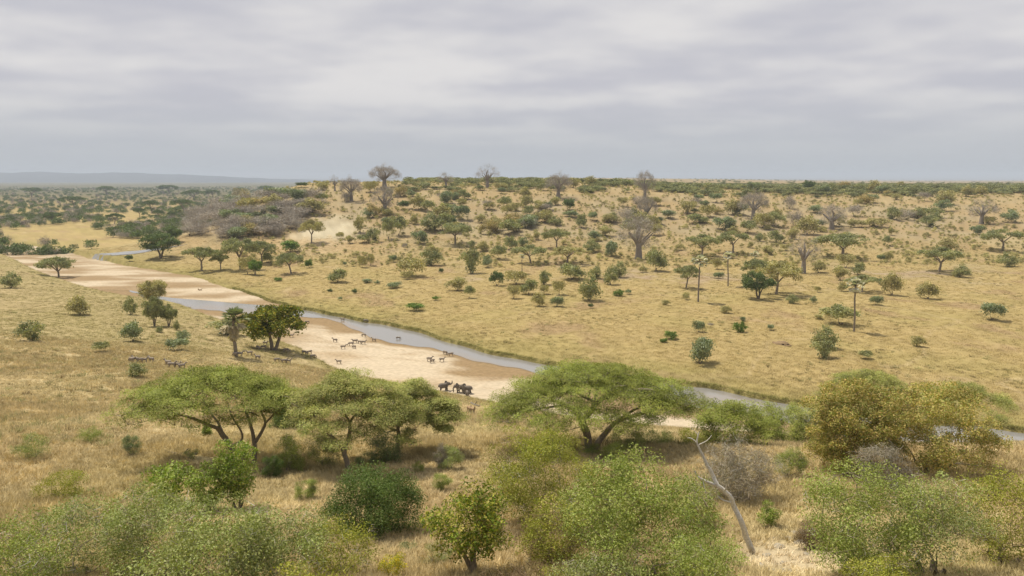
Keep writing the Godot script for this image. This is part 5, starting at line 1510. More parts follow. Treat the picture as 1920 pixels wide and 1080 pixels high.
	plant("bare_bush", "twigs", 0, 76.1, 501.1, 13.8, 10.6, "large leafless grey-brown bush left of the thin grey tree", "bush", "bare bushes on the hill")
	plant("thorn_bush", "green", 1, -140.6, 561.5, 10.0, 7.5, "large mid-green bush in front and left of the shoulder tree", "bush", "thorn bushes across the river")
	plant("thorn_bush", "green", 2, 28.1, 481.0, 9.8, 6.7, "large mid-green bush in front and left of the dark little tree", "bush", "thorn bushes across the river")
	plant("thorn_bush", "olive", 3, 19.1, 490.9, 12.1, 7.1, "large low olive bush left of the dark little tree", "bush", "thorn bushes across the river")
	plant("thorn_bush", "grey", 3, 11.4, 482.1, 12.6, 8.6, "large grey-green bush, nearest left of the raised-crown acacia", "bush", "thorn bushes across the river")
	plant("dry_bush", "tan", 0, 1.5, 487.2, 13.6, 8.1, "large straw-coloured bush left of the raised-crown acacia", "bush", "dry bushes on the hill")
	plant("bare_bush", "twigs", 2, 11.3, 472.1, 10.7, 6.4, "large leafless grey-brown bush left of the raised-crown acacia", "bush", "bare bushes on the hill")
	plant("thorn_bush", "olive", 2, 1.8, 461.9, 11.2, 7.3, "large olive bush behind and left of the wide dark acacia", "bush", "thorn bushes across the river")
	plant("thorn_bush", "grey", 3, 9.1, 471.9, 13.2, 8.9, "large grey-green bush, second nearest left of the raised-crown acacia", "bush", "thorn bushes across the river")
	plant("dry_bush", "tan", 2, 296.0, 551.3, 10.1, 7.5, "large straw-coloured bush, third nearest right of the round-crowned baobab", "bush", "dry bushes on the hill")
	plant("bare_bush", "twigs", 0, 280.9, 537.3, 13.0, 7.9, "large leafless grey-brown bush, second nearest right of the round-crowned baobab", "bush", "bare bushes on the hill")
	plant("thorn_bush", "green", 0, 269.0, 534.7, 12.2, 9.7, "large mid-green bush, nearest right of the round-crowned baobab", "bush", "thorn bushes across the river")
	plant("thorn_bush", "olive", 0, 31.5, 548.8, 8.6, 6.3, "large olive bush, nearest left of the dark little tree", "bush", "thorn bushes across the river")
	plant("thorn_bush", "olive", 1, -9.5, 621.2, 12.2, 7.1, "large low olive bush right of the crooked skyline baobab", "bush", "thorn bushes across the river")
	plant("thorn_bush", "green", 1, 174.0, 501.7, 14.0, 10.3, "large mid-green bush right of the stout grey baobab", "bush", "thorn bushes across the river")
	plant("thorn_bush", "olive", 1, 2.7, 534.0, 9.4, 6.8, "large olive bush, second nearest in front and right of the crooked skyline baobab", "bush", "thorn bushes across the river")
	plant("thorn_bush", "grey", 3, 278.9, 678.4, 12.8, 10.3, "large grey-green bush behind the round-crowned baobab", "bush", "thorn bushes across the river")
	plant("thorn_bush", "dark", 2, 288.8, 741.1, 13.6, 11.2, "large dark green bush behind and left of the round-crowned baobab", "bush", "thorn bushes across the river")
	plant("thorn_bush", "grey", 1, 156.6, 582.5, 10.4, 8.0, "large grey-green bush, second nearest left of the stout grey baobab", "bush", "thorn bushes across the river")
	plant("thorn_bush", "green", 1, 73.8, 462.3, 13.8, 11.6, "large mid-green bush behind the large leafless baobab", "bush", "thorn bushes across the river")
	plant("dry_bush", "tan", 1, 365.9, 838.2, 13.6, 9.5, "large straw-coloured bush behind the round-crowned baobab", "bush", "dry bushes on the hill")
	plant("bare_bush", "twigs", 1, 245.3, 542.3, 14.0, 9.4, "large leafless grey-brown bush, nearest right of the round-crowned baobab", "bush", "bare bushes on the hill")
	plant("thorn_bush", "grey", 2, 161.4, 534.9, 13.3, 9.2, "large grey-green bush, nearest left of the stout grey baobab", "bush", "thorn bushes across the river")
	plant("thorn_bush", "olive", 1, 81.5, 558.3, 8.6, 7.3, "large olive bush, nearest left of the thin grey tree", "bush", "thorn bushes across the river")
	plant("thorn_bush", "olive", 3, -10.2, 469.2, 12.0, 9.3, "large olive bush, second nearest right of the solitary hillside acacia", "bush", "thorn bushes across the river")
	plant("dry_bush", "tan", 3, -14.0, 461.5, 12.9, 10.1, "large straw-coloured bush right of the solitary hillside acacia", "bush", "dry bushes on the hill")
	plant("thorn_bush", "green", 0, 356.1, 676.3, 13.8, 8.0, "large low mid-green bush right of the round-crowned baobab", "bush", "thorn bushes across the river")
	plant("thorn_bush", "olive", 2, 460.2, 898.9, 12.5, 8.5, "large olive bush, fourth nearest right of the round-crowned baobab", "bush", "thorn bushes across the river")
	plant("thorn_bush", "green", 1, -2.1, 454.8, 13.9, 10.3, "large mid-green bush behind and left of the wide dark acacia", "bush", "thorn bushes across the river")
	plant("thorn_bush", "olive", 0, 19.2, 545.4, 8.0, 5.5, "large olive bush, nearest left of the brown-grey baobab", "bush", "thorn bushes across the river")
	plant("thorn_bush", "dark", 1, 24.6, 533.2, 8.3, 6.8, "large dark green bush left of the dark little tree", "bush", "thorn bushes across the river")
	plant("thorn_bush", "olive", 2, 21.0, 530.6, 11.0, 6.7, "large olive bush, second nearest left of the dark little tree", "bush", "thorn bushes across the river")
	plant("bare_bush", "twigs", 3, 22.7, 528.5, 11.7, 7.6, "large leafless grey-brown bush left of the dark little tree", "bush", "bare bushes on the hill")
	plant("thorn_bush", "dark", 1, -75.3, 531.9, 10.2, 7.1, "large dark green bush right of the hill-end baobab", "bush", "thorn bushes across the river")
	plant("thorn_bush", "olive", 3, -64.6, 529.4, 12.9, 11.0, "large olive bush right of the hill-end baobab", "bush", "thorn bushes across the river")
	plant("thorn_bush", "green", 1, -57.5, 522.0, 10.1, 8.6, "large mid-green bush in front and left of the small faint baobab", "bush", "thorn bushes across the river")
	plant("thorn_bush", "olive", 0, 322.2, 636.1, 8.3, 5.4, "large olive bush, third nearest right of the round-crowned baobab", "bush", "thorn bushes across the river")
	plant("dry_bush", "tan", 3, 329.9, 664.9, 8.9, 5.8, "large straw-coloured bush, second nearest right of the round-crowned baobab", "bush", "dry bushes on the hill")
	plant("thorn_bush", "olive", 2, 332.2, 699.1, 14.6, 11.6, "large olive bush behind and right of the round-crowned baobab", "bush", "thorn bushes across the river")
	plant("thorn_bush", "grey", 1, 334.6, 687.6, 12.8, 8.1, "large grey-green bush, second nearest right of the round-crowned baobab", "bush", "thorn bushes across the river")
	plant("thorn_bush", "green", 3, -36.5, 574.9, 10.6, 7.7, "large mid-green bush right of the small faint baobab", "bush", "thorn bushes across the river")
	plant("dry_bush", "tan", 0, -43.7, 575.1, 10.8, 6.6, "large straw-coloured bush in front and right of the small faint baobab", "bush", "dry bushes on the hill")
	plant("thorn_bush", "olive", 0, 65.0, 498.2, 10.6, 6.2, "large olive bush, second nearest left of the thin grey tree", "bush", "thorn bushes across the river")
	plant("thorn_bush", "olive", 1, 64.0, 496.9, 8.5, 6.2, "large olive bush, third nearest left of the thin grey tree", "bush", "thorn bushes across the river")
	plant("thorn_bush", "grey", 1, 296.8, 624.2, 10.3, 7.5, "large grey-green bush, nearest right of the round-crowned baobab", "bush", "thorn bushes across the river")
	plant("thorn_bush", "olive", 1, 273.9, 599.7, 8.3, 6.0, "large olive bush, second nearest right of the round-crowned baobab", "bush", "thorn bushes across the river")
	plant("dry_bush", "tan", 3, 288.1, 617.0, 13.5, 9.0, "large straw-coloured bush, nearest right of the round-crowned baobab", "bush", "dry bushes on the hill")
	plant("thorn_bush", "olive", 1, 87.6, 463.8, 9.8, 8.3, "large olive bush behind and right of the large leafless baobab", "bush", "thorn bushes across the river")
	plant("thorn_bush", "olive", 3, 348.0, 607.6, 13.1, 10.2, "large olive bush, sixth nearest right of the round-crowned baobab", "bush", "thorn bushes across the river")
	plant("thorn_bush", "olive", 3, 347.3, 606.7, 12.7, 8.9, "large olive bush, fifth nearest right of the round-crowned baobab", "bush", "thorn bushes across the river")
	plant("thorn_bush", "dark", 3, -38.9, 487.4, 8.6, 6.2, "large dark green bush behind the solitary hillside acacia", "bush", "thorn bushes across the river")
	plant("thorn_bush", "green", 1, -4.8, 546.5, 11.4, 9.0, "large mid-green bush in front and right of the crooked skyline baobab", "bush", "thorn bushes across the river")
	plant("thorn_bush", "olive", 1, -35.8, 466.2, 11.1, 7.3, "large olive bush behind the solitary hillside acacia", "bush", "thorn bushes across the river")
	plant("thorn_bush", "green", 3, -43.3, 468.7, 13.7, 11.7, "large mid-green bush behind and left of the solitary hillside acacia", "bush", "thorn bushes across the river")


func valley_plants_3():
	plant("thorn_bush", "grey", 2, -78.2, 476.8, 8.3, 5.8, "large grey-green bush in front of the hill-end baobab", "bush", "thorn bushes across the river")
	plant("thorn_bush", "green", 0, 284.3, 513.5, 12.0, 8.3, "large mid-green bush right of the widest far acacia", "bush", "thorn bushes across the river")
	plant("bare_bush", "twigs", 2, -51.7, 567.6, 9.8, 5.7, "large low leafless grey-brown bush in front of the small faint baobab", "bush", "bare bushes on the hill")
	plant("thorn_bush", "grey", 2, -42.5, 566.9, 8.4, 6.6, "large grey-green bush in front and right of the small faint baobab", "bush", "thorn bushes across the river")
	plant("thorn_bush", "grey", 2, -48.8, 552.2, 12.8, 10.1, "large grey-green bush in front of the small faint baobab", "bush", "thorn bushes across the river")
	plant("thorn_bush", "olive", 3, -36.5, 545.0, 10.2, 6.0, "large olive bush in front and right of the small faint baobab", "bush", "thorn bushes across the river")
	plant("thorn_bush", "olive", 0, -83.7, 506.7, 9.0, 5.8, "large olive bush, second nearest in front of the hill-end baobab", "bush", "thorn bushes across the river")
	plant("thorn_bush", "grey", 0, -97.3, 508.4, 9.6, 7.3, "large grey-green bush left of the hill-end baobab", "bush", "thorn bushes across the river")
	plant("thorn_bush", "olive", 2, 10.7, 582.9, 10.5, 8.5, "large olive bush, second nearest left of the brown-grey baobab", "bush", "thorn bushes across the river")
	plant("thorn_bush", "olive", 2, 51.7, 644.3, 10.9, 8.4, "large olive bush, nearest right of the brown-grey baobab", "bush", "thorn bushes across the river")
	plant("thorn_bush", "olive", 2, 69.7, 673.8, 10.5, 8.1, "large olive bush, second nearest right of the brown-grey baobab", "bush", "thorn bushes across the river")
	plant("thorn_bush", "olive", 0, 87.8, 500.6, 13.9, 8.4, "large olive bush, nearest in front of the thin grey tree", "bush", "thorn bushes across the river")
	plant("thorn_bush", "grey", 0, 347.2, 528.7, 13.1, 9.3, "large grey-green bush, second nearest right of the widest far acacia", "bush", "thorn bushes across the river")
	plant("thorn_bush", "olive", 1, 86.5, 488.2, 8.3, 5.1, "large olive bush, second nearest in front of the thin grey tree", "bush", "thorn bushes across the river")
	plant("thorn_bush", "olive", 2, 90.4, 485.4, 11.2, 9.0, "large olive bush in front and right of the thin grey tree", "bush", "thorn bushes across the river")
	plant("thorn_bush", "olive", 3, 400.6, 670.0, 12.7, 10.1, "large olive bush, eighth nearest right of the round-crowned baobab", "bush", "thorn bushes across the river")
	plant("thorn_bush", "olive", 2, 417.4, 674.8, 12.4, 8.2, "large olive bush, ninth nearest right of the round-crowned baobab", "bush", "thorn bushes across the river")
	plant("thorn_bush", "green", 1, 401.7, 668.6, 8.7, 5.1, "large mid-green bush, sixth nearest right of the round-crowned baobab", "bush", "thorn bushes across the river")
	plant("thorn_bush", "grey", 0, 330.8, 581.2, 13.7, 9.2, "large grey-green bush, third nearest right of the round-crowned baobab", "bush", "thorn bushes across the river")
	plant("bare_bush", "twigs", 0, 94.1, 559.4, 12.7, 9.4, "large leafless grey-brown bush behind and left of the thin grey tree", "bush", "bare bushes on the hill")
	plant("dry_bush", "tan", 3, 144.9, 532.1, 8.5, 5.3, "large straw-coloured bush left of the stout grey baobab", "bush", "dry bushes on the hill")
	plant("thorn_bush", "olive", 1, 135.0, 521.1, 11.4, 9.6, "large olive bush, second nearest left of the stout grey baobab", "bush", "thorn bushes across the river")
	plant("thorn_bush", "olive", 1, -113.9, 612.3, 12.6, 9.9, "large olive bush left of the bushy skyline baobab", "bush", "thorn bushes across the river")
	plant("thorn_bush", "grey", 1, -8.2, 606.6, 7.5, 5.4, "large grey-green bush in front and right of the crooked skyline baobab", "bush", "thorn bushes across the river")
	plant("acacia_tree", "acacia_dark", 2, -1004.1, 2226.8, 70.1, 26.5, "far-off low dark green acacia tree behind the darker tree", "tree", "acacias across the river")
	plant("acacia_tree", "acacia_dark", 0, -668.0, 1596.4, 47.8, 23.8, "far-off low dark green acacia tree, nearest behind and right of the darker tree", "tree", "acacias across the river")
	plant("acacia_tree", "acacia_dark", 0, -465.6, 978.6, 23.2, 16.1, "far-off dark green acacia tree behind and left of the darker tree", "tree", "acacias across the river")
	plant("acacia_tree", "acacia_dark", 0, -422.3, 974.3, 27.7, 17.5, "far-off dark green acacia tree behind and right of the darker tree", "tree", "acacias across the river")
	plant("acacia_tree", "acacia_dark", 0, -414.1, 841.0, 14.6, 11.3, "lone dark green acacia tree, second nearest behind and left of the darker tree", "tree", "acacias across the river")
	plant("acacia_tree", "acacia_dark", 0, -379.0, 811.2, 12.8, 9.7, "lone dark green acacia tree, nearest behind and left of the darker tree", "tree", "acacias across the river")
	plant("acacia_tree", "acacia_dark", 2, -363.2, 806.6, 11.5, 8.4, "lone dark green acacia tree behind the darker tree", "tree", "acacias across the river")
	plant("acacia_tree", "acacia_dark", 2, -702.0, 1783.1, 42.1, 21.3, "far-off low dark green acacia tree, second nearest behind and right of the darker tree", "tree", "acacias across the river")
	plant("acacia_tree", "acacia_dark", 3, -747.3, 2085.8, 49.2, 21.7, "far-off low dark green acacia tree left of the scar acacia", "tree", "acacias across the river")
	plant("acacia_tree", "acacia_dark", 2, -758.4, 2347.7, 55.4, 24.5, "far-off low dark green acacia tree left of the shoulder tree", "tree", "acacias across the river")
	plant("acacia_tree", "acacia_dark", 0, -1144.6, 1809.4, 57.0, 24.3, "far-off low dark green acacia tree, third nearest left of the darker tree", "tree", "acacias across the river")
	plant("acacia_tree", "acacia_dark", 0, -654.1, 1132.7, 39.3, 18.6, "far-off low dark green acacia tree, second nearest left of the darker tree", "tree", "acacias across the river")
	plant("acacia_tree", "acacia_dark", 3, -1107.1, 2073.6, 58.7, 24.7, "far-off low dark green acacia tree, nearest left of the darker tree", "tree", "acacias across the river")
	plant("acacia_tree", "acacia_dark", 2, -437.9, 720.9, 20.5, 11.9, "lone low dark green acacia tree left of the upstream dark tree", "tree", "acacias across the river")
	plant("acacia_tree", "acacia_dark", 0, -379.7, 721.5, 17.1, 10.8, "lone dark green acacia tree left of the darker tree", "tree", "acacias across the river")


# ------------------------------------------------------------------ animals

# one continuous skin over a skeleton of tapered bones: smooth union of capsules, meshed with surface nets
func skin(bones: Array, cell: float, blend: float, paint: Callable) -> ArrayMesh:
	var lo := Vector3.ONE * 1e6
	var hi := -lo
	for b in bones:
		for e in range(2):
			var r: float = b[2 + e] + 2.5 * cell + blend * 0.3
			lo = lo.min(b[e] - Vector3.ONE * r)
			hi = hi.max(b[e] + Vector3.ONE * r)
	var nx := int((hi.x - lo.x) / cell) + 2
	var ny := int((hi.y - lo.y) / cell) + 2
	var nz := int((hi.z - lo.z) / cell) + 2
	var f := PackedFloat32Array()
	f.resize(nx * ny * nz)
	f.fill(1.0)
	for b in bones:
		var a: Vector3 = b[0]
		var e: Vector3 = b[1]
		var ra: float = b[2]
		var rb: float = b[3]
		var ab := e - a
		var l2 := maxf(ab.length_squared(), 1e-6)
		var reach := maxf(ra, rb) + blend + 2.0 * cell
		var p0 := ((a.min(e) - Vector3.ONE * reach - lo) / cell).clamp(Vector3.ZERO, Vector3(nx - 1, ny - 1, nz - 1))
		var p1 := ((a.max(e) + Vector3.ONE * reach - lo) / cell).clamp(Vector3.ZERO, Vector3(nx - 1, ny - 1, nz - 1))
		for iz in range(int(p0.z), int(p1.z) + 1):
			for iy in range(int(p0.y), int(p1.y) + 1):
				var row := (iz * ny + iy) * nx
				for ix in range(int(p0.x), int(p1.x) + 1):
					var p := lo + Vector3(ix, iy, iz) * cell
					var t := clampf((p - a).dot(ab) / l2, 0.0, 1.0)
					var dd := p.distance_to(a + ab * t) - lerpf(ra, rb, t)
					var o := f[row + ix]
					var h := maxf(blend - absf(dd - o), 0.0) / blend
					f[row + ix] = minf(dd, o) - h * h * blend * 0.25
	var at := {}
	var w := Wood.new()
	for iz in range(nz - 1):
		for iy in range(ny - 1):
			for ix in range(nx - 1):
				var q := (iz * ny + iy) * nx + ix
				var sum := Vector3.ZERO
				var cnt := 0
				var val := [f[q], f[q + 1], f[q + nx], f[q + nx + 1], f[q + nx * ny], f[q + nx * ny + 1], f[q + nx * ny + nx], f[q + nx * ny + nx + 1]]
				var inside := 0
				for v in val:
					if v < 0.0:
						inside += 1
				if inside == 0 or inside == 8:
					continue
				for c in range(8):
					for ax in range(3):
						var o := c | (1 << ax)
						if o == c or (val[c] < 0.0) == (val[o] < 0.0):
							continue
						var t: float = val[c] / (val[c] - val[o])
						var p := Vector3(c & 1, (c >> 1) & 1, (c >> 2) & 1)
						p[ax] += t
						sum += p
						cnt += 1
				var pos := lo + (Vector3(ix, iy, iz) + sum / cnt) * cell
				var g := Vector3(val[1] - val[0] + val[3] - val[2] + val[5] - val[4] + val[7] - val[6], val[2] - val[0] + val[3] - val[1] + val[6] - val[4] + val[7] - val[5], val[4] - val[0] + val[5] - val[1] + val[6] - val[2] + val[7] - val[3])
				at[q] = w.v.size()
				w.v.append(pos)
				w.n.append(g.normalized())
				w.c.append(paint.call(pos))
	var step := [1, nx, nx * ny]
	for q in at:
		for ax in range(3):
			var o1: int = step[(ax + 1) % 3]
			var o2: int = step[(ax + 2) % 3]
			var e: int = q + step[ax]
			if (f[q] < 0.0) == (f[e] < 0.0):
				continue
			if not (at.has(q - o1) and at.has(q - o2) and at.has(q - o1 - o2)):
				continue
			var a: int = at[q]
			var b: int = at[q - o1]
			var c: int = at[q - o1 - o2]
			var dd: int = at[q - o2]
			if f[q] < 0.0:
				w.i.append_array(PackedInt32Array([a, c, b, a, dd, c]))
			else:
				w.i.append_array(PackedInt32Array([a, b, c, a, c, dd]))
	return w.mesh()


func ear_mesh(size: float, s: int, spread: float) -> ArrayMesh:
	# a broad hanging ear with a rolled edge, hinged along its front
	var v := PackedVector3Array()
	var c := PackedColorArray()
	var rim := []
	for k in range(14):
		var a := TAU * k / 14.0
		var r := 1.0 + 0.12 * cos(a - 0.6)
		rim.append(Vector3(-0.5 - cos(a) * 0.5 * r, -0.25 + sin(a) * 0.62 * r, 0))
	var w := Wood.new()
	for face in [-1, 1]:
		var first := w.v.size()
		var turn := Basis(Vector3.UP, s * spread)
		for k in range(15):
			var p: Vector3 = Vector3(-0.5, -0.2, 0.05 * face) if k == 14 else rim[k]
			p = turn * (p * size) + Vector3(0, 0, 0.0)
			w.v.append(p)
			w.c.append(Color(0.235, 0.205, 0.175))
		for k in range(14):
			var m := (k + 1) % 14
			if face < 0:
				w.i.append_array(PackedInt32Array([first + 14, first + k, first + m]))
			else:
				w.i.append_array(PackedInt32Array([first + 14, first + m, first + k]))
	return w.mesh()


func elephant(label: String, x: float, d: float, turn: float, high: float, pose: String, sd: int):
	rng.seed = sd
	var bones := []
	var step := rng.randf_range(-0.15, 0.2)
	bones.append([Vector3(-0.95, 1.55, 0), Vector3(0.55, 1.58, 0), 0.66, 0.62])
	bones.append([Vector3(-0.55, 1.35, 0), Vector3(0.35, 1.38, 0), 0.62, 0.58])
	bones.append([Vector3(-1.25, 1.55, 0), Vector3(-0.9, 1.6, 0), 0.48, 0.6])
	bones.append([Vector3(0.5, 1.7, 0), Vector3(1.35, 1.85, 0), 0.5, 0.36])
	bones.append([Vector3(1.3, 1.95, 0), Vector3(1.55, 1.8, 0), 0.40, 0.34])
	bones.append([Vector3(1.3, 2.15, 0), Vector3(1.45, 2.1, 0), 0.26, 0.24])
	for z in [-0.36, 0.36]:
		var o: float = step if z > 0 else -step
		bones.append([Vector3(0.62, 1.35, z), Vector3(0.66 + o * 0.4, 0.68, z), 0.31, 0.21])
		bones.append([Vector3(0.66 + o * 0.4, 0.68, z), Vector3(0.64 + o, 0.08, z), 0.21, 0.2])
		bones.append([Vector3(-1.1, 1.3, z), Vector3(-0.98 - o * 0.4, 0.72, z), 0.37, 0.22])
		bones.append([Vector3(-0.98 - o * 0.4, 0.72, z), Vector3(-1.12 - o, 0.08, z), 0.21, 0.19])
	var trunk := []
	if pose == "raised":
		trunk = [Vector3(1.6, 1.78, 0), Vector3(2.0, 1.75, 0), Vector3(2.3, 2.0, 0), Vector3(2.36, 2.4, 0), Vector3(2.28, 2.8, 0)]
	elif pose == "down":
		trunk = [Vector3(1.6, 1.75, 0), Vector3(1.86, 1.3, 0), Vector3(1.9, 0.8, 0), Vector3(1.8, 0.35, 0), Vector3(1.95, 0.1, 0)]
	else:
		trunk = [Vector3(1.6, 1.75, 0), Vector3(1.88, 1.3, 0), Vector3(1.9, 0.85, 0), Vector3(1.75, 0.45, 0), Vector3(1.5, 0.4, 0)]
	for k in range(4):
		bones.append([trunk[k], trunk[k + 1], 0.25 - 0.045 * k, 0.205 - 0.045 * k])
	bones.append([Vector3(-1.68, 1.6, 0), Vector3(-1.85, 1.1, 0.03), 0.07, 0.045])
	bones.append([Vector3(-1.85, 1.1, 0.03), Vector3(-1.83, 0.7, 0.03), 0.045, 0.06])
	var k := high / 2.25
	var o := thing("elephant", label, "elephant", Vector3(x, 0.22, -d), turn, "elephants on the sandbank")
	o.scale = Vector3(k, k, k)
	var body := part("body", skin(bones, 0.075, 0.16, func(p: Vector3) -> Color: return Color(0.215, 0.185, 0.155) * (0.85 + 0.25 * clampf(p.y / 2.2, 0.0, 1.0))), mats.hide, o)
	for s in [-1, 1]:
		var e := part("ear", ear_mesh(1.15, s, 0.55 if pose != "raised" else 0.9), mats.hide, o)
		e.position = Vector3(1.18, 2.15, 0.36 * s)
		var tw := Wood.new()
		tw.tube([Vector3(1.62, 1.55, 0.17 * s), Vector3(1.85, 1.25, 0.24 * s), Vector3(2.15, 1.12, 0.24 * s), Vector3(2.4, 1.18, 0.2 * s)], 0.06, 0.02, 6, Color.WHITE, true)
		if high > 1.3:
			part("tusk", tw.mesh(), mats.ivory, o)
	return o


func zebra_mesh(grazing: bool) -> ArrayMesh:
	var b := []
	b.append([Vector3(-0.55, 1.0, 0), Vector3(0.45, 0.98, 0), 0.29, 0.27])
	b.append([Vector3(-0.72, 1.05, 0), Vector3(-0.5, 1.05, 0), 0.22, 0.27])
	for z in [-0.15, 0.15]:
		b.append([Vector3(0.45, 0.85, z), Vector3(0.47, 0.45, z), 0.13, 0.065])
		b.append([Vector3(0.47, 0.45, z), Vector3(0.46 + z * 0.5, 0.03, z), 0.065, 0.055])
		b.append([Vector3(-0.62, 0.9, z), Vector3(-0.52, 0.6, z), 0.18, 0.09])
		b.append([Vector3(-0.52, 0.6, z), Vector3(-0.68, 0.42, z), 0.085, 0.065])
		b.append([Vector3(-0.68, 0.42, z), Vector3(-0.66 - z * 0.5, 0.03, z), 0.06, 0.055])
	if grazing:
		b.append([Vector3(0.5, 1.05, 0), Vector3(0.98, 0.62, 0), 0.2, 0.12])
		b.append([Vector3(0.98, 0.62, 0), Vector3(1.08, 0.2, 0), 0.12, 0.07])
		b.append([Vector3(0.9, 0.72, 0.06), Vector3(0.88, 0.86, 0.09), 0.04, 0.03])
	else:
		b.append([Vector3(0.5, 1.05, 0), Vector3(0.92, 1.5, 0), 0.2, 0.12])
		b.append([Vector3(0.92, 1.5, 0), Vector3(1.3, 1.3, 0), 0.125, 0.07])
		b.append([Vector3(0.88, 1.55, 0.06), Vector3(0.84, 1.72, 0.09), 0.04, 0.03])
		b.append([Vector3(0.88, 1.55, -0.06), Vector3(0.84, 1.72, -0.09), 0.04, 0.03])
	b.append([Vector3(-0.92, 1.1, 0), Vector3(-1.02, 0.6, 0), 0.035, 0.045])
	var stripes := func(p: Vector3) -> Color:
		var s := sin(p.x * 38.0 + p.y * 6.0)
		if p.y < 0.6:
			s = sin(p.y * 48.0)
		if absf(p.z) < 0.05 and p.x > 0.5 and p.y > 1.35:
			s = -1.0
		return Color(0.44, 0.38, 0.31).lerp(Color(0.055, 0.047, 0.04), smoothstep(-0.25, 0.25, s - 0.15))
	return skin(b, 0.04, 0.09, stripes)


func impala_mesh() -> ArrayMesh:
	var b := []
	b.append([Vector3(-0.4, 0.75, 0), Vector3(0.32, 0.74, 0), 0.19, 0.18])
	for z in [-0.09, 0.09]:
		b.append([Vector3(0.32, 0.66, z), Vector3(0.33, 0.03, z), 0.075, 0.035])
		b.append([Vector3(-0.42, 0.66, z), Vector3(-0.38, 0.42, z), 0.11, 0.05])
		b.append([Vector3(-0.38, 0.42, z), Vector3(-0.46, 0.03, z), 0.045, 0.035])
	b.append([Vector3(0.36, 0.8, 0), Vector3(0.6, 1.12, 0), 0.11, 0.07])
	b.append([Vector3(0.6, 1.12, 0), Vector3(0.82, 1.0, 0), 0.075, 0.04])
	b.append([Vector3(0.58, 1.16, 0.04), Vector3(0.5, 1.45, 0.1), 0.025, 0.018])
	b.append([Vector3(0.58, 1.16, -0.04), Vector3(0.5, 1.45, -0.1), 0.025, 0.018])
	return skin(b, 0.035, 0.07, func(p: Vector3) -> Color: return Color(0.30, 0.215, 0.13) if p.y > 0.62 else Color(0.36, 0.29, 0.21))


func animal(called: String, mesh: Mesh, x: float, d: float, turn: float, size: float, label: String, category: String, group: String):
	var o := part(numbered(called), mesh, mats.coat, self)
	var n := near_bank(x)
	var f := far_bank(x)
	var y := maxf(ground_y(x, d), 0.0)
	if d > n and d < f:
		var we := water_edges(x)
		y = minf(absf(d - we.x), 10.0) * 0.022 if d < we.x else -0.15
	o.position = Vector3(x, y - 0.02, -d)
	o.rotation.y = turn
	o.scale = Vector3.ONE * size
	tag(o, label, category, group)


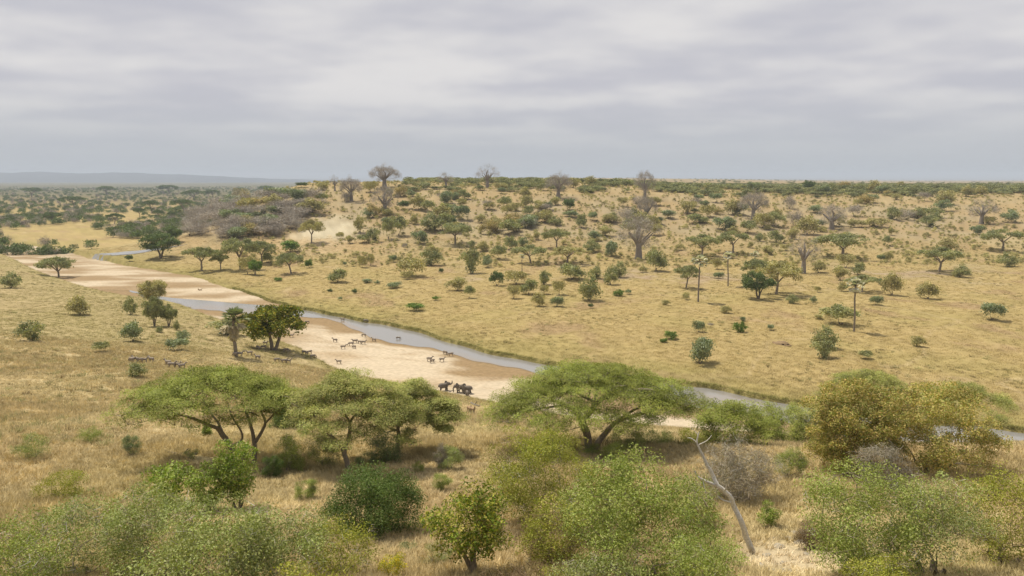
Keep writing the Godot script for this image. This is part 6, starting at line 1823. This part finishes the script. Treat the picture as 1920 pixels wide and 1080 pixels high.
func build_animals():
	var stand := zebra_mesh(false)
	var graze := zebra_mesh(true)
	var impala := impala_mesh()
	elephant("elephant apart on the left of the herd with its trunk raised high", -13.85, 149.50, 0.35, 1.62, "raised", 11)
	elephant("largest elephant, standing broadside with its head lowered towards the left", -9.25, 147.38, 3.04, 1.68, "down", 12)
	elephant("elephant partly hidden behind the largest one, trunk reaching the sand at left", -10.61, 148.34, 3.49, 1.6, "down", 13)
	elephant("young elephant in front of the herd, facing the viewer", -8.92, 145.49, -1.42, 1.12, "curled", 14)
	animal("zebra", stand, -46.98, 195.83, 2.93, 0.78, "standing zebra on the sand behind and left of the crooked acacia", "zebra", "zebras along the river")
	animal("zebra", stand, -42.90, 187.62, 0.29, 0.78, "standing zebra on the sand, nearest behind the crooked acacia", "zebra", "zebras along the river")
	animal("zebra", graze, -40.31, 188.23, 2.46, 0.72, "grazing zebra on the sand, nearest behind the crooked acacia", "zebra", "zebras along the river")
	animal("zebra", graze, -41.79, 191.33, 3.33, 0.82, "grazing zebra on the sand, second nearest behind the crooked acacia", "zebra", "zebras along the river")
	animal("zebra", stand, -41.48, 194.52, 3.62, 0.80, "standing zebra on the sand, second nearest behind the crooked acacia", "zebra", "zebras along the river")
	animal("zebra", stand, -40.08, 193.87, 2.72, 0.72, "standing zebra on the sand, third nearest left of the far bank water", "zebra", "zebras along the river")
	animal("zebra", stand, -38.84, 193.23, -0.09, 0.78, "standing zebra on the sand, second nearest left of the far bank water", "zebra", "zebras along the river")
	animal("zebra", graze, -40.80, 203.34, 2.89, 0.72, "grazing zebra on the sand left of the far bank water", "zebra", "zebras along the river")
	animal("zebra", stand, -36.89, 197.15, 2.73, 0.73, "standing zebra on the sand, nearest left of the far bank water", "zebra", "zebras along the river")
	animal("zebra", graze, -30.85, 200.54, 0.07, 0.70, "grazing zebra in the shallow water in front of the far bank water", "zebra", "zebras along the river")
	animal("zebra", stand, -18.83, 173.06, 3.65, 0.74, "standing zebra on the sand, second nearest behind and left of the elephants", "zebra", "zebras along the river")
	animal("zebra", stand, -19.51, 174.62, 0.10, 0.81, "standing zebra on the sand, third nearest behind and left of the elephants", "zebra", "zebras along the river")
	animal("zebra", stand, -16.54, 174.10, 0.19, 0.76, "standing zebra on the sand, nearest behind and left of the elephants", "zebra", "zebras along the river")
	animal("zebra", graze, -15.05, 180.62, 3.41, 0.74, "grazing zebra in the shallow water, nearest behind the elephants", "zebra", "zebras along the river")
	animal("zebra", graze, -16.51, 182.32, -0.56, 0.77, "grazing zebra in the shallow water, second nearest behind the elephants", "zebra", "zebras along the river")
	animal("zebra", graze, -44.21, 224.17, 0.04, 0.72, "grazing zebra in the shallow water left of the far bank water", "zebra", "zebras along the river")
	animal("zebra", stand, -52.13, 227.85, 3.34, 0.71, "standing zebra in the shallow water left of the far bank water", "zebra", "zebras along the river")
	animal("zebra", stand, -40.57, 172.03, 3.15, 0.74, "standing zebra on the sand left of the crooked acacia", "zebra", "zebras along the river")
	animal("zebra", graze, -57.33, 166.46, -0.65, 0.70, "grazing zebra in the dry grass, second nearest left of the near-bank tree", "zebra", "zebras along the river")
	animal("zebra", graze, -56.78, 168.41, 3.52, 0.75, "grazing zebra in the dry grass, nearest left of the near-bank tree", "zebra", "zebras along the river")
	animal("zebra", stand, -59.56, 178.31, -0.22, 0.73, "standing zebra in the dry grass left of the near-bank tree", "zebra", "zebras along the river")
	animal("zebra", graze, -52.14, 170.24, 0.11, 0.81, "grazing zebra in the dry grass in front and right of the near-bank tree", "zebra", "zebras along the river")
	animal("zebra", graze, -48.53, 172.23, -0.37, 0.82, "grazing zebra on the sand, nearest right of the near-bank tree", "zebra", "zebras along the river")
	animal("zebra", graze, -48.26, 175.36, 3.80, 0.76, "grazing zebra on the sand, third nearest right of the near-bank tree", "zebra", "zebras along the river")
	animal("zebra", graze, -45.74, 169.20, 0.65, 0.78, "grazing zebra on the sand left of the crooked acacia", "zebra", "zebras along the river")
	animal("zebra", graze, -48.78, 152.84, 0.47, 0.75, "grazing zebra in the dry grass in front of the near-bank tree", "zebra", "zebras along the river")
	animal("zebra", stand, -47.49, 153.67, 0.31, 0.75, "standing zebra in the dry grass in front of the near-bank tree", "zebra", "zebras along the river")
	animal("zebra", stand, -46.84, 154.08, -0.00, 0.77, "standing zebra in the dry grass in front and right of the near-bank tree", "zebra", "zebras along the river")
	animal("zebra", stand, -52.10, 150.67, 2.81, 0.73, "standing zebra in the dry grass, second nearest right of the skirted palm", "zebra", "zebras along the river")
	animal("zebra", stand, -54.87, 153.97, 3.52, 0.71, "standing zebra in the dry grass, nearest right of the skirted palm", "zebra", "zebras along the river")
	animal("zebra", stand, -55.31, 149.67, 0.12, 0.82, "standing zebra in the dry grass in front of the skirted palm", "zebra", "zebras along the river")
	animal("zebra", graze, -55.90, 148.65, 2.60, 0.77, "grazing zebra in the dry grass in front of the skirted palm", "zebra", "zebras along the river")
	animal("zebra", stand, -60.21, 201.93, 0.17, 0.71, "standing zebra on the sand right of the near-bank tree", "zebra", "zebras along the river")
	animal("zebra", graze, -61.34, 221.83, 0.33, 0.71, "grazing zebra on the sand, second nearest right of the near-bank tree", "zebra", "zebras along the river")
	animal("zebra", stand, -66.85, 234.20, 3.83, 0.80, "standing zebra in the shallow water behind and right of the near-bank tree", "zebra", "zebras along the river")
	animal("zebra", stand, -89.53, 244.91, 3.45, 0.73, "standing zebra in the shallow water behind the skirted palm", "zebra", "zebras along the river")
	animal("zebra", graze, -67.10, 129.57, 2.59, 0.72, "grazing zebra in the dry grass left of the skirted palm", "zebra", "zebras along the river")
	animal("zebra", stand, -66.61, 130.08, 2.84, 0.76, "standing zebra in the dry grass, eighth nearest left of the skirted palm", "zebra", "zebras along the river")
	animal("zebra", stand, -65.85, 130.04, 3.42, 0.70, "standing zebra in the dry grass, seventh nearest left of the skirted palm", "zebra", "zebras along the river")
	animal("zebra", stand, -65.28, 130.61, 0.10, 0.71, "standing zebra in the dry grass, sixth nearest left of the skirted palm", "zebra", "zebras along the river")
	animal("zebra", stand, -64.74, 132.02, 2.70, 0.73, "standing zebra in the dry grass, fifth nearest left of the skirted palm", "zebra", "zebras along the river")
	animal("zebra", stand, -60.69, 129.64, 2.83, 0.75, "standing zebra in the dry grass, fourth nearest left of the skirted palm", "zebra", "zebras along the river")
	animal("zebra", stand, -58.05, 125.48, 0.06, 0.81, "standing zebra in the dry grass, third nearest left of the skirted palm", "zebra", "zebras along the river")
	animal("zebra", stand, -57.27, 125.77, -0.16, 0.76, "standing zebra in the dry grass, second nearest left of the skirted palm", "zebra", "zebras along the river")
	animal("zebra", stand, -56.24, 125.30, 0.67, 0.70, "standing zebra in the dry grass, nearest left of the skirted palm", "zebra", "zebras along the river")
	animal("impala", impala, -5.92, 101.09, 5.20, 1.0, "impala in front of the elephants by the driftwood", "antelope", "antelopes")
	animal("impala", impala, -5.43, 100.18, 5.35, 1.0, "second impala, nearer the viewer beside the driftwood", "antelope", "antelopes")
	animal("impala", impala, -120.82, 289.15, 0.52, 1.0, "antelope alone on the upstream sandbank", "antelope", "antelopes")
	animal("impala", impala, -122.23, 290.56, 2.02, 1.0, "antelope just left of the lone one on the upstream sandbank", "antelope", "antelopes")


# ------------------------------------------------------------------ small things

func lump(sd: int, r: Vector3, col: Color, rough: float) -> ArrayMesh:
	# a low uneven mound or stone, closed below
	var n := FastNoiseLite.new()
	n.seed = sd
	n.frequency = 0.9
	var pos := PackedVector3Array()
	var cols := PackedColorArray()
	for j in range(9):
		var el := HALF_PI * (j / 8.0)
		for i in range(16):
			var a := TAU * i / 16.0
			var q := Vector3(cos(a) * cos(el), sin(el), sin(a) * cos(el))
			var k := 1.0 + rough * n.get_noise_3dv(q * 1.6) * 2.0
			pos.append(q * r * k)
			cols.append(col * (0.9 + 0.3 * n.get_noise_3dv(q * 4.0)))
	return sheet(pos, cols, 16, true)


func build_small_things():
	var dead := thing("dead_tree", "leaning bare silver-grey dead trunk with broken side limb, above the stony patch", "tree", on_ground(11.45, 33.66, -0.1))
	var grey := Color(0.82, 0.79, 0.73)
	var ends := []
	var dt := Wood.new()
	add_limb(dt, ends, [Vector3(0.06, -0.11, 0.00), Vector3(-0.30, 0.70, -0.10), Vector3(-0.63, 1.55, 0.10), Vector3(-0.92, 2.15, -0.10), Vector3(-1.23, 2.83, 0.00), Vector3(-1.83, 3.39, 0.10), Vector3(-2.02, 3.83, -0.10), Vector3(-2.37, 4.40, 0.00)], 0.15, 0.075, 9, grey)
	part("trunk", dt.mesh(), mats.hide, dead)
	dt = Wood.new()
	add_limb(dt, ends, [Vector3(-2.34, 4.34, 0.00), Vector3(-2.56, 4.81, 0.00), Vector3(-2.74, 5.17, 0.00), Vector3(-2.85, 5.48, 0.00), Vector3(-2.77, 5.95, 0.00)], 0.085, 0.025, 6, grey * 0.9)
	part("branch", dt.mesh(), mats.hide, dead)
	dt = Wood.new()
	add_limb(dt, ends, [Vector3(-1.65, 3.22, 0.00), Vector3(-2.08, 3.45, 0.10), Vector3(-2.57, 3.70, 0.20), Vector3(-2.85, 3.92, 0.30), Vector3(-2.98, 4.18, 0.30)], 0.085, 0.03, 6, grey * 0.9)
	part("branch", dt.mesh(), mats.hide, dead)
	dt = Wood.new()
	add_limb(dt, ends, [Vector3(-1.49, 2.98, 0.00), Vector3(-1.48, 3.28, 0.20), Vector3(-1.49, 3.53, 0.30)], 0.05, 0.025, 6, grey * 0.9)
	part("branch", dt.mesh(), mats.hide, dead)
	dt = Wood.new()
	add_limb(dt, ends, [Vector3(-2.85, 5.43, 0.00), Vector3(-3.08, 5.60, -0.10), Vector3(-3.26, 5.59, -0.20)], 0.03, 0.012, 6, grey * 0.9)
	part("branch", dt.mesh(), mats.hide, dead)
	dt = Wood.new()
	add_limb(dt, ends, [Vector3(-2.75, 5.33, 0.00), Vector3(-2.41, 5.57, 0.10), Vector3(-2.20, 5.83, 0.10)], 0.03, 0.012, 6, grey * 0.9)
	part("branch", dt.mesh(), mats.hide, dead)
	dt = Wood.new()
	add_limb(dt, ends, [Vector3(-1.12, 2.51, 0.00), Vector3(-1.58, 2.70, 0.20), Vector3(-1.84, 2.91, 0.20)], 0.05, 0.02, 6, grey * 0.9)
	part("branch", dt.mesh(), mats.hide, dead)
	dt = Wood.new()
	add_limb(dt, ends, [Vector3(-2.81, 5.79, 0.00), Vector3(-2.97, 5.99, -0.10), Vector3(-3.15, 6.10, 0.00)], 0.02, 0.008, 6, grey * 0.9)
	part("branch", dt.mesh(), mats.hide, dead)
	dt = Wood.new()
	add_limb(dt, ends, [Vector3(-2.57, 3.70, 0.20), Vector3(-2.51, 3.36, 0.40), Vector3(-2.44, 2.99, 0.50)], 0.03, 0.012, 6, grey * 0.9)
	part("branch", dt.mesh(), mats.hide, dead)
	log_between("fallen_log", "long grey fallen log lying in dry grass left of the acacias", -27.13, 57.05, -24.83, 57.07, 0.13, Color(0.21, 0.18, 0.15))
	log_between("driftwood", "grey driftwood branch on the bank below the elephants", -6.94, 123.29, -5.28, 118.24, 0.2, Color(0.27, 0.24, 0.2))
	log_between("driftwood", "pale dead branch lying on the orange slope right of the largest acacia", 11.14, 56.25, 12.71, 56.96, 0.05, Color(0.45, 0.41, 0.34))
	log_between("driftwood", "pale bleached log in dry grass right of the dark dense bush", -3.32, 48.53, -2.01, 49.18, 0.07, Color(0.5, 0.44, 0.34))
	mound("earth_mound", "low brown earth mound on the far plain between the blue-grey and two-lobed bushes", 69.8, 190.9, Vector3(2.6, 1.0, 1.8), Color(0.33, 0.24, 0.14), 5)
	mound("stone", "largest pale stone in the middle of the stony worn patch", 12.83, 33.98, Vector3(0.32, 0.18, 0.26), Color(0.47, 0.42, 0.33), 60)
	mound("stone", "pale stone left of the middle of the stony patch", 11.79, 32.59, Vector3(0.24, 0.13, 0.19), Color(0.47, 0.42, 0.33), 61)
	mound("stone", "stone at the upper side of the stony patch, right of centre", 13.84, 35.44, Vector3(0.22, 0.12, 0.18), Color(0.47, 0.42, 0.33), 62)
	mound("stone", "pale stone beside the dead brown twigs", 14.02, 34.55, Vector3(0.3, 0.17, 0.24), Color(0.47, 0.42, 0.33), 63)
	mound("stone", "stone at the left lower side of the stony patch", 10.93, 30.78, Vector3(0.26, 0.14, 0.21), Color(0.47, 0.42, 0.33), 64)
	mound("stone", "small stone in the lower middle of the stony patch", 12.01, 31.19, Vector3(0.2, 0.11, 0.16), Color(0.47, 0.42, 0.33), 65)
	mound("stone", "topmost pale stone of the stony patch", 14.52, 36.39, Vector3(0.26, 0.14, 0.21), Color(0.47, 0.42, 0.33), 66)
	mound("stone", "tiny stone near the dead trunk's foot", 13.11, 35.61, Vector3(0.16, 0.09, 0.13), Color(0.47, 0.42, 0.33), 67)
	mound("stone", "lowest pale stone of the stony patch", 11.61, 29.75, Vector3(0.28, 0.15, 0.22), Color(0.47, 0.42, 0.33), 68)
	mound("stone", "rightmost small stone of the stony patch", 13.49, 32.43, Vector3(0.2, 0.11, 0.16), Color(0.47, 0.42, 0.33), 69)
	mound("stone", "tiny lower stone left of the lowest pale one", 11.07, 30.00, Vector3(0.16, 0.09, 0.13), Color(0.47, 0.42, 0.33), 70)


func log_between(called: String, label: String, xa: float, da: float, xb: float, db: float, r: float, c: Color):
	var a := on_ground(xa, da, r * 0.6)
	var b := on_ground(xb, db, r * 0.7)
	var w := Wood.new()
	var ends := []
	var o := thing(called, label, "log", a - Vector3(0, r * 0.6, 0))
	var at := Vector3(0, r * 0.6, 0)
	var to := b - a + at
	add_limb(w, ends, [at, at.lerp(to, 0.4) + Vector3(0, 0, r), at.lerp(to, 0.75), to], r, r * 0.45, 8, c)
	part("trunk", w.mesh(), mats.bark, o)
	w = Wood.new()
	add_limb(w, ends, [at.lerp(to, 0.5), at.lerp(to, 0.66) + Vector3(0, r * 2.6, r), at.lerp(to, 0.74) + Vector3(0, r * 4.2, r * 2)], r * 0.4, r * 0.12, 6, c)
	part("branch", w.mesh(), mats.bark, o)


func mound(called: String, label: String, x: float, d: float, r: Vector3, c: Color, sd: int):
	var o := part(numbered(called), lump(sd, r, c, 0.22), mats.hide, self)
	o.position = on_ground(x, d, -r.y * 0.25)
	o.rotation.y = sd * 1.7
	tag(o, label, called.replace("earth_", ""), "stones of the worn patch" if called == "stone" else "")




# ------------------------------------------------------------------ what nobody could count: grass, far woods

func tuft_mesh(sd: int, blades: int, high: float, spread: float, width: float) -> ArrayMesh:
	rng.seed = sd
	var w := Wood.new()
	for k in range(blades):
		var a := rng.randf() * TAU
		var foot := Vector3(cos(a), 0, sin(a)) * spread * sqrt(rng.randf())
		var lean := Vector3(rng.randf_range(-1, 1), 0, rng.randf_range(-1, 1)) * high * 0.85
		var tip := foot + lean + Vector3.UP * high * rng.randf_range(0.6, 1.1)
		var side := lean.cross(Vector3.UP).normalized() * width * 0.5
		var first := w.v.size()
		for p in [foot - side, foot + side, tip]:
			w.v.append(p)
			w.c.append(Color.WHITE * rng.randf_range(0.8, 1.15))
		w.i.append_array(PackedInt32Array([first, first + 1, first + 2]))
	return w.mesh()


func scatter(called: String, mesh: Mesh, mat: Material, rows: PackedFloat32Array) -> MultiMeshInstance3D:
	var mm := MultiMesh.new()
	mm.transform_format = MultiMesh.TRANSFORM_3D
	mm.use_colors = true
	mm.mesh = mesh
	mm.instance_count = rows.size() / 16
	mm.buffer = rows
	var o := MultiMeshInstance3D.new()
	o.name = numbered(called)
	o.multimesh = mm
	o.material_override = mat
	add_child(o)
	o.set_meta("kind", "stuff")
	return o


func row(rows: PackedFloat32Array, at: Vector3, turn: float, sx: float, sy: float, c: Color):
	var co := cos(turn) * sx
	var si := sin(turn) * sx
	rows.append_array(PackedFloat32Array([co, 0, si, at.x, 0, sy, 0, at.y, -si, 0, co, at.z, c.r, c.g, c.b, 1.0]))


func build_grass():
	var near_rows := PackedFloat32Array()
	var mid_rows := PackedFloat32Array()
	rng.seed = 77
	for k in range(240000):
		var f := rng.randf()
		var d := 21.0 + 135.0 * pow(f, 1.35)
		var x := rng.randf_range(-1.0, 1.0) * (0.8 * d + 14.0)
		if d > near_bank(x) - 2.0:
			continue
		var c := soil(x, d)
		# thin on worn ground, where the pale soil shows
		var worn := noise_b.get_noise_2d(x, d)
		if worn > 0.22 + rng.randf() * 0.5:
			continue
		if Vector2((x - 12.6) / 2.7, (d - 32.0) / 3.3).length() < 1.0 and rng.randf() < 0.8:
			continue
		var g := rng.randf_range(0.75, 1.25)
		var tall := 0.7 + 0.6 * ss(0.5 + noise_a.get_noise_2d(x * 2.0 + 90.0, d * 2.0))
		row(near_rows, on_ground(x, d, -0.03), rng.randf() * TAU, rng.randf_range(0.8, 1.3), rng.randf_range(0.6, 1.1) * tall, Color(c.r * g * 1.36, c.g * g * 1.36, c.b * g * 1.40))
	scatter("grass", tuft_mesh(1, 16, 0.42, 0.24, 0.035), mats.blade, near_rows)
	for k in range(130000):
		var f := rng.randf()
		var d := 120.0 + 330.0 * pow(f, 1.25)
		var x := rng.randf_range(-0.76, 0.76) * d
		var fb := far_bank(x)
		if d < fb + 0.4 and d > near_bank(x) - 3.0:
			continue
		if d < 150.0 and d < near_bank(x) and rng.randf() < 0.5:
			continue
		if noise_a.get_noise_2d(x, d) * 0.8 + noise_b.get_noise_2d(x, d) * 0.4 > rng.randf() * 0.9:
			continue
		var c := soil(x, d)
		var g := rng.randf_range(0.72, 1.2)
		var big := 1.0
		if d < fb + 3.0:
			c = c.lerp(Color(0.27, 0.25, 0.085), 0.6)
			big = 0.8
		row(mid_rows, on_ground(x, d, -0.04), rng.randf() * TAU, rng.randf_range(0.8, 1.5) * big, rng.randf_range(0.4, 1.0) * big, Color(c.r * g, c.g * g, c.b * g * 0.92))
	scatter("grass", tuft_mesh(2, 22, 0.34, 0.8, 0.06), mats.blade, mid_rows)
	# scattered coarse tussocks, browner and greener than the rest
	var tussocks := PackedFloat32Array()
	for k in range(15000):
		var d := 60.0 + 350.0 * pow(rng.randf(), 1.2)
		var x := rng.randf_range(-0.76, 0.76) * d
		if d < far_bank(x) + 3.0 and d > near_bank(x) - 3.0:
			continue
		if noise_a.get_noise_2d(x * 1.4 - 300.0, d * 1.4) < rng.randf_range(-0.1, 0.25):
			continue
		var g := rng.randf_range(0.7, 1.15)
		var c := Color(0.30, 0.225, 0.115).lerp(Color(0.26, 0.27, 0.10), rng.randf())
		var s := rng.randf_range(0.6, 1.5)
		row(tussocks, on_ground(x, d, -0.05), rng.randf() * TAU, s, s * 0.8, Color(c.r * g, c.g * g, c.b * g))
	scatter("grass", tuft_mesh(4, 26, 0.5, 0.42, 0.06), mats.blade, tussocks)
	# a thicker green fringe along the far water's edge
	var fringe := PackedFloat32Array()
	for k in range(1800):
		var x := rng.randf_range(-110.0, 110.0)
		var d := far_bank(x) + rng.randf_range(0.6, 1.8)
		var g := rng.randf_range(0.7, 1.3)
		row(fringe, on_ground(x, d, -0.03), rng.randf() * TAU, 1.0, rng.randf_range(0.5, 1.1), Color(0.27 * g, 0.255 * g, 0.085 * g))
	scatter("grass", tuft_mesh(3, 14, 0.5, 0.5, 0.08), mats.blade, fringe)


func far_bush_mesh(sd: int, kind: String) -> ArrayMesh:
	rng.seed = sd
	var lv := Leaves.new()
	for k in range(7):
		var o := ball()
		pad(lv, styles[kind], Vector3(o.x * 1.4, 1.5 + o.y * 0.7, o.z * 1.4), Vector3(0.8, 0.6, 0.8), 6, 0.9)
	return leaves_mesh(lv)


func build_far_woods():
	var dark := PackedFloat32Array()
	var low := PackedFloat32Array()
	var bare := PackedFloat32Array()
	rng.seed = 99
	# the dark belt of bush on top of the plateau, thinning towards the left
	for k in range(16000):
		var d := 610.0 + 900.0 * pow(rng.randf(), 1.6)
		var x := rng.randf_range(-0.14, 0.8) * d
		var a := x / d
		if hill_mask(x, d) < 0.97 or rng.randf() > 0.30 + 0.7 * ss((a + 0.02) / 0.2) or noise_a.get_noise_2d(x * 0.9, d * 0.5) > 0.12 + rng.randf() * 0.2:
			continue
		if d < 622.0 + 0.16 * maxf(x, 0.0) + noise_b.get_noise_2d(x * 0.3, d * 0.3) * 50.0:
			continue
		var s := rng.randf_range(0.7, 1.4) + 1.1 * pow(rng.randf(), 7.0)
		row(dark, on_ground(x, d, -0.1), rng.randf() * TAU, s * 1.9, s * 1.25, Color.WHITE * rng.randf_range(0.6, 1.05))
	# thin trees far off on the plateau
	for k in range(1500):
		var d := 1500.0 + 6500.0 * rng.randf()
		var x := rng.randf_range(-0.1, 0.8) * d
		if noise_a.get_noise_2d(x * 0.05, d * 0.03) < 0.0 or hill_mask(x, d) < 0.97:
			continue
		var s := rng.randf_range(1.0, 2.2)
		row(dark, on_ground(x, d, -0.1), rng.randf() * TAU, s * 1.8, s * 1.3, Color.WHITE * rng.randf_range(0.7, 1.0))
	# woods on the low ground to the left of the hill
	for k in range(9000):
		var d := 430.0 + 3600.0 * pow(rng.randf(), 1.7)
		var x := rng.randf_range(-0.8, -0.12) * d
		if hill_mask(x, d) > 0.12 or noise_a.get_noise_2d(x * 0.45 + 60.0, d * 0.3) < (0.11 if d < 640.0 else -0.08) - rng.randf() * 0.1:
			continue
		var s := rng.randf_range(0.8, 1.9)
		if rng.randf() < 0.25:
			row(bare, on_ground(x, d, -0.1), rng.randf() * TAU, s * 1.4, s * 1.3, Color.WHITE * rng.randf_range(0.7, 1.1))
		else:
			row(low, on_ground(x, d, -0.1), rng.randf() * TAU, s * 1.7, s * 1.3, Color.WHITE * rng.randf_range(0.7, 1.2))
	# low scrub all over the hill, too small to count
	var scrub := PackedFloat32Array()
	for k in range(12000):
		var d := 360.0 + 380.0 * rng.randf()
		var x := rng.randf_range(-0.36, 0.8) * d
		if hill_mask(x, d) < 0.25 or d < 350.0 + 0.1 * maxf(x, 0.0) or noise_b.get_noise_2d(x * 0.35, d * 0.35) > 0.02 + rng.randf() * 0.3:
			continue
		if Vector2((x + 113.0) / 17.0, (d - 462.0) / 40.0).length() < 1.1:
			continue
		var s := rng.randf_range(0.12, 0.5) + 0.6 * pow(rng.randf(), 4.0)
		row(scrub, on_ground(x, d, -0.05), rng.randf() * TAU, s * 1.3, s, Color.WHITE * rng.randf_range(0.7, 1.3))
	scatter("far_woods", far_bush_mesh(1, "mid_green"), mats.leaf, dark)
	scatter("far_woods", far_bush_mesh(2, "mid_dark"), mats.leaf, low)
	scatter("far_woods", far_bush_mesh(3, "mid_twigs"), mats.twig, bare)
	scatter("scrub", far_bush_mesh(4, "mid_olive"), mats.leaf, scrub)
